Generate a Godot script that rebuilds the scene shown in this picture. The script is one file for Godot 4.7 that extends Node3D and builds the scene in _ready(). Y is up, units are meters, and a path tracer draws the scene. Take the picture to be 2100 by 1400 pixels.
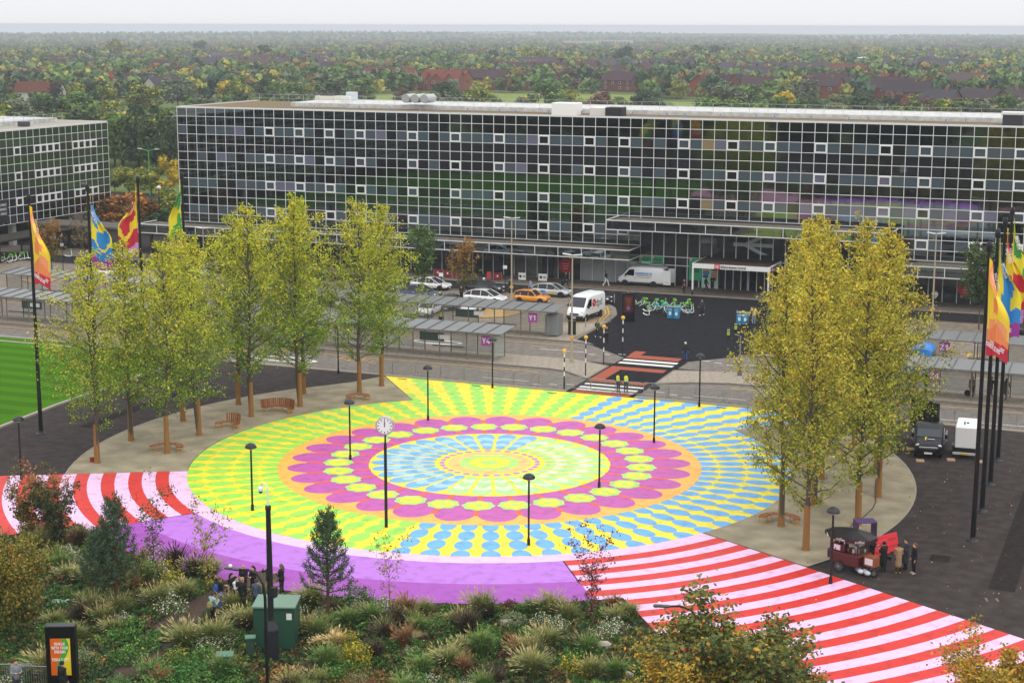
extends Node3D
# Painted station square: x runs along the station front, z towards the viewer, origin at the centre of the painted circle.

var taken := {}
var mats := {}
var rng := RandomNumberGenerator.new()
var tex_blotch: Texture2D
var tex_fine: Texture2D
var tex_streak: Texture2D
var tex_wave: Texture2D
var tex_wear: Texture2D


class Geo:
	var v := PackedVector3Array()
	var n := PackedVector3Array()
	var c := PackedColorArray()
	var u := PackedVector2Array()
	var col := Color(1, 1, 1)
	var x := Transform3D()

	func t(a: Vector3, b: Vector3, d: Vector3) -> void:
		a = x * a
		b = x * b
		d = x * d
		var k := (b - a).cross(d - a).normalized()
		v.append(a)
		v.append(d)
		v.append(b)
		for i in 3:
			n.append(k)
			c.append(col)

	func ts(a: Vector3, b: Vector3, d: Vector3, na: Vector3, nb: Vector3, nd: Vector3) -> void:
		v.append(x * a)
		v.append(x * d)
		v.append(x * b)
		n.append((x.basis * na).normalized())
		n.append((x.basis * nd).normalized())
		n.append((x.basis * nb).normalized())
		for i in 3:
			c.append(col)

	func q(a: Vector3, b: Vector3, d: Vector3, e: Vector3) -> void:
		t(a, b, d)
		t(a, d, e)

	func box(at: Vector3, size: Vector3, turn := 0.0, ch := 0.0) -> void:
		var keep := x
		x = x * Transform3D(Basis(Vector3.UP, turn), at)
		var h := size / 2
		if ch <= 0.0:
			for s in [-1.0, 1.0]:
				q2(Vector3(s * h.x, 0, 0), Vector3(0, h.y, 0), Vector3(0, 0, h.z) * s)
				q2(Vector3(0, s * h.y, 0), Vector3(0, 0, h.z), Vector3(h.x, 0, 0) * s)
				q2(Vector3(0, 0, s * h.z), Vector3(h.x, 0, 0), Vector3(0, h.y, 0) * s)
		else:
			var rings := []
			for p in [[-h.y, ch], [-h.y + ch, 0.0], [h.y - ch, 0.0], [h.y, ch]]:
				var a: float = h.x - p[1]
				var b: float = h.z - p[1]
				rings.append(PackedVector3Array([Vector3(a - ch, p[0], b), Vector3(a, p[0], b - ch), Vector3(a, p[0], -b + ch), Vector3(a - ch, p[0], -b), Vector3(-a + ch, p[0], -b), Vector3(-a, p[0], -b + ch), Vector3(-a, p[0], b - ch), Vector3(-a + ch, p[0], b)]))
			loft(rings, false)
		x = keep

	func q2(m: Vector3, a: Vector3, b: Vector3) -> void:
		q(m - a - b, m + a - b, m + a + b, m - a + b)

	func loft(r: Array, smooth := true, cap := true, loop := true) -> void:
		var m := r.size()
		var k: int = r[0].size()
		var nn := []
		if smooth:
			for i in m:
				var row := PackedVector3Array()
				for j in k:
					var di: Vector3 = r[mini(i + 1, m - 1)][j] - r[maxi(i - 1, 0)][j]
					var dj: Vector3 = r[i][(j + 1) % k] - r[i][(j + k - 1) % k]
					if not loop:
						dj = r[i][mini(j + 1, k - 1)] - r[i][maxi(j - 1, 0)]
					if dj.length() < 1e-6:
						var o: int = 1 if i == 0 else -1
						var ii := clampi(i + o, 0, m - 1)
						dj = r[ii][(j + 1) % k] - r[ii][(j + k - 1) % k]
					row.append(dj.cross(di).normalized())
				nn.append(row)
		for i in m - 1:
			for j in (k if loop else k - 1):
				var j2 := (j + 1) % k
				if smooth:
					ts(r[i][j], r[i][j2], r[i + 1][j2], nn[i][j], nn[i][j2], nn[i + 1][j2])
					ts(r[i][j], r[i + 1][j2], r[i + 1][j], nn[i][j], nn[i + 1][j2], nn[i + 1][j])
				else:
					q(r[i][j], r[i][j2], r[i + 1][j2], r[i + 1][j])
		if cap and loop:
			for e in [0, m - 1]:
				var mid := Vector3.ZERO
				for pnt in r[e]:
					mid += pnt / k
				for j in k:
					if e == 0:
						t(mid, r[e][(j + 1) % k], r[e][j])
					else:
						t(mid, r[e][j], r[e][(j + 1) % k])

	func tube(pts: Array, rad: Array, sides := 8, cap := true) -> void:
		var rings := []
		for i in pts.size():
			var d: Vector3 = (pts[mini(i + 1, pts.size() - 1)] - pts[maxi(i - 1, 0)]).normalized()
			var a := d.cross(Vector3.UP if absf(d.y) < 0.9 else Vector3.RIGHT).normalized()
			var b := d.cross(a)
			var ring := PackedVector3Array()
			var rr: float = rad[mini(i, rad.size() - 1)]
			for s in sides:
				var w := TAU * s / sides
				ring.append(pts[i] + (a * cos(w) + b * sin(w)) * rr)
			rings.append(ring)
		loft(rings, sides > 4, cap)

	func lathe(prof: Array, at := Vector3.ZERO, sides := 12, smooth := true) -> void:
		var rings := []
		for p in prof:
			var ring := PackedVector3Array()
			for s in sides:
				var w := -TAU * s / sides
				ring.append(at + Vector3(cos(w) * p[0], p[1], sin(w) * p[0]))
			rings.append(ring)
		loft(rings, smooth)

	func ball(at: Vector3, r: Vector3, seg := 8) -> void:
		var rings := []
		for i in seg + 1:
			var a := PI * i / seg - PI / 2
			var ring := PackedVector3Array()
			for s in seg * 2:
				var w := -TAU * s / (seg * 2)
				ring.append(at + Vector3(cos(w) * maxf(cos(a), 0.001), sin(a), sin(w) * maxf(cos(a), 0.001)) * r)
			rings.append(ring)
		loft(rings, true, false)

	func torus(at: Vector3, big: float, small: float, axis := Vector3.RIGHT, seg := 14, side := 6) -> void:
		var a := axis.cross(Vector3.UP if absf(axis.y) < 0.9 else Vector3.RIGHT).normalized()
		var b := axis.cross(a)
		var rings := []
		for i in seg + 1:
			var w := TAU * i / seg
			var o := a * cos(w) + b * sin(w)
			var ring := PackedVector3Array()
			for s in side:
				var e := TAU * s / side
				ring.append(at + o * (big + small * cos(e)) + axis * small * sin(e))
			rings.append(ring)
		loft(rings, true, false)

	func sheet(poly: PackedVector2Array, y: float) -> void:
		var id := Geometry2D.triangulate_polygon(poly)
		for i in range(0, id.size(), 3):
			var a := poly[id[i]]
			var b := poly[id[i + 1]]
			var d := poly[id[i + 2]]
			if (b - a).cross(d - a) > 0:
				var k := b
				b = d
				d = k
			t(Vector3(a.x, y, a.y), Vector3(b.x, y, b.y), Vector3(d.x, y, d.y))

	func prism(poly: PackedVector2Array, y0: float, y1: float) -> void:
		sheet(poly, y1)
		for i in poly.size():
			var a := poly[i]
			var b := poly[(i + 1) % poly.size()]
			if Geometry2D.is_polygon_clockwise(poly):
				var k := a
				a = b
				b = k
			q(Vector3(b.x, y0, b.y), Vector3(a.x, y0, a.y), Vector3(a.x, y1, a.y), Vector3(b.x, y1, b.y))

	func mesh(m: Material) -> ArrayMesh:
		var arr := []
		arr.resize(Mesh.ARRAY_MAX)
		arr[Mesh.ARRAY_VERTEX] = v
		arr[Mesh.ARRAY_NORMAL] = n
		arr[Mesh.ARRAY_COLOR] = c
		if u.size() == v.size():
			arr[Mesh.ARRAY_TEX_UV] = u
		var me := ArrayMesh.new()
		me.add_surface_from_arrays(Mesh.PRIMITIVE_TRIANGLES, arr)
		me.surface_set_material(0, m)
		return me


func lin(hex: String) -> Color:
	return Color(hex).srgb_to_linear()


func numbered(called: String) -> String:
	var k: int = taken.get(called, 0)
	taken[called] = k + 1
	return called if k == 0 else "%s_%03d" % [called, k]


func mat(hex: String, rough := 0.8, metal := 0.0, tex: Texture2D = null, size := 1.0) -> StandardMaterial3D:
	var key := "%s|%s|%s|%s|%s" % [hex, rough, metal, tex, size]
	if not mats.has(key):
		var m := StandardMaterial3D.new()
		m.albedo_color = Color(hex)
		m.roughness = rough
		m.metallic = metal
		if rough >= 0.9:
			m.metallic_specular = 0.15
		if tex:
			m.albedo_texture = tex
			m.uv1_triplanar = true
			m.uv1_world_triplanar = true
			m.uv1_scale = Vector3.ONE / size
		mats[key] = m
	return mats[key]


func vmat(rough := 0.8, back := 0.0) -> StandardMaterial3D:      # takes its colour from the vertices
	var key := "v%s|%s" % [rough, back]
	if not mats.has(key):
		var m := StandardMaterial3D.new()
		m.vertex_color_use_as_albedo = true
		m.roughness = rough
		m.cull_mode = BaseMaterial3D.CULL_DISABLED
		if back > 0:
			m.backlight_enabled = true
			m.backlight = Color(back, back, back)
		mats[key] = m
	return mats[key]


func pane_mat(hex: String, a: float) -> StandardMaterial3D:
	var key := "g%s|%s" % [hex, a]
	if not mats.has(key):
		var m := StandardMaterial3D.new()
		m.albedo_color = Color(hex, a)
		m.roughness = 0.04
		m.transparency = BaseMaterial3D.TRANSPARENCY_ALPHA
		mats[key] = m
	return mats[key]


func noise_tex(kind: int, freq: float, low: float, seed_ := 1, as_normal := false) -> NoiseTexture2D:
	var f := FastNoiseLite.new()
	f.seed = seed_
	f.noise_type = kind as FastNoiseLite.NoiseType
	f.frequency = freq
	f.fractal_octaves = 4
	var t := NoiseTexture2D.new()
	t.width = 512
	t.height = 512
	t.seamless = true
	t.noise = f
	if as_normal:
		t.as_normal_map = true
		t.bump_strength = 4.0
	else:
		var r := Gradient.new()
		r.set_color(0, Color(low, low, low))
		r.set_color(1, Color(1, 1, 1))
		t.color_ramp = r
	return t


func obj(called: String, g: Geo, m: Material, parent: Node = self) -> MeshInstance3D:
	var o := MeshInstance3D.new()
	o.name = numbered(called) if parent == self else called
	o.mesh = g.mesh(m)
	parent.add_child(o, true)
	return o


func inst(called: String, me: Mesh, parent: Node, at := Transform3D()) -> MeshInstance3D:
	var o := MeshInstance3D.new()
	o.name = numbered(called) if parent == self else called
	o.mesh = me
	o.transform = at
	parent.add_child(o, true)
	return o


func struct(called: String, g: Geo, m: Material) -> MeshInstance3D:
	var o := obj(called, g, m)
	o.set_meta("kind", "structure")
	return o


func tag(o: Node, label: String, category: String, group := "", kind := "") -> Node:
	o.set_meta("label", label)
	o.set_meta("category", category)
	if group:
		o.set_meta("group", group)
	if kind:
		o.set_meta("kind", kind)
	return o


func thing(called: String, label: String, category: String, at := Vector3.ZERO, turn := 0.0, group := "") -> Node3D:
	var o := Node3D.new()
	o.name = numbered(called)
	add_child(o)
	o.position = at
	o.rotation.y = turn
	tag(o, label, category, group)
	return o


func dup(src: Node3D, at: Vector3, turn: float, label: String) -> Node3D:
	var o: Node3D = src.duplicate()
	o.name = numbered(src.get_meta("base", str(src.name)))
	add_child(o)
	o.position = at
	o.rotation.y = turn
	o.set_meta("label", label)
	return o


func text(called: String, words: String, size: float, m: Material, parent: Node, at: Transform3D, bold := true, wide := 0.0) -> void:
	var t := TextMesh.new()
	var f := SystemFont.new()
	f.font_names = PackedStringArray(["Droid Sans"])
	f.font_weight = 700 if bold else 400
	t.font = f
	t.text = words
	t.font_size = 48
	t.pixel_size = size / 36.0
	t.depth = 0.012
	t.curve_step = 3.0
	t.material = m
	var o := MeshInstance3D.new()
	o.name = called
	o.mesh = t
	if wide > 0:
		at = at * Transform3D(Basis.from_scale(Vector3(wide / maxf(t.get_aabb().size.x, 0.01), 1, 1)), Vector3.ZERO)
	o.transform = at
	parent.add_child(o, true)


func stuff(o: Node) -> Node:
	o.set_meta("kind", "stuff")
	return o


func rect(x0: float, z0: float, x1: float, z1: float) -> PackedVector2Array:
	return PackedVector2Array([Vector2(x0, z0), Vector2(x1, z0), Vector2(x1, z1), Vector2(x0, z1)])


func pol(r: float, deg: float) -> Vector2:
	return Vector2(cos(deg_to_rad(deg)), sin(deg_to_rad(deg))) * r


func rf(a: float, b: float) -> float:
	return rng.randf_range(a, b)


func pick(a: Array) -> Variant:
	return a[rng.randi() % a.size()]


func _ready() -> void:
	rng.seed = 20
	var cam := Camera3D.new()
	cam.name = "camera"
	cam.position = Vector3(43.29, 30, 103.483)
	cam.rotation_degrees = Vector3(-10.783, 21.916, 0.14)
	cam.fov = 23.227
	cam.near = 0.5
	cam.far = 20000
	add_child(cam)
	cam.current = true
	var env := Environment.new()
	var sm := ProceduralSkyMaterial.new()
	sm.sky_top_color = Color("fcfcfd")
	sm.sky_horizon_color = Color("c2c3c6")
	sm.sky_curve = 0.25
	sm.sky_energy_multiplier = 1.45
	sm.ground_bottom_color = Color("c0c1c4")
	sm.ground_energy_multiplier = 1.45
	sm.ground_horizon_color = Color("c0c1c4")
	sm.ground_curve = 0.2
	var sky := Sky.new()
	sky.sky_material = sm
	env.background_mode = Environment.BG_SKY
	env.sky = sky
	env.background_energy_multiplier = 1.0
	env.tonemap_mode = Environment.TONE_MAPPER_LINEAR
	env.tonemap_exposure = 0.70
	env.fog_enabled = true
	env.fog_density = 0.0002
	env.fog_light_color = Color("d6dde6")
	env.sdfgi_enabled = true
	env.ssao_enabled = true
	env.ssil_enabled = true
	var we := WorldEnvironment.new()
	we.name = "sky_environment"
	we.environment = env
	add_child(we)
	var sun := DirectionalLight3D.new()
	sun.name = "veiled_sun"
	sun.light_energy = 0.32
	sun.light_color = Color("fff4e6")
	sun.light_angular_distance = 10.0
	sun.shadow_enabled = true
	sun.rotation_degrees = Vector3(-52, 60, 0)
	add_child(sun)

	tex_blotch = noise_tex(FastNoiseLite.TYPE_SIMPLEX_SMOOTH, 0.012, 0.76, 3)
	tex_fine = noise_tex(FastNoiseLite.TYPE_SIMPLEX_SMOOTH, 0.09, 0.7, 4)
	tex_streak = noise_tex(FastNoiseLite.TYPE_SIMPLEX_SMOOTH, 0.02, 0.86, 5)
	tex_wear = noise_tex(FastNoiseLite.TYPE_SIMPLEX_SMOOTH, 0.014, 0.84, 9)
	tex_wear.color_ramp.add_point(0.34, Color(0.95, 0.95, 0.95))
	tex_wear.color_ramp.add_point(0.5, Color(0.98, 0.98, 0.98))
	tex_wave = noise_tex(FastNoiseLite.TYPE_SIMPLEX_SMOOTH, 0.02, 0.0, 6, true)

	ground()
	painted_square()
	station()
	side_building()
	countryside()
	square_trees()
	garden()
	street()
	furniture()
	vehicles()
	people()


func arc(r: float, a0: float, a1: float, n := 40) -> PackedVector2Array:
	var p := PackedVector2Array()
	for i in n + 1:
		p.append(pol(r, lerpf(a0, a1, float(i) / n)))
	return p


func sector(g: Geo, r0: float, r1: float, a0: float, a1: float, y: float) -> void:
	var n := maxi(3, int(absf(a1 - a0) / 3.0))
	for i in n:
		var p := lerpf(a0, a1, float(i) / n)
		var s := lerpf(a0, a1, float(i + 1) / n)
		var a := pol(r0, p)
		var b := pol(r0, s)
		var d := pol(r1, s)
		var e := pol(r1, p)
		g.q(Vector3(e.x, y, e.y), Vector3(d.x, y, d.y), Vector3(b.x, y, b.y), Vector3(a.x, y, a.y))


func oval(r: float, deg: float, radial: float, across: float, n := 22, lobes := 0, lobe := 0.0) -> PackedVector2Array:
	var o := pol(r, deg)
	var e := pol(1, deg)
	var f := Vector2(-e.y, e.x)
	var p := PackedVector2Array()
	for i in n:
		var w := TAU * i / n
		var k := 1.0 + lobe * cos(lobes * w)
		p.append(o + (e * cos(w) * radial + f * sin(w) * across) * k)
	return p


func ground() -> void:
	var g := Geo.new()
	g.sheet(rect(-700, -560, 500, 700), -0.3)
	for k in 24:
		for s in 70:
			var r0 := 560.0 * pow(13.0, k / 24.0)
			var r1 := 560.0 * pow(13.0, (k + 1) / 24.0)
			var a0 := deg_to_rad(-150.0 + s * 2.0)
			var a1 := deg_to_rad(-150.0 + (s + 1) * 2.0)
			var c := []
			for e in [[r0, a0], [r0, a1], [r1, a1], [r1, a0]]:
				var p := Vector3(cos(e[1]) * e[0], 0, sin(e[1]) * e[0])
				c.append(p + Vector3.UP * (lie(p) - 0.31))
			g.q(c[0], c[1], c[2], c[3])
	struct("open_ground", g, mat("6b7a45", 1.0, 0, tex_blotch, 140))
	g = Geo.new()
	g.prism(rect(-190, -150, 190, 135), -0.6, 0.0)
	struct("tarmac_ground", g, mat("4b4543", 0.95, 0, tex_blotch, 9))
	# lawn, upper left, with mown bands
	var lawn := PackedVector2Array([Vector2(-39.2, 46), Vector2(-38.3, 5), Vector2(-39.0, -3), Vector2(-39.3, -14), Vector2(-39.6, -25.3), Vector2(-120, -25.3), Vector2(-120, 46)])
	g = Geo.new()
	g.prism(lawn, -0.05, 0.07)
	stuff(tag(obj("mown_lawn", g, mat("528a12", 1.0, 0, tex_fine, 3)), "flat bright green mown lawn left of the dark tarmac walk", "lawn"))
	g = Geo.new()
	for i in 26:
		var z0 := -24.6 + i * 2.7
		g.sheet(rect(-119, z0, -39.9, z0 + 1.35), 0.075)
	stuff(tag(obj("mown_bands", g, mat("477a0d", 1.0, 0, tex_fine, 3)), "darker mowing bands across the green lawn", "lawn"))
	g = Geo.new()
	for i in 5:
		var a := lawn[i]
		var b := lawn[(i + 1) % lawn.size()]
		if i < 4:
			g.box(Vector3((a.x + b.x) / 2 + 0.15, 0.05, (a.y + b.y) / 2), Vector3(0.32, 0.2, absf(a.y - b.y) + 0.1), atan2(b.x - a.x, b.y - a.y))
	g.box(Vector3(-79.5, 0.05, -25.5), Vector3(81, 0.2, 0.36))
	struct("lawn_kerb", g, mat("bdb8ae", 0.9, 0, tex_fine, 2))
	# gravel crescents under the trees
	var gm := mat("b0a68e", 1.0, 0, tex_blotch, 17)
	for s in [0, 1]:
		var p := PackedVector2Array()
		var inner := arc(20.78, 151.7, 229.6, 44) if s == 0 else arc(20.78, 29.0, -49.8, 44)
		p.append_array(inner)
		p.append(Vector2(-19.7 if s == 0 else 19.7, -23.3))
		var outer := arc(28.85, 214.0, 151.7, 40) if s == 0 else arc(28.85, -34.0, 29.0, 40)
		p.append(Vector2(-21.2 if s == 0 else 21.2, -19.9))
		p.append_array(outer)
		g = Geo.new()
		g.prism(p, -0.05, 0.045)
		struct("gravel_bed", g, gm)
		g = Geo.new()
		sector(g, 28.86, 28.98, 214.0 if s == 0 else -34.0, 151.7 if s == 0 else 29.0, 0.05)
		struct("gravel_edging", g, mat("b9b2a3", 0.9, 0, tex_fine, 1))
	# streets: everything lies in bands along the station front
	var road := mat("8b847d", 0.95, 0, tex_blotch, 5)
	var dark := mat("2d2d31", 0.92, 0, tex_blotch, 7)
	var pave := mat("b0a697", 0.9, 0, tex_blotch, 3)
	g = Geo.new()
	g.sheet(rect(-150, -31.6, 150, -24.0), 0.006)
	struct("bus_road", g, road)
	g = Geo.new()
	g.sheet(rect(-150, -44.4, 150, -36.4), 0.006)
	struct("bus_road", g, road)
	g = Geo.new()
	g.sheet(rect(-150, -69.6, 150, -49.2), 0.006)
	struct("taxi_road", g, mat("968c80", 0.95, 0, tex_blotch, 6))
	g = Geo.new()
	g.sheet(rect(-150, -76.0, 150, -69.6), 0.006)
	struct("station_road", g, mat("373639", 0.92, 0, tex_blotch, 7))
	# kerbed islands that carry the shelters
	for spec in [["bus_island", [Vector2(-150, -36.4), Vector2(-7.0, -36.4), Vector2(-3.0, -34.6), Vector2(-3.0, -28.9), Vector2(-5.9, -31.2), Vector2(-7.6, -31.6), Vector2(-150, -31.6)]],
			["taxi_island", [Vector2(-150, -49.2), Vector2(-19.9, -49.2), Vector2(-15, -51.2), Vector2(-11.6, -54.6), Vector2(-10.3, -56.5), Vector2(-10.0, -45.4), Vector2(-7.7, -43.9), Vector2(-9.4, -44.4), Vector2(-150, -44.4)]],
			["bus_island", [Vector2(150, -36.4), Vector2(8.5, -36.4), Vector2(3.0, -35.0), Vector2(3.1, -29.2), Vector2(5.8, -30.7), Vector2(8.8, -31.6), Vector2(150, -31.6)]],
			["taxi_island", [Vector2(150, -49.2), Vector2(12.5, -49.2), Vector2(10.0, -46.0), Vector2(6.9, -44.1), Vector2(9.4, -44.4), Vector2(150, -44.4)]]]:
		g = Geo.new()
		g.prism(PackedVector2Array(spec[1]), -0.05, 0.12)
		struct(spec[0], g, pave)
		g = Geo.new()
		var kp: Array = spec[1]
		for i in kp.size():
			var a: Vector2 = kp[i]
			var b: Vector2 = kp[(i + 1) % kp.size()]
			if absf(a.x) > 149 and absf(b.x) > 149:
				continue
			g.box(Vector3((a.x + b.x) / 2, 0.062, (a.y + b.y) / 2), Vector3(0.16, 0.13, a.distance_to(b)), atan2(b.x - a.x, b.y - a.y))
		struct("kerb", g, mat("9a9184", 0.9, 0, tex_fine, 1.5))
	# black forecourt between the islands, and the crossing
	g = Geo.new()
	g.sheet(PackedVector2Array([Vector2(-3.2, -39.4), Vector2(-7.6, -43.6), Vector2(-10.0, -45.3), Vector2(-10.3, -56.5), Vector2(-10.9, -61), Vector2(-12.4, -65), Vector2(-15.5, -69.6), Vector2(-15.5, -76.0), Vector2(15, -76.0), Vector2(15, -69.6), Vector2(11.5, -65), Vector2(10.2, -58), Vector2(10.0, -46.2), Vector2(6.9, -44.0), Vector2(2.8, -39.4)]), 0.012)
	struct("black_forecourt", g, dark)
	g = Geo.new()
	g.sheet(rect(-3.0, -39.4, 3.0, -23.9), 0.014)
	struct("crossing_surface", g, dark)
	g = Geo.new()
	var brick := mat("bb6a55", 0.9, 0, tex_fine, 2)
	for r in [[-3.0, -42.6, -1.9, -40.8], [-2.9, -40.8, 2.1, -39.3], [-2.8, -35.2, 2.3, -33.9], [-2.8, -33.9, -1.6, -29.4], [-2.8, -29.4, 2.4, -28.3], [-2.6, -24.6, 2.5, -23.5]]:
		g.sheet(rect(r[0], r[1], r[2], r[3]), 0.020)
	struct("red_crossing_paving", g, brick)
	g = Geo.new()
	for r in [[-2.8, -38.75, 2.35, -38.0], [-2.75, -37.35, 2.35, -36.6], [-2.6, -27.6, 2.6, -27.0], [-2.6, -26.3, 2.5, -25.6], [-2.5, -25.25, 2.5, -24.75]]:
		g.sheet(rect(r[0], r[1], r[2], r[3]), 0.020)
	struct("zebra_stripes", g, mat("e6e6e2", 0.8, 0, tex_streak, 2))
	# kerb along the back of the painted square
	g = Geo.new()
	for s in [[-150, -3.0], [3.0, 150]]:
		g.box(Vector3((s[0] + s[1]) / 2.0, 0.04, -23.75), Vector3(s[1] - s[0], 0.1, 0.5))
	struct("kerb", g, mat("b4aa99", 0.9, 0, tex_fine, 1.5))
	# yellow and white road markings
	var yel := mat("e0ac2a", 0.8, 0, tex_streak, 1)
	g = Geo.new()
	for r in [[-150, -30.35, -8.0, -30.2], [-150, -42.9, -9.0, -42.75], [9.3, -30.3, 150, -30.15], [11, -42.4, 150, -42.25], [15, -69.3, 150, -69.15], [-32, -69.35, -24, -69.2], [-28.5, -63.6, -23.2, -63.45], [-150, -48.9, -11, -48.8]]:
		g.sheet(rect(r[0], r[1], r[2], r[3]), 0.014)
	var c1 := [Vector2(-10.9, -56.8), Vector2(-11.6, -61.2), Vector2(-13.2, -65.3), Vector2(-16.3, -69.2)]
	var c2 := [Vector2(-10.9, -56.8), Vector2(-12.0, -55.0), Vector2(-15.2, -51.9), Vector2(-19.9, -49.9), Vector2(-26, -49.6)]
	for c in [c1, c2]:
		for k in [0.0, 0.35]:
			for i in c.size() - 1:
				var a: Vector2 = c[i]
				var b: Vector2 = c[i + 1]
				var d := (b - a).normalized()
				var nrm := Vector2(d.y, -d.x) * (1 if c == c2 else -1)
				nrm = nrm if nrm.x < 0 else -nrm
				var p0: Vector2 = a + nrm * (0.25 + k)
				var p1: Vector2 = b + nrm * (0.25 + k)
				var wv := Vector2(d.y, -d.x) * 0.07
				g.sheet(PackedVector2Array([p0 - wv, p1 - wv, p1 + wv, p0 + wv]), 0.014)
	# lettering boxes painted in the bus lanes
	for o in [Vector2(-26.5, -41.2), Vector2(-33, -41.2), Vector2(-27, -28.9), Vector2(-40, -28.9), Vector2(-54, -28.9), Vector2(-60, -28.9)]:
		for k in 4:
			g.sheet(rect(o.x + k * 1.1, o.y - 0.8, o.x + k * 1.1 + 0.14, o.y + 0.8), 0.014)
			g.sheet(rect(o.x + k * 1.1 + 0.14, o.y - 0.8, o.x + k * 1.1 + 0.8, o.y - 0.66), 0.014)
			if k % 2 == 0:
				g.sheet(rect(o.x + k * 1.1 + 0.14, o.y - 0.06, o.x + k * 1.1 + 0.7, o.y + 0.06), 0.014)
			else:
				g.sheet(rect(o.x + k * 1.1 + 0.14, o.y + 0.66, o.x + k * 1.1 + 0.8, o.y + 0.8), 0.014)
	for z in [-41.2, -28.9]:
		for s in [[-18.5, 0.0], [-13.0, 0.0]]:
			g.sheet(rect(s[0], z - 0.06, s[0] + 1.6, z + 0.06), 0.014)
	struct("yellow_road_markings", g, yel)
	for w in [["TAXI", Vector3(27.6, 0.02, -52.6)], ["TAXI", Vector3(27.4, 0.02, -60.8)]]:
		text("painted_word", w[0], 1.3, yel, get_node("yellow_road_markings"), Transform3D(Basis(Vector3.RIGHT, -PI / 2), w[1]))
	g = Geo.new()
	for o in [[-22.0, -39.6, 2.6], [-31.5, -26.6, 3.4]]:
		var pts := 30
		for i in pts:
			var a0 := TAU * i / pts
			var a1 := TAU * (i + 1) / pts
			var rr: float = o[2]
			for s in [[1.0, 0.8]]:
				g.q(Vector3(o[0] + cos(a0) * rr, 0.015, o[1] + sin(a0) * 1.1), Vector3(o[0] + cos(a1) * rr, 0.015, o[1] + sin(a1) * 1.1), Vector3(o[0] + cos(a1) * rr * 0.86, 0.015, o[1] + sin(a1) * 0.7), Vector3(o[0] + cos(a0) * rr * 0.86, 0.015, o[1] + sin(a0) * 0.7))
	for k in 3:
		for z in [-40.6, -26.4]:
			for s in [-1, 1]:
				g.sheet(rect(s * (4.0 + k * 1.3), z + k * 0.55 - 0.1, s * (4.0 + k * 1.3) + 0.7, z + k * 0.55 + 0.1), 0.015)
	for s in [-1, 1]:
		g.sheet(rect(s * 9.5 - 2.2, -40.3, s * 9.5 + 2.2, -40.15), 0.015)
		g.sheet(rect(s * 9.5 - 2.2, -26.3, s * 9.5 + 2.2, -26.15), 0.015)
	for i in 9:
		g.sheet(rect(-20.5 - i * 5.5, -66.0, -20.35 - i * 5.5, -61.4), 0.014)
	g.sheet(rect(25, -25.6, 60, -25.45), 0.014)
	g.sheet(rect(26, -58.1, 29, -57.9), 0.014)
	g.sheet(rect(-70, -53.0, -66, -52.75), 0.014)
	for i in 3:
		g.sheet(rect(-68.5 + i * 2.6, -50.9 - i * 0.9, -66 + i * 2.6, -50.5 - i * 0.9), 0.014)
	struct("white_road_markings", g, mat("dcdcd6", 0.8, 0, tex_streak, 1.5))
	# kerb lines of the station road and sandy islands in the taxi area
	g = Geo.new()
	for s in [[-150, -15.7], [15.2, 150]]:
		g.box(Vector3((s[0] + s[1]) / 2.0, 0.05, -69.6), Vector3(s[1] - s[0], 0.1, 0.2))
	g.box(Vector3(-10.35, 0.05, -50.8), Vector3(0.2, 0.14, 11))
	struct("kerb", g, mat("a49b8c", 0.9, 0, tex_fine, 1.5))
	var sand := mat("c9ab78", 0.95, 0, tex_fine, 2)
	for p in [[Vector3(-20.27, 0, -58.36), Vector3(-20.96, 0, -54.82), Vector3(-23.07, 0, -53.3), Vector3(-26.48, 0, -53.47), Vector3(-27.01, 0, -58.55), Vector3(-23.73, 0, -60.26)],
			[Vector3(-83.69, 0, -55.78), Vector3(-81.58, 0, -54.61), Vector3(-79.6, 0, -55.85), Vector3(-80.74, 0, -58.28), Vector3(-82.09, 0, -64.2), Vector3(-83.68, 0, -64.88), Vector3(-84.12, 0, -61.14)]]:
		var poly := PackedVector2Array()
		for k in p:
			poly.append(Vector2(k.x, k.z))
		var hull := Geometry2D.convex_hull(poly)
		hull.remove_at(hull.size() - 1)
		g = Geo.new()
		g.prism(hull, 0.0, 0.13)
		struct("sandy_traffic_island", g, sand)


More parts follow.
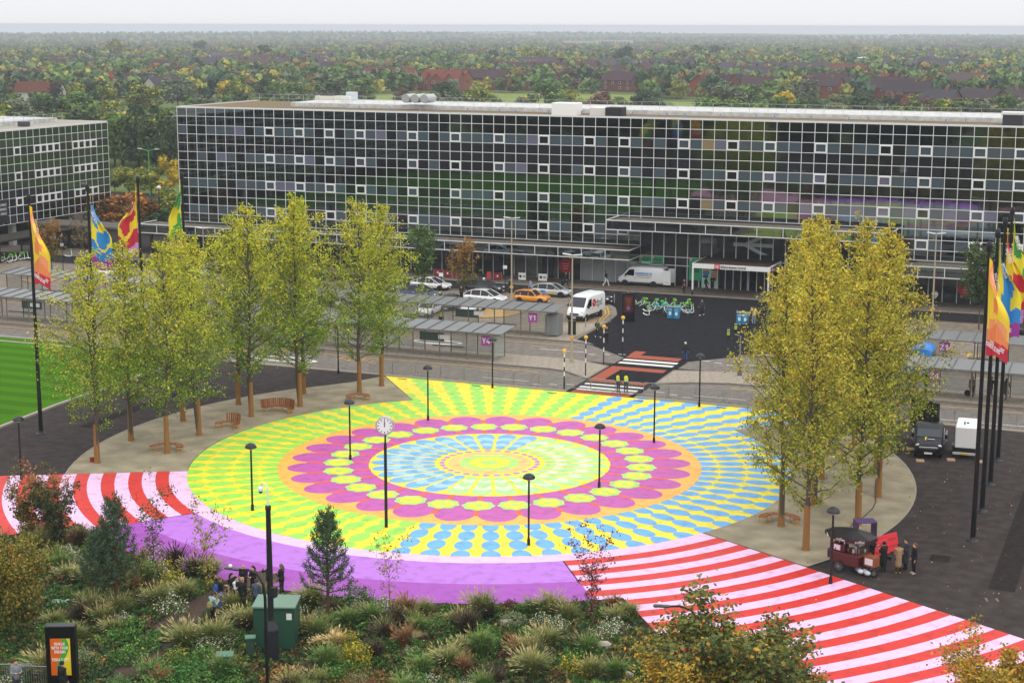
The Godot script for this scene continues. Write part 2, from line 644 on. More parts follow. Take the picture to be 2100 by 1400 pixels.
func painted_square() -> void:
	var root := Node3D.new()
	root.name = "painted_square"
	root.set_meta("kind", "structure")
	add_child(root)
	var ym := mat("f7e426", 0.55, 0, tex_wear, 7)
	var lime := mat("9be052", 0.55, 0, tex_wear, 7)
	var blue := mat("69b0ef", 0.55, 0, tex_wear, 7)
	var shape := arc(20.75, -49.8, 229.8, 120)
	shape.append(Vector2(-19.7, -23.5))
	shape.append(Vector2(19.7, -23.5))
	var g := Geo.new()
	g.sheet(shape, 0.010)
	obj("yellow_field", g, ym, root)
	var gg := Geo.new()
	var gb := Geo.new()
	for k in 73:
		var a := 67.1 + k * 360.0 / 73
		var side := wrapf(a, -180, 180)
		var into := gb if absf(side) < 86.5 else gg
		for row in 9:
			var r := 14.98 + row * 1.86
			var p := oval(r, a, 0.925, 0.51 + 0.012 * (r - 15))
			var c := pol(r, a)
			if row >= 3:
				if Geometry2D.is_point_in_polygon(pol(r - 1, a), shape) or Geometry2D.is_point_in_polygon(c, shape):
					for bit in Geometry2D.intersect_polygons(p, shape):
						into.sheet(bit, 0.015)
			else:
				into.sheet(p, 0.015)
	obj("green_dots", gg, lime, root)
	obj("blue_dots", gb, blue, root)
	g = Geo.new()
	sector(g, 8.3, 14.68, 0, 360, 0.020)
	obj("orange_ring", g, mat("fdb94e", 0.55, 0, tex_wear, 7), root)
	# magenta petals, red spokes and flowers, 29 of each
	var step := 360.0 / 29
	g = Geo.new()
	sector(g, 8.3, 12.2, 0, 360, 0.025)
	for k in 29:
		var a := 83.6 + (k + 0.5) * step
		var half := PackedVector2Array()
		for i in 15:
			var w := deg_to_rad(-98.0 + 14 * i)
			var e := pol(1, a)
			half.append(pol(12.35, a) + e * cos(w) * 1.66 + Vector2(-e.y, e.x) * sin(w) * 1.31)
		g.sheet(half, 0.0255)
	obj("magenta_petals", g, mat("c254ac", 0.55, 0, tex_wear, 7), root)
	g = Geo.new()
	var gl := Geo.new()
	var gy := Geo.new()
	for k in 29:
		var a := 83.6 + k * step
		var e := pol(1, a)
		var f := Vector2(-e.y, e.x) * 0.17
		g.sheet(PackedVector2Array([e * 8.35 - f, e * 12.75 - f, e * 12.75 + f, e * 8.35 + f]), 0.030)
		gl.sheet(oval(10.56, a, 1.02, 1.02, 48, 8, 0.06), 0.035)
		gl.sheet(oval(10.56, a, 0.27, 0.27, 14), 0.045)
		gy.sheet(oval(10.56, a, 0.68, 0.68, 40, 8, 0.06), 0.040)
	obj("red_spokes", g, mat("f0603f", 0.55, 0, tex_wear, 7), root)
	# centre disc
	var gp := Geo.new()
	g = Geo.new()
	sector(g, 0.0, 8.41, 0, 360, 0.030)
	obj("yellow_disc", g, ym, root)
	var deep := Geo.new()
	var pale := Geo.new()
	var deep_g := Geo.new()
	var pale_g := Geo.new()
	for k in 29:
		var a := 83.6 + (k + 0.0) * step
		var left := cos(deg_to_rad(a)) < 0.09
		var levels := [7.25, 6.35, 5.55, 4.85, 4.25]
		for i in 5:
			var r: float = levels[i]
			var p := oval(r, a, 1.02 - 0.14 * i, r * 0.108 - 0.1, 20)
			var into: Geo
			if i % 2 == 0:
				into = deep if left else deep_g
			else:
				into = pale if left else pale_g
			into.sheet(p, 0.034 + 0.004 * i)
		gp.sheet(oval(3.33, a, 0.2, 0.27, 14), 0.040)
	obj("blue_scallops", deep, mat("74b6f0", 0.55, 0, tex_wear, 7), root)
	obj("pale_blue_scallops", pale, mat("a3cff6", 0.55, 0, tex_wear, 7), root)
	obj("green_scallops", deep_g, mat("b3e98e", 0.55, 0, tex_wear, 7), root)
	obj("pale_green_scallops", pale_g, mat("d2f2c0", 0.55, 0, tex_wear, 7), root)
	obj("purple_dots", gp, mat("bb7fd4", 0.55, 0, tex_wear, 7), root)
	g = Geo.new()
	g.sheet(oval(0, 0, 2.9, 2.9, 40), 0.036)
	obj("orange_disc", g, mat("fbc372", 0.55, 0, tex_wear, 7), root)
	gl.sheet(oval(0, 0, 2.1, 2.1, 64, 8, 0.05), 0.041)
	gy.sheet(oval(0, 0, 1.42, 1.42, 64, 8, 0.05), 0.046)
	gl.sheet(oval(0, 0, 0.6, 0.6, 24), 0.051)
	obj("lime_flowers", gl, mat("b0e86f", 0.55, 0, tex_wear, 7), root)
	obj("yellow_flowers", gy, ym, root)
	# outer bands: pink ring, two purple crescents, striped fans
	var pink := mat("ecc3e7", 0.6, 0, tex_wear, 7)
	g = Geo.new()
	sector(g, 20.75, 21.95, 29.2, 151.7, 0.010)
	obj("pink_ring", g, pink, root)
	g = Geo.new()
	sector(g, 21.95, 25.55, 56.4, 124.2, 0.010)
	obj("light_purple_band", g, mat("b873d8", 0.6, 0, tex_wear, 7), root)
	g = Geo.new()
	sector(g, 25.55, 31.0, 53.5, 126.8, 0.010)
	obj("deep_purple_band", g, mat("a146b4", 0.6, 0, tex_wear, 7), root)
	g = Geo.new()
	var gr := Geo.new()
	for k in 36:
		var r0 := 21.95 + k * 0.887
		var into := gr if k % 2 == 0 else g
		sector(into, r0, r0 + 0.887, 29.2, 56.2, 0.0155)
		sector(into, r0, r0 + 0.887, 124.4, 151.7, 0.0155)
	obj("pink_stripes", g, pink, root)
	obj("red_stripes", gr, mat("d42c22", 0.6, 0, tex_wear, 7), root)
	# leaves blown over the tarmac and darker repairs in it
	var fl := Geo.new()
	for i in 900:
		var p := Vector3(rf(24, 46), 0.022, rf(-22, 40)) if i < 600 else Vector3(rf(-40, -14), 0.022, rf(-22, 22))
		var rr := Vector2(p.x, p.z).length()
		if rr < 29.5 and p.x < 0:
			p.y = 0.07
		if rr < 21.5 or (rad_to_deg(atan2(p.z, p.x)) > 29 and p.x > 0 and rng.randf() < 0.7):
			continue
		if p.x > 0 and rr < 29.0:
			p.y = 0.07
		fl.col = lin(["b58a4a", "8f6a34", "c9b48a", "6e5a3a"][i % 4])
		leaf(fl, p, rf(0.03, 0.07), rng)
	stuff(tag(obj("fallen_leaves", fl, vmat(0.9)), "small tan leaves scattered over tarmac and gravel", "leaves"))
	g = Geo.new()
	for r in [[35.2, -14, 36.6, 14, 0.03], [38, 6, 39.6, 8.6, 0.2], [31.5, 9.0, 32.6, 10.2, 0.3], [-33, -12, -31.9, 2, 0.0], [6.5, -58, 7.6, -49, 0.0]]:
		g.sheet(rect(r[0], r[1], r[2], r[3]), 0.017)
	struct("tarmac_repairs", g, mat("363230", 0.95, 0, tex_blotch, 4))
	# planting soil
	g = Geo.new()
	var bed := arc(28.9, 53.1, 126.9, 40)
	bed.append(pol(52, 126.9))
	bed.append(Vector2(-31, 70))
	bed.append(Vector2(44, 70))
	bed.append(pol(52, 53.1))
	g.prism(bed, -0.05, 0.10)
	struct("garden_soil", g, mat("43382a", 1.0, 0, tex_blotch, 2))


func lie(p: Vector3) -> float:
	# the land falls away gently beyond the town
	var d := Vector2(p.x, p.z).length()
	return -8.0 * smoothstep(800.0, 3000.0, d) + smoothstep(2600.0, 5200.0, d) * (4.0 + 5.0 * sin(p.x * 0.0023 + 1.0) + 3.0 * sin(p.x * 0.0061 + p.z * 0.001))


func glass_mats() -> Dictionary:
	# dark mirror glass with a slow ripple, and the see-through rows with blinds behind
	var d := {}
	for k in [["mirror", "717a80", 1.0, 0.03], ["mirror_warm", "687070", 1.0, 0.03], ["blind", "47555e", 0.0, 0.06], ["blind_lilac", "6a6a80", 0.0, 0.06], ["dark", "14171b", 0.0, 0.05], ["tan", "8d7c5c", 0.0, 0.08]]:
		var m := StandardMaterial3D.new()
		m.albedo_color = Color(k[1])
		m.metallic = k[2]
		m.roughness = k[3]
		m.metallic_specular = 0.75
		m.normal_enabled = true
		m.normal_texture = tex_wave
		m.normal_scale = 0.008 if k[2] > 0.5 else 0.005
		m.uv1_triplanar = true
		m.uv1_world_triplanar = true
		m.uv1_scale = Vector3(0.11, 0.11, 0.11)
		d[k[0]] = m
	return d


func wall_grid(root: Node3D, at: Callable, cols: Array, rows: int, w: float, h: float, top: float, glass: Dictionary, fine_cols: Array, skip: Callable, kind: Callable, framed: Callable) -> void:
	# panes, white mullions and framed opening windows of a curtain wall; at(i, y) gives the point of column line i
	var bars := mat("d9dad9", 0.5)
	var rest := {}
	var shown := 0
	var along: Vector3 = (at.call(1, 0.0) - at.call(0, 0.0)).normalized()
	var outw := along.cross(Vector3.UP)
	var budget := 300
	for i in range(cols[0], cols[1]):
		for j in rows:
			if skip.call(i, j):
				continue
			var c: Vector3 = (at.call(i, top - j * h) + at.call(i + 1, top - (j + 1) * h)) / 2.0
			var which: String = kind.call(i, j)
			var lean := along * rf(-0.0009, 0.0009) + Vector3.UP * rf(-0.0009, 0.0009)
			var b := Basis(along, Vector3.UP - outw * lean.y, outw + lean)
			var xf := Transform3D(b, c - outw * 0.02)
			var mine: bool = i >= fine_cols[0] and i < fine_cols[1] and shown < budget and (fine_cols.size() < 3 or j >= fine_cols[2])
			if mine:
				var g := Geo.new()
				g.box(Vector3.ZERO, Vector3(w - 0.02, h - 0.02, 0.02))
				if not mats.has("pane" + which + str(w)):
					mats["pane" + which + str(w)] = g.mesh(glass[which])
				inst("pane", mats["pane" + which + str(w)], root, xf)
				shown += 1
			else:
				if not rest.has(which):
					rest[which] = Geo.new()
				var rg: Geo = rest[which]
				rg.x = xf
				rg.box(Vector3.ZERO, Vector3(w - 0.02, h - 0.02, 0.02))
			if framed.call(i, j):
				var fg := Geo.new()
				for s in [-1, 1]:
					fg.box(Vector3(s * (w / 2 - 0.09), 0, 0.05), Vector3(0.16, h - 0.04, 0.12))
					fg.box(Vector3(0, s * (h / 2 - 0.09), 0.05), Vector3(w - 0.34, 0.15, 0.119))
				if not mats.has("framemesh" + str(w)):
					mats["framemesh" + str(w)] = fg.mesh(mat("e9e9e7", 0.5))
				inst("window_frame", mats["framemesh" + str(w)], root, Transform3D(Basis(along, Vector3.UP, outw), c))
	for k in rest:
		stuff(obj("more_panes", rest[k], glass[k], root))
	for i in range(cols[0], cols[1] + 1):
		var g := Geo.new()
		var low := rows
		while low > 0 and skip.call(i, low - 1) and skip.call(i - 1, low - 1):
			low -= 1
		var a: Vector3 = at.call(i, top)
		g.x = Transform3D(Basis(along, Vector3.UP, outw), a + Vector3.DOWN * low * h / 2.0)
		g.box(Vector3.ZERO, Vector3(0.07, low * h, 0.07))
		obj("mullion", g, bars, root)
	for j in rows + 1:
		var g := Geo.new()
		var i0: int = cols[0]
		for i in range(cols[0], cols[1] + 1):
			if i == cols[1] or (skip.call(i, mini(j, rows - 1)) and skip.call(i, maxi(j - 1, 0))):
				if i > i0:
					var a: Vector3 = at.call(i0, top - j * h)
					var e: Vector3 = at.call(i, top - j * h)
					g.x = Transform3D(Basis(along, Vector3.UP, outw), (a + e) / 2)
					g.box(Vector3(0, 0, 0.002), Vector3(a.distance_to(e), 0.07 if j > 0 else 0.18, 0.071))
				i0 = i + 1
		if g.v.size():
			obj("transom", g, bars, root)


func station() -> void:
	var z := -81.82
	var x0 := -78.25
	var w := 1.4371
	var h := 1.1406
	var top := 19.47
	var glass := glass_mats()
	var s := thing("station_building", "long black mirror glass station with a white grid of panes across the background", "station", Vector3(0, 0, z))
	var at := func(i: int, y: float) -> Vector3: return Vector3(x0 + i * w, y, 0)
	var opens := [9, 12, 15, 18, 23, 27, 31, 35, 39, 42, 47, 51, 54, 58, 63, 66, 70, 73, 77, 81]
	var r2 := RandomNumberGenerator.new()
	r2.seed = 7
	var look := {}
	for i in 110:
		for j in [2, 5, 8, 11]:
			var t := r2.randf()
			look[[i, j]] = "blind" if t < 0.56 else ("dark" if t < 0.93 else "blind_lilac")
	look[[49, 2]] = "tan"
	look[[49, 8]] = "tan"
	var kind := func(i: int, j: int) -> String:
		if look.has([i, j]):
			return look[[i, j]]
		return "mirror" if (i * 7 + j * 3) % 5 else "mirror_warm"
	var framed := func(i: int, j: int) -> bool: return j % 3 == 2 and j < 12 and i in opens
	var void_at := func(i: int, j: int) -> bool: return i >= 42 and i < 65 and j >= 10 and not (i < 44 and j < 13)
	wall_grid(s, at, [0, 100], 13, w, h, top, glass, [26, 74, 7], void_at, kind, framed)
	# body of the building behind the glass, the roof and its upstand
	var wide := 100 * w
	var cx := x0 + wide / 2
	var g := Geo.new()
	g.box(Vector3(cx, 12.4, -10.2), Vector3(wide - 0.1, 13.9, 20.2))
	g.box(Vector3(x0 + 31.55, 2.75, -10.7), Vector3(63.0, 5.5, 19.2))
	g.box(Vector3(x0 + 123.5, 2.75, -10.7), Vector3(40.0, 5.5, 19.2))
	obj("wall", g, mat("23262a", 0.8), s)
	g = Geo.new()
	g.box(Vector3(cx, 19.4, -10.2), Vector3(wide - 0.3, 0.12, 20.0))
	var roof := obj("roof", g, mat("94846a", 1.0, 0, tex_fine, 1.5), s)
	g = Geo.new()
	g.box(Vector3(cx, 19.5, -0.12), Vector3(wide, 0.16, 0.2))
	g.box(Vector3(x0 + 0.12, 19.5, -10.2), Vector3(0.2, 0.16, 20.2))
	obj("parapet", g, mat("cfcfcc", 0.6), roof)
	g = Geo.new()
	g.box(Vector3(cx + 5, 19.75, -12.3), Vector3(wide - 16, 0.6, 11.0), 0, 0.05)
	obj("raised_roof", g, mat("d9dad8", 0.8, 0, tex_blotch, 8), roof)
	g = Geo.new()
	for i in 60:
		g.box(Vector3(x0 + 8 + i * 2.2, 20.5, -7.4), Vector3(0.04, 1.0, 0.04))
	for k in [20.5, 21.0]:
		g.box(Vector3(cx, k, -7.4), Vector3(wide - 14, 0.035, 0.035))
	obj("roof_railing", g, mat("b9bcbd", 0.5, 0.4), roof)
	g = Geo.new()
	for i in 34:
		g.tube([Vector3(x0 + 14 + i * 3.55 + (i % 3) * 0.7, 19.4, -3.6), Vector3(x0 + 14 + i * 3.55 + (i % 3) * 0.7, 19.95, -3.6)], [0.07], 6)
	obj("roof_vents", g, mat("7b93ae", 0.5), roof)
	for b in [[-25.6, -3.4, 3.0, 1.5, 2.6, "eeeeec"], [-21.2, -4.0, 2.6, 1.0, 2.4, "d9d8d4"], [-19.3, -3.0, 2.0, 1.1, 2.0, "26282c"], [26.0, -3.4, 2.1, 1.2, 2.0, "33363c"], [26.0, -3.4, 2.4, 0.3, 2.1, "d8d8d6"], [31.6, -4.0, 4.0, 1.7, 3.0, "f0efec"], [-64.0, -15.0, 3.0, 0.6, 2.4, "cfccc2"], [-64.0, -15.0, 2.0, 0.8, 1.6, "24262a"], [-60.0, -14.0, 1.2, 1.2, 1.2, "c5d0d2"], [-58.0, -8.6, 1.0, 0.9, 1.0, "dededc"]]:
		g = Geo.new()
		var base_y := 19.4 if b[1] > -7 else 20.0
		g.box(Vector3(b[0], base_y + b[3] / 2.0 + (1.2 if b[3] < 0.5 else 0.0), b[1]), Vector3(b[2], b[3], b[4]), 0, 0.04)
		obj("plant_box", g, mat(b[5], 0.7), roof)
	g = Geo.new()
	for k in 3:
		g.tube([Vector3(-48.0 + k * 1.3, 20.9, -5.4), Vector3(-48.0 + k * 1.3, 20.9, -8.0)], [0.55], 12)
	obj("duct", g, mat("b4b7b8", 0.4, 0.6), roof)
	# canopies: a low one each side of the entrance and a high one over it
	var white := mat("dcdcda", 0.5)
	for c in [[-82.0, -15.0, 4.6, 3.39, 4.34], [12.0, 66.0, 4.6, 3.39, 4.34], [-17.75, 14.7, 8.04, 6.86, 4.56]]:
		var mid: float = (c[0] + c[1]) / 2.0
		var len: float = c[1] - c[0]
		g = Geo.new()
		g.box(Vector3(mid, c[2] - 0.25, c[4] / 2.0), Vector3(len - 0.24, 0.1, c[4] - 0.1))
		var can := obj("canopy", g, mat("7f7b70", 0.95, 0, tex_blotch, 4), s)
		g = Geo.new()
		g.box(Vector3(mid, c[3] + 0.02, c[4] / 2.0), Vector3(len - 0.24, 0.06, c[4] - 0.1))
		obj("soffit", g, mat("55555a", 0.8), can)
		g = Geo.new()
		for y in [c[2] - 0.05, c[3] + 0.05]:
			g.box(Vector3(mid, y, c[4]), Vector3(len, 0.11, 0.12))
			for e in [c[0], c[1]]:
				g.box(Vector3(e, y, c[4] / 2.0 - 0.04), Vector3(0.115, 0.108, c[4] - 0.1))
		obj("fascia_rail", g, white, can)
		var bays := int(round(len / (2 * w)))
		for k in bays:
			g = Geo.new()
			g.x = Transform3D(Basis(Vector3.UP, rf(-0.002, 0.002)) * Basis(Vector3.RIGHT, rf(-0.002, 0.002)), Vector3(c[0] + len * (k + 0.5) / bays, (c[2] + c[3]) / 2.0, c[4] - 0.02))
			g.box(Vector3.ZERO, Vector3(len / bays - 0.03, c[2] - c[3] - 0.1, 0.03))
			obj("fascia_pane", g, glass["mirror"], can)
			g = Geo.new()
			g.box(Vector3(c[0] + len * k / bays, (c[2] + c[3]) / 2.0, c[4]), Vector3(0.08, c[2] - c[3] - 0.1, 0.08))
			obj("fascia_post", g, white, can)
		g = Geo.new()
		for e in [c[0], c[1]]:
			g.box(Vector3(e, (c[2] + c[3]) / 2.0, c[4] / 2.0), Vector3(0.03, c[2] - c[3] - 0.1, c[4] - 0.12))
		obj("fascia_pane", g, glass["mirror"], can)
	# glazed entrance hall between the low canopies
	g = Geo.new()
	g.box(Vector3(-1.0, 4.0, -7.0), Vector3(34, 8.2, 0.3))
	g.box(Vector3(-1.0, 0.06, -3.6), Vector3(34, 0.1, 7.0))
	obj("hall_back", g, mat("1b1c20", 0.8), s)
	for cxx in [-14.1, -6.9, 3.6]:
		g = Geo.new()
		g.box(Vector3(cxx, 3.6, -0.9), Vector3(1.5, 7.2, 1.0), 0, 0.04)
		obj("hall_column", g, mat("a9a69c", 0.8, 0, tex_fine, 2), s)
	var clear := pane_mat("2a3036", 0.62)
	for k in 19:
		var xx := -15.02 + k * w
		g = Geo.new()
		g.box(Vector3(xx, 3.55, 0), Vector3(0.09, 7.1, 0.08))
		obj("hall_mullion", g, white, s)
		if k < 18:
			for yy in [[3.55, 6.9], [2.55, 3.4]]:
				g = Geo.new()
				g.box(Vector3(xx + w / 2, (yy[0] + yy[1]) / 2.0, -0.03), Vector3(w - 0.1, yy[1] - yy[0], 0.02))
				obj("hall_pane", g, clear, s)
	g = Geo.new()
	for y in [3.48, 2.5]:
		g.box(Vector3(-2.1, y, 0.004), Vector3(25.9, 0.09, 0.08))
	obj("hall_transom", g, white, s)
	for k in 6:
		g = Geo.new()
		g.box(Vector3(-15.0 + (k + 2) * w - w / 2, 1.25, -0.03), Vector3(w - 0.1, 2.4, 0.02))
		obj("hall_pane", g, clear, s)
	# green posters
	for pst in [[-14.3, 2.65, 1.36, 1.65, "Desmit", "MERTY"], [-12.86, 2.65, 1.36, 1.65, "", ""], [-8.3, 2.2, 1.5, 2.6, "", ""]]:
		g = Geo.new()
		g.box(Vector3(pst[0], pst[1], 0.075), Vector3(pst[2], pst[3], 0.03))
		var po := obj("poster", g, mat("2d9c69", 0.6), s)
		g = Geo.new()
		g.box(Vector3(pst[0] - 0.55, pst[1] + pst[3] / 2 - 0.16, 0.094), Vector3(0.25, 0.3, 0.012))
		obj("pink_corner", g, mat("e79ab6", 0.6), po)
		if pst[4] == "":
			for k in 3:
				g = Geo.new()
				g.box(Vector3(pst[0], pst[1] + 0.02 - k * 0.17, 0.096), Vector3(1.0, 0.1, 0.012))
				obj("printed_line", g, mat("10261b", 0.6), po)
		text("lettering", "Visit", 0.36, mat("10261b", 0.6), po, Transform3D(Basis(), Vector3(pst[0], pst[1] + 0.42, 0.1)))
		if pst[4] == "":
			continue
		text("lettering", pst[4], 0.34, mat("eef5ef", 0.6), po, Transform3D(Basis(), Vector3(pst[0], pst[1] + 0.0, 0.1)), true, 1.1)
		text("lettering", pst[5], 0.3, mat("10261b", 0.6), po, Transform3D(Basis(), Vector3(pst[0], pst[1] - 0.4, 0.1)), true, 1.1)
	# big railway arrows behind the glass
	g = Geo.new()
	var ax := -1.55
	for y in [6.55, 5.35]:
		g.box(Vector3(ax, y, -0.005), Vector3(4.6, 0.42, 0.02))
	for f in [[Vector2(-0.9, 5.56), Vector2(1.0, 6.36)], [Vector2(-0.9, 5.14), Vector2(1.2, 4.3)]]:
		var d: Vector2 = (f[1] - f[0])
		var nrm := Vector2(0.5, 0)
		g.q(Vector3(ax + f[0].x - 0.1, f[0].y, 0.008), Vector3(ax + f[0].x - 0.1 + 0.9, f[0].y, 0.008), Vector3(ax + f[1].x + 0.55, f[1].y, 0.008), Vector3(ax + f[1].x - 0.35, f[1].y, 0.008))
	obj("arrow_emblem", g, mat("aeb6b8", 0.6), s)
	# shop fronts under the low canopies
	shop_fronts(s, w, clear, white)
	# porch with the station name
	var p := thing("entrance_porch", "white framed porch with station name sign over the entrance doors", "porch", Vector3(-2.65, 0, z))
	g = Geo.new()
	g.box(Vector3(0, 3.66, 2.85), Vector3(8.7, 0.12, 5.6))
	obj("porch_roof", g, mat("544a3f", 0.95, 0, tex_blotch, 1.5), p)
	g = Geo.new()
	g.box(Vector3(0, 3.46, 5.7), Vector3(8.86, 0.52, 0.12))
	for e in [-4.4, 4.4]:
		g.box(Vector3(e, 3.46, 2.82), Vector3(0.12, 0.518, 5.63))
	obj("porch_fascia", g, mat("eeeeec", 0.5), p)
	for e in [-4.34, 4.34]:
		g = Geo.new()
		g.box(Vector3(e, 1.95, 5.7), Vector3(0.17, 2.5, 0.17))
		obj("post", g, mat("eeeeec", 0.5), p)
		g = Geo.new()
		g.box(Vector3(e, 0.36, 5.7), Vector3(0.172, 0.7, 0.172))
		obj("post_foot", g, mat("22262a", 0.6), p)
	g = Geo.new()
	g.box(Vector3(-1.52, 3.47, 5.765), Vector3(0.66, 0.5, 0.03))
	var sg := obj("railway_sign", g, mat("e0242c", 0.5), p)
	g = Geo.new()
	for y in [0.07, -0.07]:
		g.box(Vector3(-1.52, 3.47 + y, 5.785), Vector3(0.48, 0.05, 0.02))
	g.q(Vector3(-1.64, 3.54, 5.8), Vector3(-1.57, 3.54, 5.8), Vector3(-1.4, 3.64, 5.8), Vector3(-1.47, 3.64, 5.8))
	g.q(Vector3(-1.64, 3.4, 5.8), Vector3(-1.57, 3.4, 5.8), Vector3(-1.4, 3.3, 5.8), Vector3(-1.47, 3.3, 5.8))
	g.q(Vector3(-1.62, 3.4, 5.8), Vector3(-1.55, 3.4, 5.8), Vector3(-1.42, 3.54, 5.8), Vector3(-1.49, 3.54, 5.8))
	obj("arrows", g, mat("f4f4f4", 0.5), sg)
	text("station_name", "Milton Keynes Central", 0.3, mat("1f2226", 0.5), p, Transform3D(Basis(), Vector3(0.32, 3.46, 5.78)), true, 2.85)
	g = Geo.new()
	g.box(Vector3(4.465, 3.47, 4.9), Vector3(0.02, 0.4, 0.6))
	obj("railway_sign", g, mat("e0242c", 0.5), p)
	text("station_name", "Milton Keynes Central", 0.3, mat("1f2226", 0.5), p, Transform3D(Basis(Vector3.UP, PI / 2), Vector3(4.48, 3.46, 2.9)), true, 2.85)
	# doors, mural panel
	for k in 9:
		var xx := -2.9 + k * 0.92
		g = Geo.new()
		g.box(Vector3(xx, 1.3, 0.25), Vector3(0.09, 2.5, 0.1))
		obj("door_post", g, white, p)
		if k in [0, 1, 2, 5, 6]:
			g = Geo.new()
			g.box(Vector3(xx + 0.46, 1.25, 0.22), Vector3(0.8, 2.3, 0.03))
			obj("door", g, pane_mat("2b3138", 0.7), p)
	g = Geo.new()
	g.box(Vector3(0.8, 2.62, 0.25), Vector3(7.6, 0.16, 0.12))
	obj("door_head", g, white, p)
	g = Geo.new()
	g.box(Vector3(-3.75, 1.35, 0.2), Vector3(2.1, 2.6, 0.06))
	var mu := obj("mural_panel", g, mat("9fd4c0", 0.6), p)
	for bit in [[-4.3, 1.9, 0.8, 0.8, "3f73ad"], [-4.3, 2.25, 0.9, 0.35, "e09a3d"], [-4.35, 1.45, 0.75, 0.4, "27595e"], [-3.3, 1.65, 0.9, 0.9, "c98f7b"], [-3.3, 2.3, 0.95, 0.3, "6a4b45"], [-3.3, 1.2, 0.5, 0.5, "7c5149"], [-3.7, 0.3, 1.9, 0.3, "e7b7c4"]]:
		g = Geo.new()
		var gg := Geo.new()
		gg.ball(Vector3(bit[0], bit[1], 0.23), Vector3(bit[2] / 2.0, bit[3] / 2.0, 0.03), 5)
		obj("painted_shape", gg, mat(bit[4], 0.7), mu)
	# pavement in front
	g = Geo.new()
	g.box(Vector3(0, 0.05, z + 2.9), Vector3(300, 0.1, 5.8))
	struct("station_pavement", g, mat("7b7268", 0.9, 0, tex_blotch, 4))
	g = Geo.new()
	g.box(Vector3(0, 0.054, z + 5.75), Vector3(300, 0.1, 0.22))
	struct("kerb", g, mat("b0a697", 0.9, 0, tex_fine, 2))


func shop_fronts(s: Node3D, w: float, clear: Material, white: Material) -> void:
	var g: Geo
	# [left, right, kind]
	for f in [[-66.0, -40.6, "dark"], [-40.6, -31.0, "cafe"], [-31.0, -28.0, "lobby"], [-28.0, -25.3, "door"], [-25.3, -22.4, "red"], [-22.4, -15.1, "screen"], [15.2, 21.4, "grey"], [21.4, 24.4, "red"], [24.4, 26.0, "wall"], [26.0, 62.0, "dark"]]:
		var a: float = f[0]
		var b: float = f[1]
		var back := "1d1a1c"
		if f[2] == "screen":
			back = "b9c1c1"
		if f[2] in ["lobby", "door", "wall"]:
			back = "cfc9bb"
		if f[2] == "grey":
			back = "54524f"
		g = Geo.new()
		g.box(Vector3((a + b) / 2, 1.7, -0.5), Vector3(b - a - 0.02, 3.3, 0.4))
		var bk := obj("shop_back", g, mat(back, 0.8, 0, tex_streak, 1.5), s)
		var n := maxi(1, int(round((b - a) / w)))
		for k in n:
			var x0 := lerpf(a, b, float(k) / n)
			g = Geo.new()
			g.box(Vector3(x0, 1.7, 0), Vector3(0.08, 3.2, 0.09))
			obj("shop_mullion", g, white, s)
			if f[2] != "wall":
				g = Geo.new()
				g.box(Vector3(x0 + (b - a) / n / 2, 1.5, -0.04), Vector3((b - a) / n - 0.1, 2.7, 0.02))
				obj("shop_pane", g, pane_mat("3a4146", 0.35) if f[2] != "screen" else pane_mat("d5dddd", 0.15), s)
		if f[2] in ["cafe", "dark", "screen"]:
			g = Geo.new()
			g.box(Vector3((a + b) / 2, 3.05, 0.03), Vector3(b - a - 0.1, 0.62, 0.1))
			obj("shop_sign_board", g, mat("2a1417" if f[2] != "screen" else "1c1b20", 0.6), s)
		if f[2] == "red":
			g = Geo.new()
			g.x = Transform3D(Basis(Vector3.RIGHT, PI / 2), Vector3(a + 1.0, 1.75, 0.08))
			g.lathe([[0.001, 0.03], [0.92, 0.03], [0.92, 0.0], [0.001, 0.0]], Vector3.ZERO, 24, false)
			var rd := obj("red_disc_sign", g, mat("b5202e", 0.5), s)
			for k in 3:
				g = Geo.new()
				g.box(Vector3(a + 1.0, 1.95 - k * 0.28, 0.125), Vector3(0.9 - 0.15 * k, 0.07, 0.012))
				obj("sign_line", g, mat("e7c3c4", 0.5), rd)
			g = Geo.new()
			g.box(Vector3(b - 0.9, 1.0, -0.1), Vector3(1.5, 1.9, 0.1))
			obj("dark_door", g, mat("17181b", 0.5), s)
		if f[2] == "door":
			g = Geo.new()
			g.box(Vector3((a + b) / 2, 1.25, -0.2), Vector3(1.4, 2.5, 0.3))
			obj("dark_door", g, mat("4a423b", 0.5), s)
	text("shop_name", "PRET A MANGER", 0.3, mat("e9e4d8", 0.5), s, Transform3D(Basis(), Vector3(-35.2, 3.07, 0.1)), true, 3.6)
	text("shop_name", "Organic Coffee and Food", 0.16, mat("c9c2b4", 0.5), s, Transform3D(Basis(), Vector3(-40.6, 3.1, 0.1)), false, 2.6)
	text("shop_name", "CENTRAL", 0.16, mat("4b4a48", 0.5), s, Transform3D(Basis(), Vector3(-26.6, 3.0, 0.1)), false, 1.2)


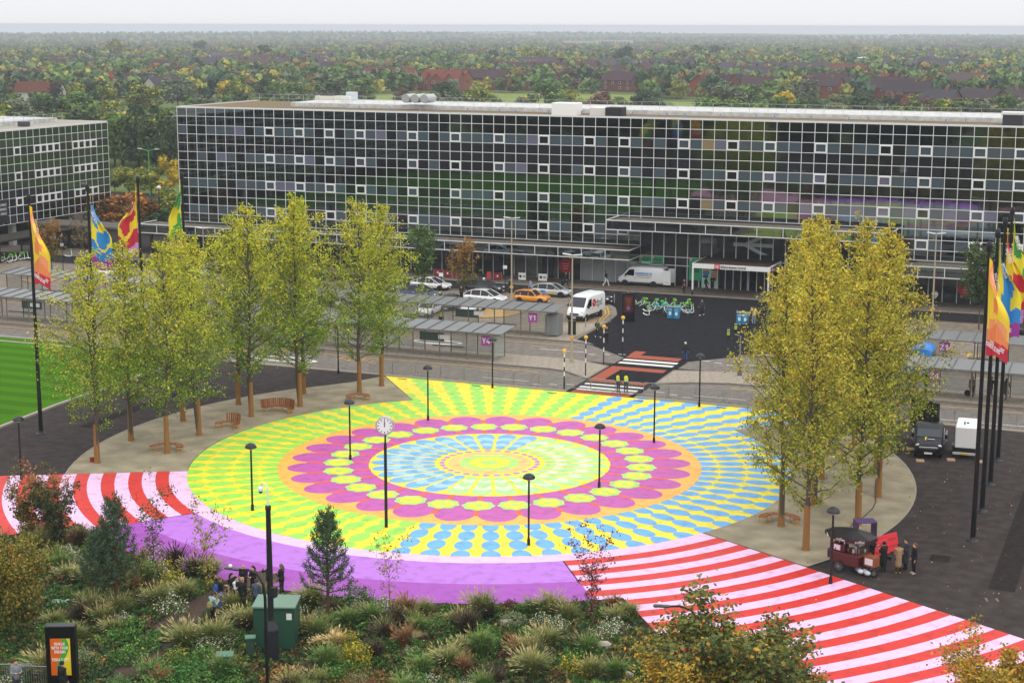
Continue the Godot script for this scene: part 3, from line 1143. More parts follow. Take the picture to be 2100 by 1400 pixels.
func side_building() -> void:
	# black glass flank of the square, left; its near end is what the station glass mirrors
	var s := thing("side_building", "black glass office block with white grid at the far left", "office building", Vector3(-104, 0, -102.6))
	var w := 1.437
	var h := 1.145
	var glass := glass_mats()
	var at := func(i: int, y: float) -> Vector3: return Vector3(0, y, i * w)
	var never := func(_i: int, _j: int) -> bool: return false
	var kind := func(_i: int, j: int) -> String: return "mirror_warm" if j % 3 == 0 else ("dark" if j % 3 == 2 else "mirror")
	var framed := func(i: int, j: int) -> bool: return j % 3 == 2 and i < 17 and (i in [2, 3, 4, 5, 8, 9, 10, 11, 14])
	# mirrored order keeps the outward side towards the square
	var at2 := func(i: int, y: float) -> Vector3: return Vector3(0, y, (110 - i) * w)
	var kind2 := func(i: int, j: int) -> String: return kind.call(110 - i, j)
	var framed2 := func(i: int, j: int) -> bool: return framed.call(109 - i, j)
	wall_grid(s, at2, [0, 110], 11, w, h, 15.85, glass, [92, 110], never, kind2, framed2)
	var g := Geo.new()
	g.box(Vector3(-10.2, 9.5, 55 * w), Vector3(20.2, 12.4, 110 * w))
	g.box(Vector3(-13, 1.6, 55 * w), Vector3(14, 3.3, 110 * w - 2))
	obj("wall", g, mat("1d1f22", 0.8), s)
	g = Geo.new()
	g.box(Vector3(-10.2, 15.8, 55 * w), Vector3(20.0, 0.1, 110 * w - 0.4))
	var roof := obj("roof", g, mat("b7b1a4", 0.95, 0, tex_blotch, 5), s)
	g = Geo.new()
	g.box(Vector3(-12.0, 16.15, 55 * w), Vector3(10.0, 0.6, 110 * w - 5))
	obj("raised_roof", g, mat("d6d7d6", 0.8, 0, tex_blotch, 8), roof)
	g = Geo.new()
	g.box(Vector3(-0.1, 15.9, 55 * w), Vector3(0.2, 0.2, 110 * w))
	g.box(Vector3(-10.0, 15.9, 0.1), Vector3(19.6, 0.2, 0.2))
	obj("parapet", g, mat("cfcfcc", 0.6), roof)
	g = Geo.new()
	for k in 30:
		g.box(Vector3(-6.5, 16.6, 2 + k * 2.2), Vector3(0.04, 1.0, 0.04))
	for y in [16.6, 17.1]:
		g.box(Vector3(-6.5, y, 34), Vector3(0.035, 0.035, 66))
	obj("roof_railing", g, mat("b9bcbd", 0.5, 0.4), roof)
	g = Geo.new()
	g.box(Vector3(-4.0, 16.2, 14.0), Vector3(1.4, 0.7, 1.0), 0, 0.03)
	obj("plant_box", g, mat("3a3d42", 0.6), roof)
	for k in 14:
		g = Geo.new()
		g.box(Vector3(-1.2, 1.7, 4.0 + k * 8.6), Vector3(0.8, 3.4, 0.8), 0, 0.03)
		obj("column", g, mat("c8c8c5", 0.7, 0, tex_fine, 2), s)
	g = Geo.new()
	g.box(Vector3(0.06, 5.1, 25.6), Vector3(0.1, 3.2, 4.3))
	var bd := obj("letting_board", g, mat("15171a", 0.5), s)
	for k in 3:
		text("lettering", ["NEW OFFICE SPACE", "OFFICE SPACE", "& RETAIL SPACE"][k], 0.34, mat("dadada", 0.5), bd, Transform3D(Basis(Vector3.UP, PI / 2), Vector3(0.13, 6.0 - k * 0.6, 25.4)), true, 3.2)
	# low dark cycle canopy in front
	var c := thing("cycle_canopy", "low dark flat canopy on black posts beside the left office block", "canopy", Vector3(-97.5, 0, -79))
	g = Geo.new()
	g.box(Vector3(0, 2.75, 4), Vector3(4.4, 0.25, 30), 0, 0.03)
	obj("canopy_roof", g, mat("4a4640", 0.9, 0, tex_blotch, 3), c)
	for k in 7:
		g = Geo.new()
		g.box(Vector3(1.7, 1.35, -10 + k * 4.4), Vector3(0.16, 2.7, 0.16))
		obj("post", g, mat("1e1f22", 0.6), c)
	# covered walk along the gap between the two buildings
	var wk := thing("covered_walkway", "long low grey roofed walkway between the two black glass buildings", "walkway", Vector3(-90, 0, -84.5))
	g = Geo.new()
	g.box(Vector3(0, 3.1, 0), Vector3(26, 0.3, 5), 0, 0.03)
	obj("walkway_roof", g, mat("76736c", 0.9, 0, tex_blotch, 4), wk)
	for k in 6:
		g = Geo.new()
		g.box(Vector3(-11 + k * 4.4, 1.5, 2.0), Vector3(0.3, 3.0, 0.3))
		obj("post", g, mat("2a2a2c", 0.7), wk)


func cloud(n: int, size: float, dark: Color, light: Color, accent: Color, share: float, tall: float, seed_: int) -> Geo:
	# a crown of unit width and height `tall`: lobes, each a scatter of leaf clumps; the bottom lies at 0
	var r := RandomNumberGenerator.new()
	r.seed = seed_
	var g := Geo.new()
	var lobes := []
	for i in 13:
		var a := r.randf() * TAU
		var y := r.randf_range(0.2, 0.86)
		var reach := sqrt(maxf(0.05, 1.0 - pow((y - 0.45) / 0.55, 2.0))) * 0.34 * r.randf_range(0.35, 1.0)
		lobes.append([Vector3(cos(a) * reach, y * tall, sin(a) * reach), r.randf_range(0.12, 0.22), r.randf()])
	for i in n:
		var l: Array = lobes[i % 13]
		var d := Vector3(r.randfn(), r.randfn(), r.randfn()).normalized()
		var p: Vector3 = l[0] + d * Vector3(1, 0.85 * sqrt(tall), 1) * l[1] * r.randf_range(0.55, 1.12)
		if p.y < 0.03:
			p.y = 0.03 + r.randf() * 0.1
		var nn := (d + Vector3(r.randfn(), r.randfn() + 0.4, r.randfn()) * 0.6).normalized()
		var a := nn.cross(Vector3(r.randfn(), r.randfn(), r.randfn())).normalized()
		var b := nn.cross(a)
		var s := size * r.randf_range(0.6, 1.4)
		var mixv := clampf(l[2] * 0.6 + r.randf() * 0.5, 0, 1)
		g.col = (accent if r.randf() < share * (0.3 + 1.4 * l[2]) else dark.lerp(light, mixv)) * 1.08
		g.q(p - a * s, p - b * s * 0.6, p + a * s, p + b * s * 0.6)
	return g


func trunk_geo(h: float, r: float) -> Geo:
	var g := Geo.new()
	g.tube([Vector3.ZERO, Vector3(0.02, h * 0.5, 0.03), Vector3(0, h, 0)], [r, r * 0.75, r * 0.4], 7)
	return g


func countryside() -> void:
	var leafy := vmat(0.9, 0.15)
	var pals := [["30471f", "5f7d36", "86943e", 0.08, "green", 0.95], ["3d5220", "7a8a38", "a89c34", 0.25, "yellowing green", 0.95], ["25361f", "43562f", "52663a", 0.1, "dark green", 0.9],
		["7d7414", "c0a81f", "d8b925", 0.3, "yellow", 1.15], ["5a4420", "8f6a2c", "b5742a", 0.35, "orange brown", 0.95], ["3d4a33", "667055", "78805a", 0.2, "grey green", 1.0], ["1c2b22", "2e4232", "37503a", 0.1, "dark conifer", 1.7], ["4f3b33", "74584a", "86664f", 0.2, "russet", 0.95]]
	var meshes := []
	for k in pals.size():
		var row := []
		for j in 3:
			row.append(cloud(1700, 0.042, lin(pals[k][0]), lin(pals[k][1]), lin(pals[k][2]), pals[k][3], pals[k][5], 40 + k * 5 + j).mesh(leafy))
		meshes.append(row)
	var trunk := trunk_geo(1.0, 0.05).mesh(mat("4a4034", 0.95))
	# meadows
	var fields := [[Vector3(-301.12, 0, -546.71), Vector3(-269.58, 0, -585.18), Vector3(-223.86, 0, -600.85), Vector3(-183.11, 0, -602.5), Vector3(-162.59, 0, -558.3), Vector3(-159.25, 0, -504), Vector3(-258.74, 0, -466.57)], [Vector3(-149.22, 0, -544.95), Vector3(-124.66, 0, -546.95), Vector3(-102.73, 0, -505.12), Vector3(-128.67, 0, -485.23)], [Vector3(-296.41, 0, -1307.32), Vector3(-94.47, 0, -1373.21), Vector3(-84, 0, -1262.33), Vector3(-274.62, 0, -1217.08)], [Vector3(-351.23, 0, -611.44), Vector3(-332.73, 0, -606.49), Vector3(-276.45, 0, -500.07), Vector3(-285.35, 0, -495.9)]]
	var polys := []
	for f in fields:
		var p := PackedVector2Array()
		for k in f:
			p.append(Vector2(k.x, k.z))
		polys.append(p)
		var g := Geo.new()
		g.sheet(p, -0.1)
		stuff(tag(obj("meadow", g, mat("8b9a52", 1.0, 0, tex_blotch, 60)), "pale green open meadow beyond the station roof" if polys.size() == 1 else ("small green field at the end of the meadow" if polys.size() == 2 else ("thin green field before the white sheds" if polys.size() == 3 else "green clearing left of the meadow")), "meadow"))
	# houses
	var spots := []
	var hs := [[Vector3(-436.93, 0, -505.72), 30, 9, "8f5a44", "4b4548", 0], [Vector3(-360.2, 0, -419.5), 17, 8, "d9d4c8", "74493a", 0], [Vector3(-413.92, 0, -535.02), 15, 8, "8a5140", "8a4a38", 1], [Vector3(-390.56, 0, -527.74), 18, 8, "cfc8ba", "54464a", 0], [Vector3(-355.18, 0, -493.74), 14, 8, "d8d4ca", "565052", 1], [Vector3(-686.36, 0, -821.89), 22, 9, "8c5a48", "5b474b", 0], [Vector3(-678.22, 0, -854.82), 24, 9, "87503f", "57464b", 0], [Vector3(-591.42, 0, -767.02), 18, 9, "9a6a4a", "564a50", 0], [Vector3(-607.33, 0, -758.98), 20, 9, "8a5a4a", "5b4a50", 1], [Vector3(-927.14, 0, -1206.06), 20, 9, "7d564c", "63555a", 0], [Vector3(-532.3, 0, -762.16), 22, 9, "8f5f4c", "5a474b", 0], [Vector3(-431.3, 0, -616.88), 20, 9, "7f5044", "55464b", 0], [Vector3(-511.15, 0, -807.58), 15, 9, "98654e", "5f4b4c", 1], [Vector3(-348.31, 0, -547.8), 13, 8, "d8d6d0", "4d4a50", 0], [Vector3(-661.11, 0, -1030.56), 26, 9, "c9c4b8", "6d6870", 0], [Vector3(-599.27, 0, -1008.65), 22, 9, "80604f", "5f4f55", 0], [Vector3(-530.23, 0, -977.74), 18, 9, "d0cabb", "58505a", 0], [Vector3(-417.1, 0, -766.05), 18, 9, "7d574a", "5b4c54", 0], [Vector3(-521.37, 0, -779), 16, 8, "8a5c49", "584a50", 1], [Vector3(-1077.32, 0, -1489.43), 18, 9, "8c6a5c", "6f6266", 0],
		[Vector3(-315.26, 0, -628.73), 26, 10, "c9a58c", "7c5046", 0], [Vector3(-297.21, 0, -610.05), 14, 9, "a5674d", "7c5046", 1], [Vector3(-284.82, 0, -615.98), 15, 10, "9c5f48", "8a4e41", 2], [Vector3(-277.63, 0, -612.83), 14, 10, "9c5f48", "8a4e41", 2], [Vector3(-276.12, 0, -620.14), 13, 9, "a3694f", "8f5446", 0], [Vector3(-268.12, 0, -630.66), 26, 9, "7b5244", "57474b", 0], [Vector3(-346.6, 0, -833.04), 18, 9, "d0c6b4", "6a4a44", 0], [Vector3(-314.7, 0, -796.63), 22, 9, "8a5a48", "57484c", 0], [Vector3(-307.29, 0, -820.65), 24, 9, "845444", "5b494d", 0], [Vector3(-277.08, 0, -795.63), 22, 9, "8d5c49", "5f4d50", 0], [Vector3(-236.5, 0, -727.19), 16, 9, "d6cdbd", "5c4a4d", 1], [Vector3(-239.55, 0, -759.22), 18, 9, "8b5a48", "5b4a4e", 0], [Vector3(-249.91, 0, -828.74), 20, 9, "9c5f48", "604a4a", 1], [Vector3(-265.97, 0, -931.46), 34, 9, "8a5a4a", "58525a", 0], [Vector3(-230.71, 0, -838.25), 16, 9, "935c48", "604a4a", 1], [Vector3(-201.3, 0, -642.76), 20, 9, "825343", "5a484c", 0], [Vector3(-246.42, 0, -634.34), 13, 9, "7d5547", "55464b", 1],
		[Vector3(-154.27, 0, -610.39), 16, 9, "a05c44", "6a4640", 1], [Vector3(-140.66, 0, -611.15), 22, 9, "945a46", "50434a", 2], [Vector3(-174.64, 0, -710.8), 12, 8, "9a5d48", "6a4840", 1], [Vector3(-151.86, 0, -736.79), 44, 10, "7d5a50", "5a525a", 0], [Vector3(-184.83, 0, -822.1), 40, 10, "7f5e54", "625a62", 0], [Vector3(-161.76, 0, -824.16), 40, 10, "7d5e54", "5f5860", 0], [Vector3(-127.18, 0, -606.41), 16, 8, "8f5a48", "5c4a4c", 0], [Vector3(-104.69, 0, -617), 20, 9, "8a5444", "5e4a4c", 0], [Vector3(-102.46, 0, -646.47), 26, 9, "8f5a48", "57484d", 0], [Vector3(-135.69, 0, -836.97), 26, 9, "a5705c", "7a5348", 0], [Vector3(-116.82, 0, -785.35), 22, 9, "a5705c", "7a5248", 1], [Vector3(-83.38, 0, -661.45), 18, 9, "9c5a44", "8a4a3c", 1], [Vector3(-68.65, 0, -597.23), 20, 10, "8c4a38", "54464a", 0], [Vector3(-57.9, 0, -559.74), 18, 9, "94553f", "50444a", 0], [Vector3(-96.54, 0, -679.85), 18, 9, "d2cabb", "5c5054", 1], [Vector3(-98.27, 0, -609.19), 12, 8, "8f5844", "57484c", 0], [Vector3(-143.59, 0, -993.3), 24, 9, "8c6252", "5d5560", 0], [Vector3(-105.82, 0, -988.08), 40, 10, "a08066", "5a5560", 0], [Vector3(-135.66, 0, -1062.58), 36, 10, "8f7262", "5c5762", 0], [Vector3(-97.5, 0, -1068.41), 30, 10, "94705c", "5d5862", 0], [Vector3(-92.42, 0, -669.3), 14, 9, "8b5545", "564a50", 0], [Vector3(-23.85, 0, -503.24), 14, 8, "8d6250", "5b5054", 0], [Vector3(-12.92, 0, -501.09), 13, 8, "8f6350", "5a5052", 1], [Vector3(-35.56, 0, -490.75), 12, 8, "7f6052", "56505a", 0], [Vector3(-49.32, 0, -689.77), 18, 9, "8a5a48", "6a5a5a", 0]]
	for k in 46:
		var d := 950.0 + 2600.0 * pow(rng.randf(), 1.4)
		var az := deg_to_rad(rf(-39.5, -4.5))
		hs.append([Vector3(43.3 + sin(az) * d, 0, 103.5 - cos(az) * d), rf(14, 34), 9.5, pick(["8a5a49", "a58672", "9c6a54", "d8d0c2", "e4e1da"]), pick(["5b4c52", "5f5660", "6d5650", "655c66"]), 0])
	hs.sort_custom(func(p, q): return atan2(p[0].x - 43.3, 103.5 - p[0].z) < atan2(q[0].x - 43.3, 103.5 - q[0].z))
	for i in hs.size():
		var h: Array = hs[i]
		var pos: Vector3 = h[0] + Vector3(0, lie(h[0]) - 0.2, 0)
		spots.append([Vector2(pos.x, pos.z), maxf(9.0, h[1] * 0.55)])
		var far := pos.distance_to(Vector3(43, 0, 103)) > 1100
		var size: String = "small" if h[1] < 16 else ("wide" if h[1] < 25 else "long terraced")
		var tone := {"d": "pale", "c": "pale", "a": "orange brick", "9": "red brick", "8": "red brick", "7": "dark brick"}
		var rtone := {"4": "slate grey", "5": "dark brown", "6": "brown", "7": "russet", "8": "red tiled"}
		var zone: String = "left distance" if pos.x < -330 else ("distance behind the station" if pos.x < -190 else "right distance")
		var lab := "%s %s house, %s roof, %s%s, %s from left" % [size, tone.get(str(h[3])[0], "brick"), rtone.get(str(h[4])[0], "brown"), "far " if far else "", zone, ordinal(i)]
		house(pos, rf(-0.5, 0.5) + (PI / 2 if h[5] == 1 else 0.0), h[1], h[2], h[3], h[4], h[5], far, lab)
	# church, sheds, long roofs on the skyline
	var ch := thing("church_tower", "square pale stone church tower with battlements among dark trees, upper right", "church tower", Vector3(-490.23, -4, -1635.17), 0.3)
	var g := Geo.new()
	g.box(Vector3(0, 6.5, 0), Vector3(8, 13, 8))
	obj("wall", g, mat("a89d89", 0.9, 0, tex_blotch, 4), ch)
	g = Geo.new()
	for s in [-1, 1]:
		for k in 4:
			g.box(Vector3(s * 3.7, 13.6, -3.6 + k * 2.4), Vector3(0.6, 1.2, 1.2))
			g.box(Vector3(-3.6 + k * 2.4, 13.6, s * 3.71), Vector3(1.2, 1.2, 0.6))
	obj("battlements", g, mat("a89d89", 0.9), ch)
	for s in [[0, 4.03, 0.0], [4.03, 0, PI / 2]]:
		g = Geo.new()
		g.box(Vector3(s[0], 9.6, s[1]), Vector3(1.3, 2.6, 0.12), s[2])
		obj("window", g, mat("2b2b2e", 0.6), ch)
	var wt := thing("white_tower", "small white turret with a dark cap beside the long brick roofs, right", "turret", Vector3(-101.28, 0, -1040.02), 0.0)
	g = Geo.new()
	g.box(Vector3(0, 5, 0), Vector3(3.6, 10, 3.6))
	obj("wall", g, mat("e6e4dc", 0.8), wt)
	g = Geo.new()
	g.lathe([[2.7, 10], [2.2, 11.5], [0.5, 12.7], [0.02, 13.5]], Vector3.ZERO, 4, false)
	obj("roof", g, mat("4a4a52", 0.8), wt)
	for w in [[Vector3(-190.02, -2, -1361.29), 62, 60, 5, "long low white shed roof in the fields at right", "eef0f0"], [Vector3(-139.62, 0, -1233.07), 30, 50, 4, "smaller white shed beyond the brick roofs", "e4e6e6"], [Vector3(-1921.77, -8, -4714.29), 180, 60, 16, "long pale flat building on the skyline, centre", "d8dcdc"], [Vector3(-926.51, -8, -2616.69), 60, 16, 11, "white fronted long block far behind the meadow", "ddd6cc"], [Vector3(-879.7, -8, -4871.72), 200, 60, 14, "pale sheds on the right skyline", "dcdee0"], [Vector3(-989.59, -9, -2989.47), 70, 14, 11, "row of pink gabled flats far behind the meadow", "c9a094"]]:
		var b := thing("distant_shed", w[4], "shed", w[0], 0.12)
		g = Geo.new()
		g.box(Vector3(0, w[3] / 2.0, 0), Vector3(w[1], w[3], w[2]))
		obj("wall", g, mat("c5c3bd", 0.9), b)
		g = Geo.new()
		g.box(Vector3(0, w[3] + 0.3, 0), Vector3(w[1] + 1.5, 0.6, w[2] + 1.5))
		obj("roof", g, mat(w[5], 0.8), b)
		if w[3] > 10:
			for k in 9:
				g = Geo.new()
				g.box(Vector3((k - 4) * w[1] / 9.5, w[3] * 0.55, w[2] / 2.0), Vector3(w[1] / 16.0, 5, 0.3))
				obj("window", g, mat("5d6066", 0.5), b)
	# single trees that stand out: [place, height, width], kind
	var marked := [[[Vector3(-301.29, 0, -455.67), 8.19, 7.72], 3], [[Vector3(-245.89, 0, -463.87), 11.12, 13.48], 0], [[Vector3(-273.06, 0, -459.93), 9.95, 11.39], 0], [[Vector3(-302.65, 0, -361.87), 11.47, 8.52], 1], [[Vector3(-288.76, 0, -361.53), 10.88, 7.73], 1], [[Vector3(-336.7, 0, -397.27), 11.16, 6.28], 6], [[Vector3(-15.63, 0, -507), 11.35, 11.9], 2], [[Vector3(-127.53, 0, -550.31), 4.24, 7.15], 3], [[Vector3(-99.42, 0, -506.65), 6.6, 14], 2], [[Vector3(-90.12, 0, -722.79), 11, 6.39], 6], [[Vector3(-94.47, 0, -796.21), 9.9, 5.88], 6], [[Vector3(-225.82, 0, -473.17), 2.93, 8.6], 3], [[Vector3(-188.84, 0, -490.29), 3.31, 6.37], 3], [[Vector3(-303.99, 0, -348.07), 8.7, 10.05], 0], [[Vector3(-304.89, 0, -331.97), 7.24, 9.84], 0], [[Vector3(-321.91, 0, -432.94), 5.48, 9.54], 2], [[Vector3(-271.03, 0, -469.73), 8.59, 7.69], 1], [[Vector3(-382.1, 0, -1008.02), 15.28, 13.98], 1], [[Vector3(-149.37, 0, -786.13), 6.17, 14.44], 1], [[Vector3(-151.95, 0, -877.27), 5.63, 11.75], 2], [[Vector3(-82.3, 0, -548.42), 4.5, 10.54], 1], [[Vector3(-69.62, 0, -520.38), 5.37, 11.18], 0], [[Vector3(-60.46, 0, -508.82), 5.25, 9.13], 2], [[Vector3(-48, 0, -530.35), 6.09, 11.29], 1], [[Vector3(-39.31, 0, -518.54), 6.31, 10.33], 0], [[Vector3(-29.53, 0, -523.04), 8.06, 12.98], 1], [[Vector3(-81.38, 0, -506.99), 4.24, 9.16], 0], [[Vector3(-77.03, 0, -1026.93), 11.87, 16.69], 2], [[Vector3(-150.39, 0, -483.15), 4.62, 6.54], 0], [[Vector3(-172.22, 0, -596.26), 7.96, 9.47], 2], [[Vector3(-155.05, 0, -582.51), 7.35, 9.23], 1], [[Vector3(-233.91, 0, -640.32), 5.47, 9.33], 5], [[Vector3(-221.52, 0, -633.11), 6.29, 11.5], 7], [[Vector3(-218.24, 0, -647.82), 5.47, 10.75], 0], [[Vector3(-240.27, 0, -484.02), 6.74, 7.67], 7], [[Vector3(-242.88, 0, -541.25), 4.46, 9.54], 5], [[Vector3(-286.33, 0, -656.98), 11.39, 9.74], 1], [[Vector3(-391.33, 0, -1003.24), 16.28, 11.87], 1], [[Vector3(-423.39, 0, -1017.48), 15.24, 12.84], 2], [[Vector3(-452.53, 0, -971.58), 15.18, 12.52], 2], [[Vector3(-406.89, 0, -836.6), 10.71, 12.25], 7], [[Vector3(-343.68, 0, -782.27), 7.19, 14.2], 2], [[Vector3(-329.46, 0, -1035.25), 19.09, 15.48], 2], [[Vector3(-352.46, 0, -1054.37), 6.98, 12.22], 2], [[Vector3(-301.4, 0, -1049.76), 9.58, 12.73], 2], [[Vector3(-379.42, 0, -1404.2), 16.85, 15.63], 2], [[Vector3(-351.56, 0, -1369.43), 17.25, 16.12], 2], [[Vector3(-336.45, 0, -618.54), 13.95, 14.38], 0], [[Vector3(-365.98, 0, -604.35), 9.28, 14.41], 0], [[Vector3(-409.38, 0, -659.4), 8.04, 15.64], 5], [[Vector3(-409.33, 0, -612.38), 8.6, 10.95], 1], [[Vector3(-439.93, 0, -644.51), 10.02, 10.46], 4], [[Vector3(-446.41, 0, -625.19), 11.8, 11.86], 4], [[Vector3(-430.83, 0, -573.18), 13.83, 12.14], 0], [[Vector3(-454.43, 0, -590.58), 6.19, 11.04], 1], [[Vector3(-752.29, 0, -982), 15.62, 15.81], 2], [[Vector3(-511.67, 0, -609.54), 7.47, 11.68], 5], [[Vector3(-839.03, 0, -1150.24), 19.55, 18.01], 1], [[Vector3(-911.96, 0, -1399.96), 18.94, 17.78], 2], [[Vector3(-647.49, 0, -1076.7), 17.73, 20.08], 2], [[Vector3(-55.5, 0, -686.83), 7.07, 7.96], 4], [[Vector3(-69.03, 0, -747.07), 4.77, 7.56], 4], [[Vector3(-41.46, 0, -838.72), 2.6, 10], 4]]
	var tid := 0
	for m in marked:
		var t: Array = m[0]
		single_tree(t[0], t[1], t[2], meshes[m[1]][tid % 3], trunk, pals[m[1]][4], tid)
		spots.append([Vector2(t[0].x, t[0].z), t[2] * 0.3])
		tid += 1
	# the belt behind and between the two black buildings
	for b in [[[Vector3(-165, 0, -192.6), 12.6, 7.47], 0], [[Vector3(-158.26, 0, -189), 13.89, 8.37], 2], [[Vector3(-155.02, 0, -190.41), 12.3, 8.36], 2], [[Vector3(-150.93, 0, -189.64), 13.02, 6.22], 2], [[Vector3(-170.06, 0, -197.16), 10.94, 5.43], 2], [[Vector3(-174.27, 0, -209.58), 13.48, 7.86], 2], [[Vector3(-166.84, 0, -212.83), 13.16, 7.38], 0], [[Vector3(-210.53, 0, -243.28), 8.94, 8.85], 2], [[Vector3(-228.05, 0, -254.84), 8.54, 11.9], 1], [[Vector3(-240.88, 0, -259.42), 7.82, 10.85], 2], [[Vector3(-196.99, 0, -231.43), 9.53, 7.28], 1], [[Vector3(-197.26, 0, -249.15), 12.55, 8.79], 2], [[Vector3(-133.34, 0, -149.53), 5.03, 5.46], 1], [[Vector3(-128.2, 0, -148.86), 5.51, 6.3], 1], [[Vector3(-124.02, 0, -148.76), 6.95, 4.47], 3], [[Vector3(-137.35, 0, -150.74), 4.18, 3.68], 2], [[Vector3(-107.37, 0, -122.07), 4.69, 4.81], 1], [[Vector3(-102.45, 0, -103.05), 5.81, 7.47], 4], [[Vector3(-104.73, 0, -100.78), 5.21, 5.22], 4], [[Vector3(-99.13, 0, -104.47), 5.67, 5.22], 4], [[Vector3(-95.8, 0, -105.89), 5.09, 4.46], 1], [[Vector3(-94.14, 0, -100.21), 4.27, 4.07], 2]]:
		var t: Array = b[0]
		single_tree(t[0], t[1], t[2], meshes[b[1]][tid % 3], trunk, pals[b[1]][4], tid)
		tid += 1
	var singles := tid
	var tries := 0
	while singles < 285 and tries < 6000:
		tries += 1
		var d := 1.0 / rf(1.0 / 1050.0, 1.0 / 360.0)
		var az := deg_to_rad(rf(-39.8, -4.2))
		var p := Vector3(43.3 + sin(az) * d, 0, 103.5 - cos(az) * d)
		if not free_spot(p, spots, polys, 1.0):
			continue
		var k: int = pick([0, 0, 0, 0, 1, 1, 2, 2, 5, 5, 5, 7, 3])
		if k == 3 and rng.randf() < 0.5:
			k = 0
		var ht := rf(7, 13)
		spots.append([Vector2(p.x, p.z), 2.5])
		single_tree(p, ht, ht * rf(0.8, 1.15), meshes[k][singles % 3], trunk, pals[k][4], singles)
		singles += 1
	# beyond: one wooded mass
	for part in 3:
		var mm := MultiMesh.new()
		mm.transform_format = MultiMesh.TRANSFORM_3D
		mm.use_colors = true
		var base := cloud(150, 0.13, Color(0.55, 0.55, 0.55), Color(1, 1, 1), Color(0.9, 0.85, 0.6), 0.1, 1.0, 900 + part)
		mm.mesh = base.mesh(leafy)
		var xs := []
		var cs := []
		var cols := [lin("5a7436"), lin("6f8446"), lin("47603a"), lin("928f40"), lin("7c6a40"), lin("64765a"), lin("3d5640"), lin("567040")]
		var tries2 := 0
		while xs.size() < 4200 and tries2 < 20000:
			tries2 += 1
			var d := 1.0 / rf(1.0 / 6500.0, 1.0 / 700.0)
			if rng.randf() < 0.35:
				d = rf(1500, 6500)
			var az := deg_to_rad(rf(-41.5, -2.5))
			var p := Vector3(43.3 + sin(az) * d, -0.5, 103.5 - cos(az) * d)
			if not free_spot(p, spots, polys, 1.0) or (d < 1050 and rng.randf() < 0.5):
				continue
			var ht := rf(6, 12) if d < 3000 else rf(6, 10)
			xs.append(Transform3D(Basis(Vector3.UP, rng.randf() * TAU).scaled(Vector3(ht * rf(0.9, 1.4), ht, ht * rf(0.9, 1.4))), p + Vector3.UP * lie(p)))
			cs.append(cols[rng.randi() % 8] * rf(1.0, 1.5))
		mm.instance_count = xs.size()
		for i in xs.size():
			mm.set_instance_transform(i, xs[i])
			mm.set_instance_color(i, cs[i])
		var mi := MultiMeshInstance3D.new()
		mi.name = numbered("distant_woodland")
		mi.multimesh = mm
		add_child(mi)
		tag(mi, "hazy mass of distant trees reaching the skyline", "woodland", "", "stuff")
	# trees of the avenue behind the viewer, which the station glass mirrors
	var mm := MultiMesh.new()
	mm.transform_format = MultiMesh.TRANSFORM_3D
	mm.use_colors = true
	mm.mesh = cloud(700, 0.07, Color(0.5, 0.5, 0.5), Color(1, 1, 1), Color(1, 0.8, 0.4), 0.15, 1.0, 77).mesh(leafy)
	mm.instance_count = 420
	for i in 420:
		var ht := rf(9, 14)
		var px := rf(-420, 60)
		var pz := rf(150, 560)
		if i % 3 == 0:
			pz = 128 + (i % 2) * 24
		mm.set_instance_transform(i, Transform3D(Basis(Vector3.UP, rng.randf() * TAU).scaled(Vector3(ht, ht, ht)), Vector3(px, 0, pz)))
		mm.set_instance_color(i, [lin("47592c"), lin("5e6a30"), lin("34462a"), lin("7c6a2c")][i % 4])
	var mi := MultiMeshInstance3D.new()
	mi.name = numbered("avenue_trees")
	mi.multimesh = mm
	add_child(mi)
	tag(mi, "avenue of trees facing the station, seen only in its glass", "woodland", "", "stuff")


func ordinal(i: int) -> String:
	var k := i + 1
	var e := "th"
	if k % 100 < 11 or k % 100 > 13:
		e = {1: "st", 2: "nd", 3: "rd"}.get(k % 10, "th")
	return str(k) + e


func free_spot(p: Vector3, spots: Array, polys: Array, grow: float) -> bool:
	var f := Vector2(p.x, p.z)
	var eye := Vector2(43.3, 103.5)
	var d := (eye - f).normalized()
	for s in spots:
		var o: Vector2 = f - s[0]
		var l := o.dot(d)
		if absf(o.dot(Vector2(d.y, -d.x))) < s[1] * grow + 3.0 and l > -s[1] - 3.0 and l < (25.0 if s[1] > 8.0 else 5.0):
			return false
	for q in polys:
		if Geometry2D.is_point_in_polygon(f, q) or Geometry2D.is_point_in_polygon(f - d * 14, q):
			return false
	return true


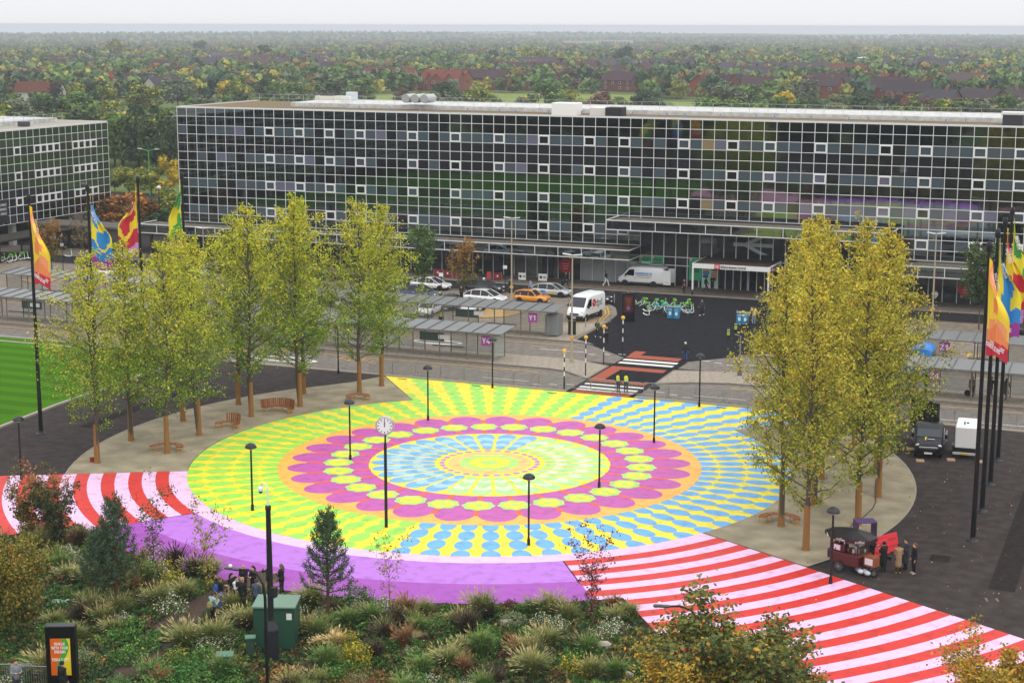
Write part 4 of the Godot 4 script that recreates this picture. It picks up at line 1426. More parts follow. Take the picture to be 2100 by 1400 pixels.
func single_tree(p: Vector3, ht: float, wd: float, crown: Mesh, trunk: Mesh, look: String, k: int) -> void:
	var far := Vector2(p.x - 43.3, p.z - 103.5)
	var across := rad_to_deg(atan2(far.x, -far.y))
	var band: String = "close behind" if far.length() < 480 else ("further behind" if far.length() < 700 else "far behind")
	var spots: Array = ["the side building", "the gap between the black blocks", "the left end of the station roof", "the left third of the roof", "the roof plant boxes", "the middle of the roof", "the right third of the roof", "the flags at the right"]
	var zone: String = band + " " + spots[clampi(int((across + 39.5) / 4.4), 0, 7)]
	zone = ["beside the left block", "mid gap between the black blocks", "beside the station's left end"][clampi(int((across + 38.0) / 1.6), 0, 2)] + (" at the back" if p.z < -215 else (" in the middle row" if p.z < -150 else " in front")) if p.z > -290 and p.x < -110 and far.length() < 380 else zone
	var size: String = "small" if ht < 8.5 else ("mid sized" if ht < 11.5 else "tall")
	var t := thing("countryside_tree", "%s %s tree %s" % [size, look, zone], "tree", p + Vector3.UP * lie(p), 0.0, "countryside trees")
	inst("trunk", trunk, t, Transform3D(Basis.from_scale(Vector3(ht * 0.4, ht * 0.5, ht * 0.4)), Vector3.ZERO))
	var tall := 1.7 if look == "dark conifer" else 1.0
	inst("crown", crown, t, Transform3D(Basis(Vector3.UP, k * 2.4) * Basis.from_scale(Vector3(wd * 1.25, ht * 0.92 / tall, wd * 1.25)), Vector3(0, ht * 0.06, 0)))


func house(at: Vector3, turn: float, wd: float, dp: float, wall: String, roof: String, style: int, far: bool, label: String) -> void:
	var s := thing("house", label, "house", at, turn, "")
	var eave := 5.2 if wd < 26 else 5.6
	var ridge := eave + dp * 0.42
	var g := Geo.new()
	g.box(Vector3(0, eave / 2, 0), Vector3(wd, eave, dp))
	for e in [-1, 1]:
		g.t(Vector3(e * wd / 2, eave, -dp / 2), Vector3(e * wd / 2, eave, dp / 2), Vector3(e * wd / 2, ridge, 0))
	if style == 2:
		for k in 2:
			var cx := (k - 0.5) * wd * 0.46
			g.box(Vector3(cx, eave / 2, dp / 2 + 0.7), Vector3(wd * 0.36, eave, 1.4))
			g.t(Vector3(cx - wd * 0.18, eave, dp / 2 + 1.4), Vector3(cx + wd * 0.18, eave, dp / 2 + 1.4), Vector3(cx, eave + wd * 0.2, dp / 2 + 1.4))
	obj("wall", g, mat(wall, 0.95, 0, tex_fine, 3), s)
	g = Geo.new()
	for e in [-1, 1]:
		var a := Vector3(-wd / 2 - 0.4, eave - 0.25, e * (dp / 2 + 0.5))
		var b := Vector3(wd / 2 + 0.4, eave - 0.25, e * (dp / 2 + 0.5))
		var c := Vector3(wd / 2 + 0.4, ridge + 0.1, 0)
		var d := Vector3(-wd / 2 - 0.4, ridge + 0.1, 0)
		g.q(a, b, c, d)
		var up := Vector3(0, 0.22, 0)
		g.q(a + up, b + up, c + up, d + up)
		g.q(a, b, b + up, a + up)
		g.q(b, c, c + up, b + up)
		g.q(a, d, d + up, a + up)
	if style == 2:
		for k in 2:
			var cx := (k - 0.5) * wd * 0.46
			for e in [-1, 1]:
				g.q(Vector3(cx + e * (wd * 0.18 + 0.3), eave - 0.2, dp / 2 + 1.8), Vector3(cx, eave + wd * 0.2 + 0.2, dp / 2 + 1.8), Vector3(cx, eave + wd * 0.2 + 0.2, 0), Vector3(cx + e * (wd * 0.18 + 0.3), eave - 0.2, 0))
	var rf_ := obj("roof", g, mat(roof, 0.95, 0, tex_fine, 4), s)
	var n := maxi(1, int(wd / 11))
	for k in n:
		g = Geo.new()
		g.box(Vector3((k + 0.5 - n / 2.0) * wd / n + wd * 0.18 / n, ridge + 0.5, 0.3), Vector3(0.9, 1.8, 0.7))
		obj("chimney", g, mat("8d6350", 0.95), rf_)
	if far:
		return
	var per := maxi(2, int(wd / 4.2))
	for k in per:
		for lv in 2:
			var wx := (k + 0.5 - per / 2.0) * wd / per
			g = Geo.new()
			if lv == 0 and k % 3 == 1:
				g.box(Vector3(wx, 1.05, dp / 2 + 0.03 + (1.4 if style == 2 else 0.0)), Vector3(1.0, 2.1, 0.1))
				obj("door", g, mat("5b3b2e", 0.7), s)
			else:
				g.box(Vector3(wx, 1.7 + lv * 2.3, dp / 2 + 0.03 + (1.4 if style == 2 else 0.0)), Vector3(1.5, 1.15, 0.08))
				var fr := obj("window", g, mat("dcdcd8", 0.6), s)
				g = Geo.new()
				g.box(Vector3(wx, 1.7 + lv * 2.3, dp / 2 + 0.08 + (1.4 if style == 2 else 0.0)), Vector3(1.25, 0.92, 0.03))
				obj("pane", g, mat("2d343c", 0.15), fr)
	for e in [-1, 1]:
		g = Geo.new()
		g.box(Vector3(e * (wd / 2 + 0.03), eave - 0.9, 0), Vector3(0.08, 1.2, 1.3))
		obj("window", g, mat("3a4048", 0.3), s)


func leaf(g: Geo, p: Vector3, s: float, r: RandomNumberGenerator) -> void:
	var nn := Vector3(r.randfn(), r.randfn() + 0.5, r.randfn()).normalized()
	var a := nn.cross(Vector3(r.randfn(), r.randfn(), r.randfn())).normalized()
	var b := nn.cross(a)
	g.q(p - a * s, p - b * s * 0.62, p + a * s, p + b * s * 0.62)


# limbs and leaves of one tree: [limbs, leaves]. spread(t) gives the reach at a share t of the height
func grow(seed_: int, h: float, spread: Callable, from: float, boughs: int, leaves: int, size: float, low: Array, high: Array, spark: Color, sparks: float, lift: float, loose := 0.42) -> Array:
	var r := RandomNumberGenerator.new()
	r.seed = seed_
	var wood := Geo.new()
	var lf := Geo.new()
	var spine := []
	var rad := []
	var drift := Vector3.ZERO
	for i in 9:
		var t := i / 8.0
		spine.append(Vector3(drift.x, h * t * 0.97, drift.z))
		rad.append(lerpf(0.17, 0.02, pow(t, 0.8)) * h / 16.0)
		drift += Vector3(r.randfn() * 0.07, 0, r.randfn() * 0.07) * h / 16.0
	wood.tube(spine, rad, 7)
	var at := func(t: float) -> Vector3:
		var f := clampf(t, 0, 1) * 8.0
		var i := mini(int(f), 7)
		return (spine[i] as Vector3).lerp(spine[i + 1], f - i)
	var total := 0.0
	var plan := []
	for i in boughs:
		var t := lerpf(from, 0.97, pow((i + r.randf()) / boughs, 0.9))
		var reach: float = spread.call(t) * r.randf_range(0.5, 1.25)
		plan.append([t, reach, i * 2.39996 + r.randfn() * 0.3])
		total += 0.25 + reach
	for b in plan:
		var t: float = b[0]
		var reach: float = b[1]
		var az: float = b[2]
		var up := lerpf(lift, lift + 0.75, t) + r.randfn() * 0.12
		var p0: Vector3 = at.call(t)
		var out := Vector3(cos(az), 0, sin(az))
		var pts := []
		for k in 5:
			var s := k / 4.0
			pts.append(p0 + out * reach * s + Vector3.UP * reach * (up * s + 0.25 * s * s) + Vector3(r.randfn(), r.randfn(), r.randfn()) * 0.08 * reach * s)
		wood.tube(pts, [0.045 * h / 16, 0.034 * h / 16, 0.024 * h / 16, 0.014 * h / 16, 0.006], 4, false)
		var many := int(leaves * (0.25 + reach) / total)
		var twigs := maxi(3, int(reach * 5.5))
		for w in twigs:
			var s := r.randf_range(0.22, 1.0)
			var f := s * 4.0
			var i := mini(int(f), 3)
			var q: Vector3 = (pts[i] as Vector3).lerp(pts[i + 1], f - i)
			var dir := (out * 0.5 + Vector3(r.randfn(), r.randfn() * 0.8 + 0.35, r.randfn())).normalized()
			var tip := q + dir * r.randf_range(0.3, 0.95) * (0.35 + 0.3 * reach) * 0.8
			wood.tube([q, tip], [0.012, 0.004], 3, false)
			var tone := r.randf()
			for k in int(many / twigs):
				var pos := q.lerp(tip, r.randf_range(0.1, 1.15)) + Vector3(r.randfn(), r.randfn() * 0.8, r.randfn()) * loose * (0.5 + 0.2 * reach) * 0.6
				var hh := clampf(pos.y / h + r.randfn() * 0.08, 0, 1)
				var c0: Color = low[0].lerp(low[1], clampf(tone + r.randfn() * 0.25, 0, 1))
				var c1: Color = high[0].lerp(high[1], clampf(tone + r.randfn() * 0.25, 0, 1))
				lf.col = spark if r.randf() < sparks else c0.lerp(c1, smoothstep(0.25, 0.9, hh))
				leaf(lf, pos, size * r.randf_range(0.65, 1.35), r)
	return [wood, lf]


func square_trees() -> void:
	var leafy := vmat(0.75, 0.22)
	var bark := mat("6d665a", 0.95, 0, tex_fine, 0.5)
	var wrap := mat("b08350", 0.95, 0, tex_fine, 0.4)
	var cone := func(t: float) -> float:
		return 4.5 * clampf((t - 0.1) / 0.14, 0.3, 1) * pow(1.0 - clampf((t - 0.24) / 0.78, 0, 1), 0.98) + 0.25
	var slim := func(t: float) -> float:
		return 3.9 * clampf((t - 0.1) / 0.14, 0.3, 1) * pow(1.0 - clampf((t - 0.24) / 0.78, 0, 1), 1.05) + 0.25
	var kinds := []
	for k in 5:
		var a: Array
		if k < 3:      # greener below, yellow above
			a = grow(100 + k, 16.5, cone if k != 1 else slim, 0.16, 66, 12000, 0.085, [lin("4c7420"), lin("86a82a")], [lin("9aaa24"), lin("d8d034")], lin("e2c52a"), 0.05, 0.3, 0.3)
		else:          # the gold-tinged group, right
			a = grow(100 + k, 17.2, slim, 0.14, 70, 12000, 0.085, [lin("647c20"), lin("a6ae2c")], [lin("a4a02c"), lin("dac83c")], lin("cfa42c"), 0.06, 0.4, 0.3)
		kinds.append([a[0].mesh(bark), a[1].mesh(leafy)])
	var trunk := Geo.new()
	trunk.lathe([[0.25, 0.0], [0.21, 0.25], [0.185, 1.6], [0.175, 2.7], [0.15, 2.75]], Vector3.ZERO, 10)
	var wrapm := trunk.mesh(wrap)
	var left := [[-25.2, 10.5, 15.2, "nearest the pink stripes, small red pot below"], [-26.7, 4.3, 15.3, "at the outer rim beside the flagpole"], [-22.2, 6.4, 15.7, "rising through the curved bench near the green dots"], [-26.6, -2.4, 15.2, "at the outer rim behind the small bench"], [-23.0, 1.0, 15.5, "inner row left of the small backed bench"], [-25.6, -8.9, 15.8, "outer row beside the dark walk"], [-22.5, -5.7, 16.9, "between the two backed benches"], [-20.7, -10.2, 17.2, "at the right end of the long curved bench"], [-22.7, -14.4, 16.8, "behind the tree at the long bench end"], [-18.3, -15.9, 16.5, "over the round bench by the gravel corner"], [-18.1, -19.6, 16.0, "last one at the back corner by the yellow wedge"]]
	var right := [[22.2, 7.0, 16.6, "rising through the right curved bench"], [24.6, 11.1, 16.7, "nearest the coffee cart and red stripes"], [26.5, 5.0, 17.4, "behind the coffee cart, cable at its foot"], [26.6, -1.7, 17.8, "at the outer rim beside the tarmac"], [23.1, 1.7, 17.4, "inner row behind the right curved bench"], [25.5, -7.3, 17.6, "outer rim beside the screen truck"], [22.3, -4.6, 17.6, "inner row in the middle of the gold cluster"], [20.7, -10.2, 17.6, "in the depth of the gold cluster"], [22.7, -14.4, 17.2, "at the back of the gold cluster, outer side"], [18.3, -15.9, 16.6, "inner back of the gold cluster by the blue dots"], [18.1, -19.6, 16.2, "last one at the back of the gold cluster"]]
	for side in 2:
		var list: Array = left if side == 0 else right
		for i in list.size():
			var s: Array = list[i]
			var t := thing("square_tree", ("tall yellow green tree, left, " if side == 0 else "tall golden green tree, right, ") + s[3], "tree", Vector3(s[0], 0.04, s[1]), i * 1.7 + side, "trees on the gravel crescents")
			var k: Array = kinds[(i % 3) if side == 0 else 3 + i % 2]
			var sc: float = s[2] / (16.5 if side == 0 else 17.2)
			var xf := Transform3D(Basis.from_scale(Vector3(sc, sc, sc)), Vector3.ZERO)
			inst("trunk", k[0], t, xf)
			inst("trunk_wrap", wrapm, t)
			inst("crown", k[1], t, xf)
	# small street trees
	var round_ := func(t: float) -> float: return 1.7 * sqrt(maxf(0.05, 1.0 - pow((t - 0.62) / 0.42, 2.0)))
	var upright := func(t: float) -> float: return 1.55 * sqrt(maxf(0.04, 1.0 - pow((t - 0.5) / 0.52, 2.0)))
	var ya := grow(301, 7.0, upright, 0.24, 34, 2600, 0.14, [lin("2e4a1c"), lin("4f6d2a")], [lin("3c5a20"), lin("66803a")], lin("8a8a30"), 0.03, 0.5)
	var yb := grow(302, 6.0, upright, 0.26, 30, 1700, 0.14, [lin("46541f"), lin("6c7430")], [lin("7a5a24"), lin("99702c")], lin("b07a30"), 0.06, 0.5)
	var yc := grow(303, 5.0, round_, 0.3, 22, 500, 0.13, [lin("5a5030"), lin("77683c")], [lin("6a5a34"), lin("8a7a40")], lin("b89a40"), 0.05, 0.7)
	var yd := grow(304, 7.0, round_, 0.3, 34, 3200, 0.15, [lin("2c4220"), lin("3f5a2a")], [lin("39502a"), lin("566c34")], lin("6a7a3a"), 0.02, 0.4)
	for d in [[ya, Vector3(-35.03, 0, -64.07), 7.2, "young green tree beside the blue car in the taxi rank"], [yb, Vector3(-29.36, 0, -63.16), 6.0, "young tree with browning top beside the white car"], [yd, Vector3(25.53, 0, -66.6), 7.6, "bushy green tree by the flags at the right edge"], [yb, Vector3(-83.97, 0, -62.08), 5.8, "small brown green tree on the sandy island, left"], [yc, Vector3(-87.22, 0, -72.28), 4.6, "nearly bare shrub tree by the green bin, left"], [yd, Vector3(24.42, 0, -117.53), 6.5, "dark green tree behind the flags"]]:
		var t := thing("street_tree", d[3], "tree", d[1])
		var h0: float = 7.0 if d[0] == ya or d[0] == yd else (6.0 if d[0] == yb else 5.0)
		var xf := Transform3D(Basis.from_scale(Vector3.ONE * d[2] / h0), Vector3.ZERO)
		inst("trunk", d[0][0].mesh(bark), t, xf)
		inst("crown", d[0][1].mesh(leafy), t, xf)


func tuft(seed_: int, n: int, h: float, wide: float, base: Color, tip: Color, heads: Color, share: float, thick := 0.012) -> Geo:
	var r := RandomNumberGenerator.new()
	r.seed = seed_
	var g := Geo.new()
	for i in n:
		var az := r.randf() * TAU
		var d := Vector3(cos(az), 0, sin(az))
		var sd := Vector3(-d.z, 0, d.x)
		var l := h * r.randf_range(0.6, 1.1)
		var o := wide * pow(r.randf(), 0.7)
		var p0 := d * o * 0.18 + Vector3(r.randfn(), 0, r.randfn()) * 0.05
		var p1 := p0 + d * o * 0.45 + Vector3.UP * l * 0.6
		var p2 := p0 + d * o + Vector3.UP * l * r.randf_range(0.62, 1.0)
		var wv := sd * thick * r.randf_range(0.8, 1.5)
		g.col = base.lerp(tip, r.randf() * 0.5)
		g.q(p0 - wv, p0 + wv, p1 + wv, p1 - wv)
		g.col = base.lerp(tip, 0.4 + r.randf() * 0.6)
		g.t(p1 - wv, p1 + wv, p2)
		if r.randf() < share:
			g.col = heads * r.randf_range(0.8, 1.15)
			var e := (p2 - p1).normalized() * h * 0.16
			var k := sd * thick * 1.9 + Vector3.UP * 0.008
			g.q(p2 - e * 0.6, p2 + k, p2 + e, p2 - k)
	return g


func mound(seed_: int, n: int, r0: Vector3, size: float, a: Color, b: Color, spark: Color, share: float) -> Geo:
	var r := RandomNumberGenerator.new()
	r.seed = seed_
	var g := Geo.new()
	for i in n:
		var d := Vector3(r.randfn(), absf(r.randfn()) * 0.9, r.randfn()).normalized()
		var lump := 0.82 + 0.2 * sin(d.x * 5 + seed_) * cos(d.z * 6)
		var p := d * r0 * r.randf_range(0.6, 1.05) * lump
		var top := d.y > 0.25 and r.randf() < share
		g.col = spark if top else a.lerp(b, clampf(r.randf() * 0.8 + 0.2 * d.y, 0, 1))
		leaf(g, p * (1.08 if top else 1.0), size * r.randf_range(0.6, 1.3), r)
	return g


func garden() -> void:
	var m := vmat(0.85, 0.12)
	# the winding path through the planting
	var path := [Vector3(-0.25, 0, 43.27), Vector3(-1.45, 0, 39.54), Vector3(-2.4, 0, 36.01), Vector3(-2.78, 0, 32.69), Vector3(-2.57, 0, 30.13), Vector3(-2.18, 0, 28.25), Vector3(-1.81, 0, 26.77)]
	var g := Geo.new()
	for i in path.size() - 1:
		var a: Vector3 = path[i]
		var b: Vector3 = path[i + 1]
		var d := (b - a).normalized()
		var s := Vector3(-d.z, 0, d.x) * (0.95 if i > 0 else 1.2)
		var s2 := s
		if i + 2 < path.size():
			var d2: Vector3 = (path[i + 2] - b).normalized()
			s2 = Vector3(-d2.z, 0, d2.x) * 0.95
		var y := Vector3(0, 0.112, 0)
		g.q(a - s + y, a + s + y, b + s2 + y, b - s2 + y)
	struct("garden_path", g, mat("5d5047", 1.0, 0, tex_blotch, 1.2))
	# ground cover nobody could count
	var mm := MultiMesh.new()
	mm.transform_format = MultiMesh.TRANSFORM_3D
	mm.use_colors = true
	mm.mesh = mound(5, 34, Vector3(0.3, 0.2, 0.3), 0.06, Color(0.55, 0.55, 0.55), Color(1, 1, 1), Color(1, 0.9, 0.6), 0.1).mesh(m)
	var cols := [lin("4a7028"), lin("5f8034"), lin("3f6232"), lin("84883e"), lin("746636"), lin("48762c"), lin("96884e"), lin("625a3a")]
	var xs := []
	var cs := []
	while xs.size() < 15000:
		var p := Vector3(rf(-26, 30), 0.1, rf(22, 62))
		if not in_bed(p, path, 0.9):
			continue
		var sc := rf(0.6, 1.7)
		xs.append(Transform3D(Basis(Vector3.UP, rng.randf() * TAU).scaled(Vector3(sc, sc * rf(0.7, 1.3), sc)), p))
		var zone := sin(p.x * 0.7) + cos(p.z * 0.6 + p.x * 0.3)
		cs.append((cols[0 if zone > 0.4 else 2] if rng.randf() < 0.4 else cols[rng.randi() % 8]) * rf(0.8, 1.2))
	mm.instance_count = xs.size()
	for i in xs.size():
		mm.set_instance_transform(i, xs[i])
		mm.set_instance_color(i, cs[i])
	var mi := MultiMeshInstance3D.new()
	mi.name = "ground_cover"
	mi.multimesh = mm
	add_child(mi)
	tag(mi, "low leafy ground cover between the taller garden plants", "ground cover", "", "stuff")
	# plants one can tell apart
	var kinds := [
		["seedhead_grass", "arching ornamental grass clump with tan seed heads", tuft(11, 420, 0.95, 0.75, lin("51682a"), lin("8c9450"), lin("aa9c68"), 0.38)],
		["straw_grass", "straw coloured feathery grass clump", tuft(12, 360, 0.6, 0.5, lin("8a7a44"), lin("c7ab6c"), lin("d9c28c"), 0.4)],
		["green_grass", "upright green grass clump", tuft(13, 420, 0.95, 0.6, lin("42662a"), lin("71903e"), lin("94885a"), 0.12)],
		["white_flowers", "bushy plant dotted with small white flowers", mound(14, 900, Vector3(0.75, 0.85, 0.75), 0.036, lin("4c6230"), lin("788a4a"), lin("e4dfd2"), 0.3)],
		["leafy_perennial", "mound of broad bright green leaves", mound(15, 800, Vector3(0.85, 0.55, 0.85), 0.06, lin("305a22"), lin("567f34"), lin("769a42"), 0.15)],
		["dark_perennial", "dark brown seed heads on a dense clump", tuft(16, 300, 0.95, 0.55, lin("34301f"), lin("574a34"), lin("4a3a2c"), 0.45, 0.012)],
		["red_sedum", "low clump with dusky red flower heads", mound(17, 500, Vector3(0.45, 0.45, 0.45), 0.05, lin("3d4a28"), lin("5c6436"), lin("8a3a48"), 0.5)],
		["yellow_shrub", "loose shrub with yellowing leaves", mound(18, 900, Vector3(0.7, 0.9, 0.7), 0.05, lin("5a6420"), lin("9a9a30"), lin("c9ae30"), 0.25)],
		["brown_perennial", "russet spent flower spikes on a clump", tuft(19, 280, 1.0, 0.5, lin("5a4a2a"), lin("8a6a40"), lin("9a6a48"), 0.45, 0.012)],
		["dark_green_shrub", "dense dark green shrub", mound(20, 1100, Vector3(0.9, 0.95, 0.9), 0.05, lin("335226"), lin("5a7c38"), lin("78903e"), 0.15)],
		["grey_green_perennial", "soft grey green perennial clump", mound(21, 900, Vector3(0.7, 0.7, 0.7), 0.04, lin("5c6e48"), lin("8a966c"), lin("a09a78"), 0.2)]]
	var meshes := []
	for k in kinds:
		meshes.append(k[2].mesh(m))
	var fixed := [[0, 0.2, 31.0], [0, 2.6, 30.4], [0, -4.7, 28.7], [0, -5.8, 28.7], [0, -0.6, 32.9], [0, 1.4, 34.7], [0, 0.9, 37.1], [0, -0.1, 38.2], [3, 1.5, 37.2], [3, 1.0, 38.1], [3, -3.4, 34.4], [3, -5.0, 33.5], [3, -6.6, 35.0], [0, -5.8, 37.0], [0, -4.6, 37.9], [0, -7.1, 36.0], [4, -1.9, 38.9], [4, -1.8, 40.6], [4, -1.9, 37.6], [1, 5.8, 35.5], [1, 6.7, 35.4], [1, 5.9, 34.4], [0, -4.3, 43.6], [0, -3.6, 44.0], [0, 7.9, 30.2], [0, 8.7, 29.6], [0, 11.0, 30.4], [0, 11.4, 28.5], [2, 6.6, 31.5], [2, 6.1, 32.1], [5, 8.6, 33.9], [5, 9.1, 35.9], [0, 12.7, 33.7], [0, 16.2, 31.6], [0, 15.9, 32.7], [8, 15.3, 33.3], [0, 15.8, 27.7], [0, 14.8, 27.3], [2, 13.8, 27.5], [0, 18.6, 25.8], [0, 18.1, 26.8], [3, 18.6, 28.4], [3, 18.4, 29.2], [4, 14.6, 30.1], [4, 13.8, 32.5], [7, 8.3, 36.8], [7, 7.3, 35.2], [2, -7.9, 30.5], [2, -7.9, 31.4], [5, -7.3, 28.0], [5, -7.4, 28.7], [0, -11.6, 32.0], [0, -10.4, 31.9], [3, -13.9, 28.9], [3, -12.1, 28.6], [3, -8.8, 27.7], [6, -3.4, 36.7], [6, -6.7, 31.3], [0, -4.0, 32.3], [3, 2.4, 32.1], [3, 1.7, 31.9], [2, 9.6, 32.1], [7, 18.3, 34.0], [7, 19.1, 34.0]]
	var list := []
	for f in fixed:
		list.append(f)
	for i in 620:
		list.append([[0, 0, 2, 2, 2, 3, 4, 4, 4, 9, 9, 9, 10, 10, 5, 6, 7, 8, 10][rng.randi() % 19], 999, 999])
	var eye := 0
	for f in list:
		var p := Vector3.ZERO
		if f[1] > 900:
			p = Vector3(rf(-24, 27), 0.1, rf(24, 56))
			if not in_bed(p, path, 1.3) or p.distance_to(Vector3(4.2, 0.1, 37.5)) < 2.6 or p.distance_to(Vector3(-2.7, 0.1, 43.6)) < 2.0 or Rect2(-3.0, 26, 6.6, 8.6).has_point(Vector2(p.x, p.z)):
				continue
		else:
			p = Vector3(f[1], 0.1, f[2])
		var k: int = f[0]
		var o := MeshInstance3D.new()
		o.name = numbered(kinds[k][0])
		o.mesh = meshes[k]
		var sc := rf(0.85, 1.4)
		o.transform = Transform3D(Basis(Vector3.UP, rng.randf() * TAU).scaled(Vector3(sc, sc * rf(0.85, 1.15), sc)), p)
		add_child(o)
		var zx: String = "near the pines" if p.x < -9 else ("by the path" if p.x < 2 else ("near the mast" if p.x < 9 else ("by the boulders" if p.x < 15 else "towards the maple")))
		var zz: String = "by the paint edge" if p.z < 30 else ("in the second row" if p.z < 35 else ("in the middle rows" if p.z < 41 else "near the lower edge"))
		tag(o, "%s %s, %s" % [kinds[k][1], zx, zz], "plant", "%s plants of the garden" % str(kinds[k][0]).replace("_", " "))
		eye += 1
	garden_trees()


func in_bed(p: Vector3, path: Array, gap: float) -> bool:
	var a := rad_to_deg(atan2(p.z, p.x))
	if Vector2(p.x, p.z).length() < 29.3 or a < 53.6 or a > 126.3:
		return false
	for i in path.size() - 1:
		var q := Geometry3D.get_closest_point_to_segment(p, path[i], path[i + 1])
		if Vector2(q.x - p.x, q.z - p.z).length() < gap:
			return false
	return true


func garden_trees() -> void:
	var leafy := vmat(0.75, 0.15)
	var bark := mat("6a5440", 0.95, 0, tex_fine, 0.4)
	# pines
	for d in [[Vector3(-6.06, 0, 35.38), 6.2, 401, "dark pine with upright shoots before the red stripes, left"], [Vector3(4.77, 0, 32.69), 6.0, 402, "dark pine beside the green cabinet"], [Vector3(-7.01, 0, 35.22), 4.4, 403, "slim pine close behind the left pine"]]:
		var r := RandomNumberGenerator.new()
		r.seed = d[2]
		var t := thing("pine_tree", d[3], "tree", d[0])
		var h: float = d[1]
		var wood := Geo.new()
		wood.tube([Vector3.ZERO, Vector3(0.05, h * 0.5, 0), Vector3(0, h * 0.95, 0)], [0.1, 0.07, 0.02], 7)
		var nd := Geo.new()
		for i in 50:
			var tt := lerpf(0.3, 0.98, float(i) / 50)
			var az := i * 2.4
			var reach := (1.0 - tt) * 2.0 + 0.25
			var p0 := Vector3(0.03, h * tt, 0)
			var p1 := p0 + Vector3(cos(az), 0.35, sin(az)) * reach * 0.7
			var p2 := p1 + Vector3(cos(az) * 0.3, 0.75, sin(az) * 0.3) * (0.35 + reach * 0.25)
			wood.tube([p0, p1, p2], [0.035, 0.02, 0.008], 4, false)
			for k in 110:
				var f := r.randf_range(0.2, 2.0)
				var q := p0.lerp(p1, f) if f < 1 else p1.lerp(p2, f - 1.0)
				q += Vector3(r.randfn(), r.randfn(), r.randfn()) * 0.07
				var e := (Vector3(r.randfn(), r.randfn() + 0.9, r.randfn())).normalized() * r.randf_range(0.12, 0.24)
				var sd := e.cross(Vector3(r.randfn(), r.randfn(), r.randfn())).normalized() * 0.02
				nd.col = lin("2b4430").lerp(lin("56734a"), r.randf())
				nd.q(q - sd, q + sd, q + e + sd * 0.4, q + e - sd * 0.4)
		obj("trunk", wood, bark, t)
		obj("needles", nd, leafy, t)
	var ball := func(t: float) -> float: return 3.6 * sqrt(maxf(0.03, 1.0 - pow((t - 0.6) / 0.42, 2.0)))
	var wide := func(t: float) -> float: return 4.4 * sqrt(maxf(0.03, 1.0 - pow((t - 0.58) / 0.45, 2.0)))
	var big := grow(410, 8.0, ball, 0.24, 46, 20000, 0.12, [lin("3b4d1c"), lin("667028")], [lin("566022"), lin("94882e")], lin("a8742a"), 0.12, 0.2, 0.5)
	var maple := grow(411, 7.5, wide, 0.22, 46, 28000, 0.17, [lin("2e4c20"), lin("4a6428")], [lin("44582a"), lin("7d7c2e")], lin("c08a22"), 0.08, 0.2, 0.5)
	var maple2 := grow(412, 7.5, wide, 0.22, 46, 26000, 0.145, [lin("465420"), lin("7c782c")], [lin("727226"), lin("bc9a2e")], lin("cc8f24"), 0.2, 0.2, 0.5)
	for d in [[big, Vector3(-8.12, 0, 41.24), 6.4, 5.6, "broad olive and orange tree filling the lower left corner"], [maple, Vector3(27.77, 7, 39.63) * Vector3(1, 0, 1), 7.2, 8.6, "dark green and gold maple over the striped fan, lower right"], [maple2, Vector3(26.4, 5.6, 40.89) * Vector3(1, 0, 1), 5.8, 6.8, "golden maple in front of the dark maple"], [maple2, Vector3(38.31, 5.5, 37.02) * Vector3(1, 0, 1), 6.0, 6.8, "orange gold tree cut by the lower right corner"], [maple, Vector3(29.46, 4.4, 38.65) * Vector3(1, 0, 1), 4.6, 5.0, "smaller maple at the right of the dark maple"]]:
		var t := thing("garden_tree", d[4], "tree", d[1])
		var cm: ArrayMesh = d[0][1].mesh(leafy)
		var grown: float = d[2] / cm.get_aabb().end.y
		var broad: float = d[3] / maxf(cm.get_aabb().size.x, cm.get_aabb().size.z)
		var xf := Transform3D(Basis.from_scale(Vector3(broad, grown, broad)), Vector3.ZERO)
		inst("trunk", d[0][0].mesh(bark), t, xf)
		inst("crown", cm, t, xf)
	# many-stemmed small trees and shrubs
	var vase := func(t: float) -> float: return 1.15 * clampf(t * 1.3, 0.2, 1.0)
	for d in [[Vector3(-8.65, 0, 28.22), 3.0, 421, ["39482a", "5f7040", "5a6a34"], 420, "slender sumac leaning over the purple paint, left"], [Vector3(-3.66, 0, 30.58), 3.2, 422, ["7a7a30", "a39a44", "b0882f"], 420, "pale yellow sumac with bare arching stems"], [Vector3(-6.18, 0, 33.68), 2.0, 426, ["55602c", "7a7c3c", "a0802f"], 300, "small yellowing shrub beside the pine trunk"], [Vector3(6.43, 0, 28.91), 2.7, 423, ["7f7a2e", "a89c40", "b89a3a"], 160, "thin sapling with few yellow leaves, centre"], [Vector3(16.74, 0, 26.49), 2.9, 424, ["6c3a42", "86505a", "96605a"], 520, "dark red twiggy shrub at the stripe corner"], [Vector3(-17.46, 0, 26), 2.6, 425, ["8a5a34", "b57a4a", "c98a58"], 1000, "orange pink shrub before the left stripes"], [Vector3(-17.63, 0, 27.6), 2.4, 427, ["4a4a22", "6e6a2e", "a07a34"], 900, "dark olive shrub at the left edge"], [Vector3(-16.06, 0, 26.95), 2.0, 428, ["2e3c1e", "4a5628", "5a5a2c"], 900, "dark green bush below the orange shrub"]]:
		var lo: Array = d[3]
		var a := grow(d[2], d[1], vase, 0.08, 22 if d[4] < 700 else 40, int(d[4] * (1.8 if d[4] < 700 else 4.0)), 0.075, [lin(lo[0]), lin(lo[1])], [lin(lo[0]), lin(lo[1])], lin(lo[2]), 0.15, 0.9, 0.3)
		var t := thing("garden_shrub", d[5], "shrub", d[0])
		obj("trunk", a[0], bark, t)
		obj("crown", a[1], leafy, t)
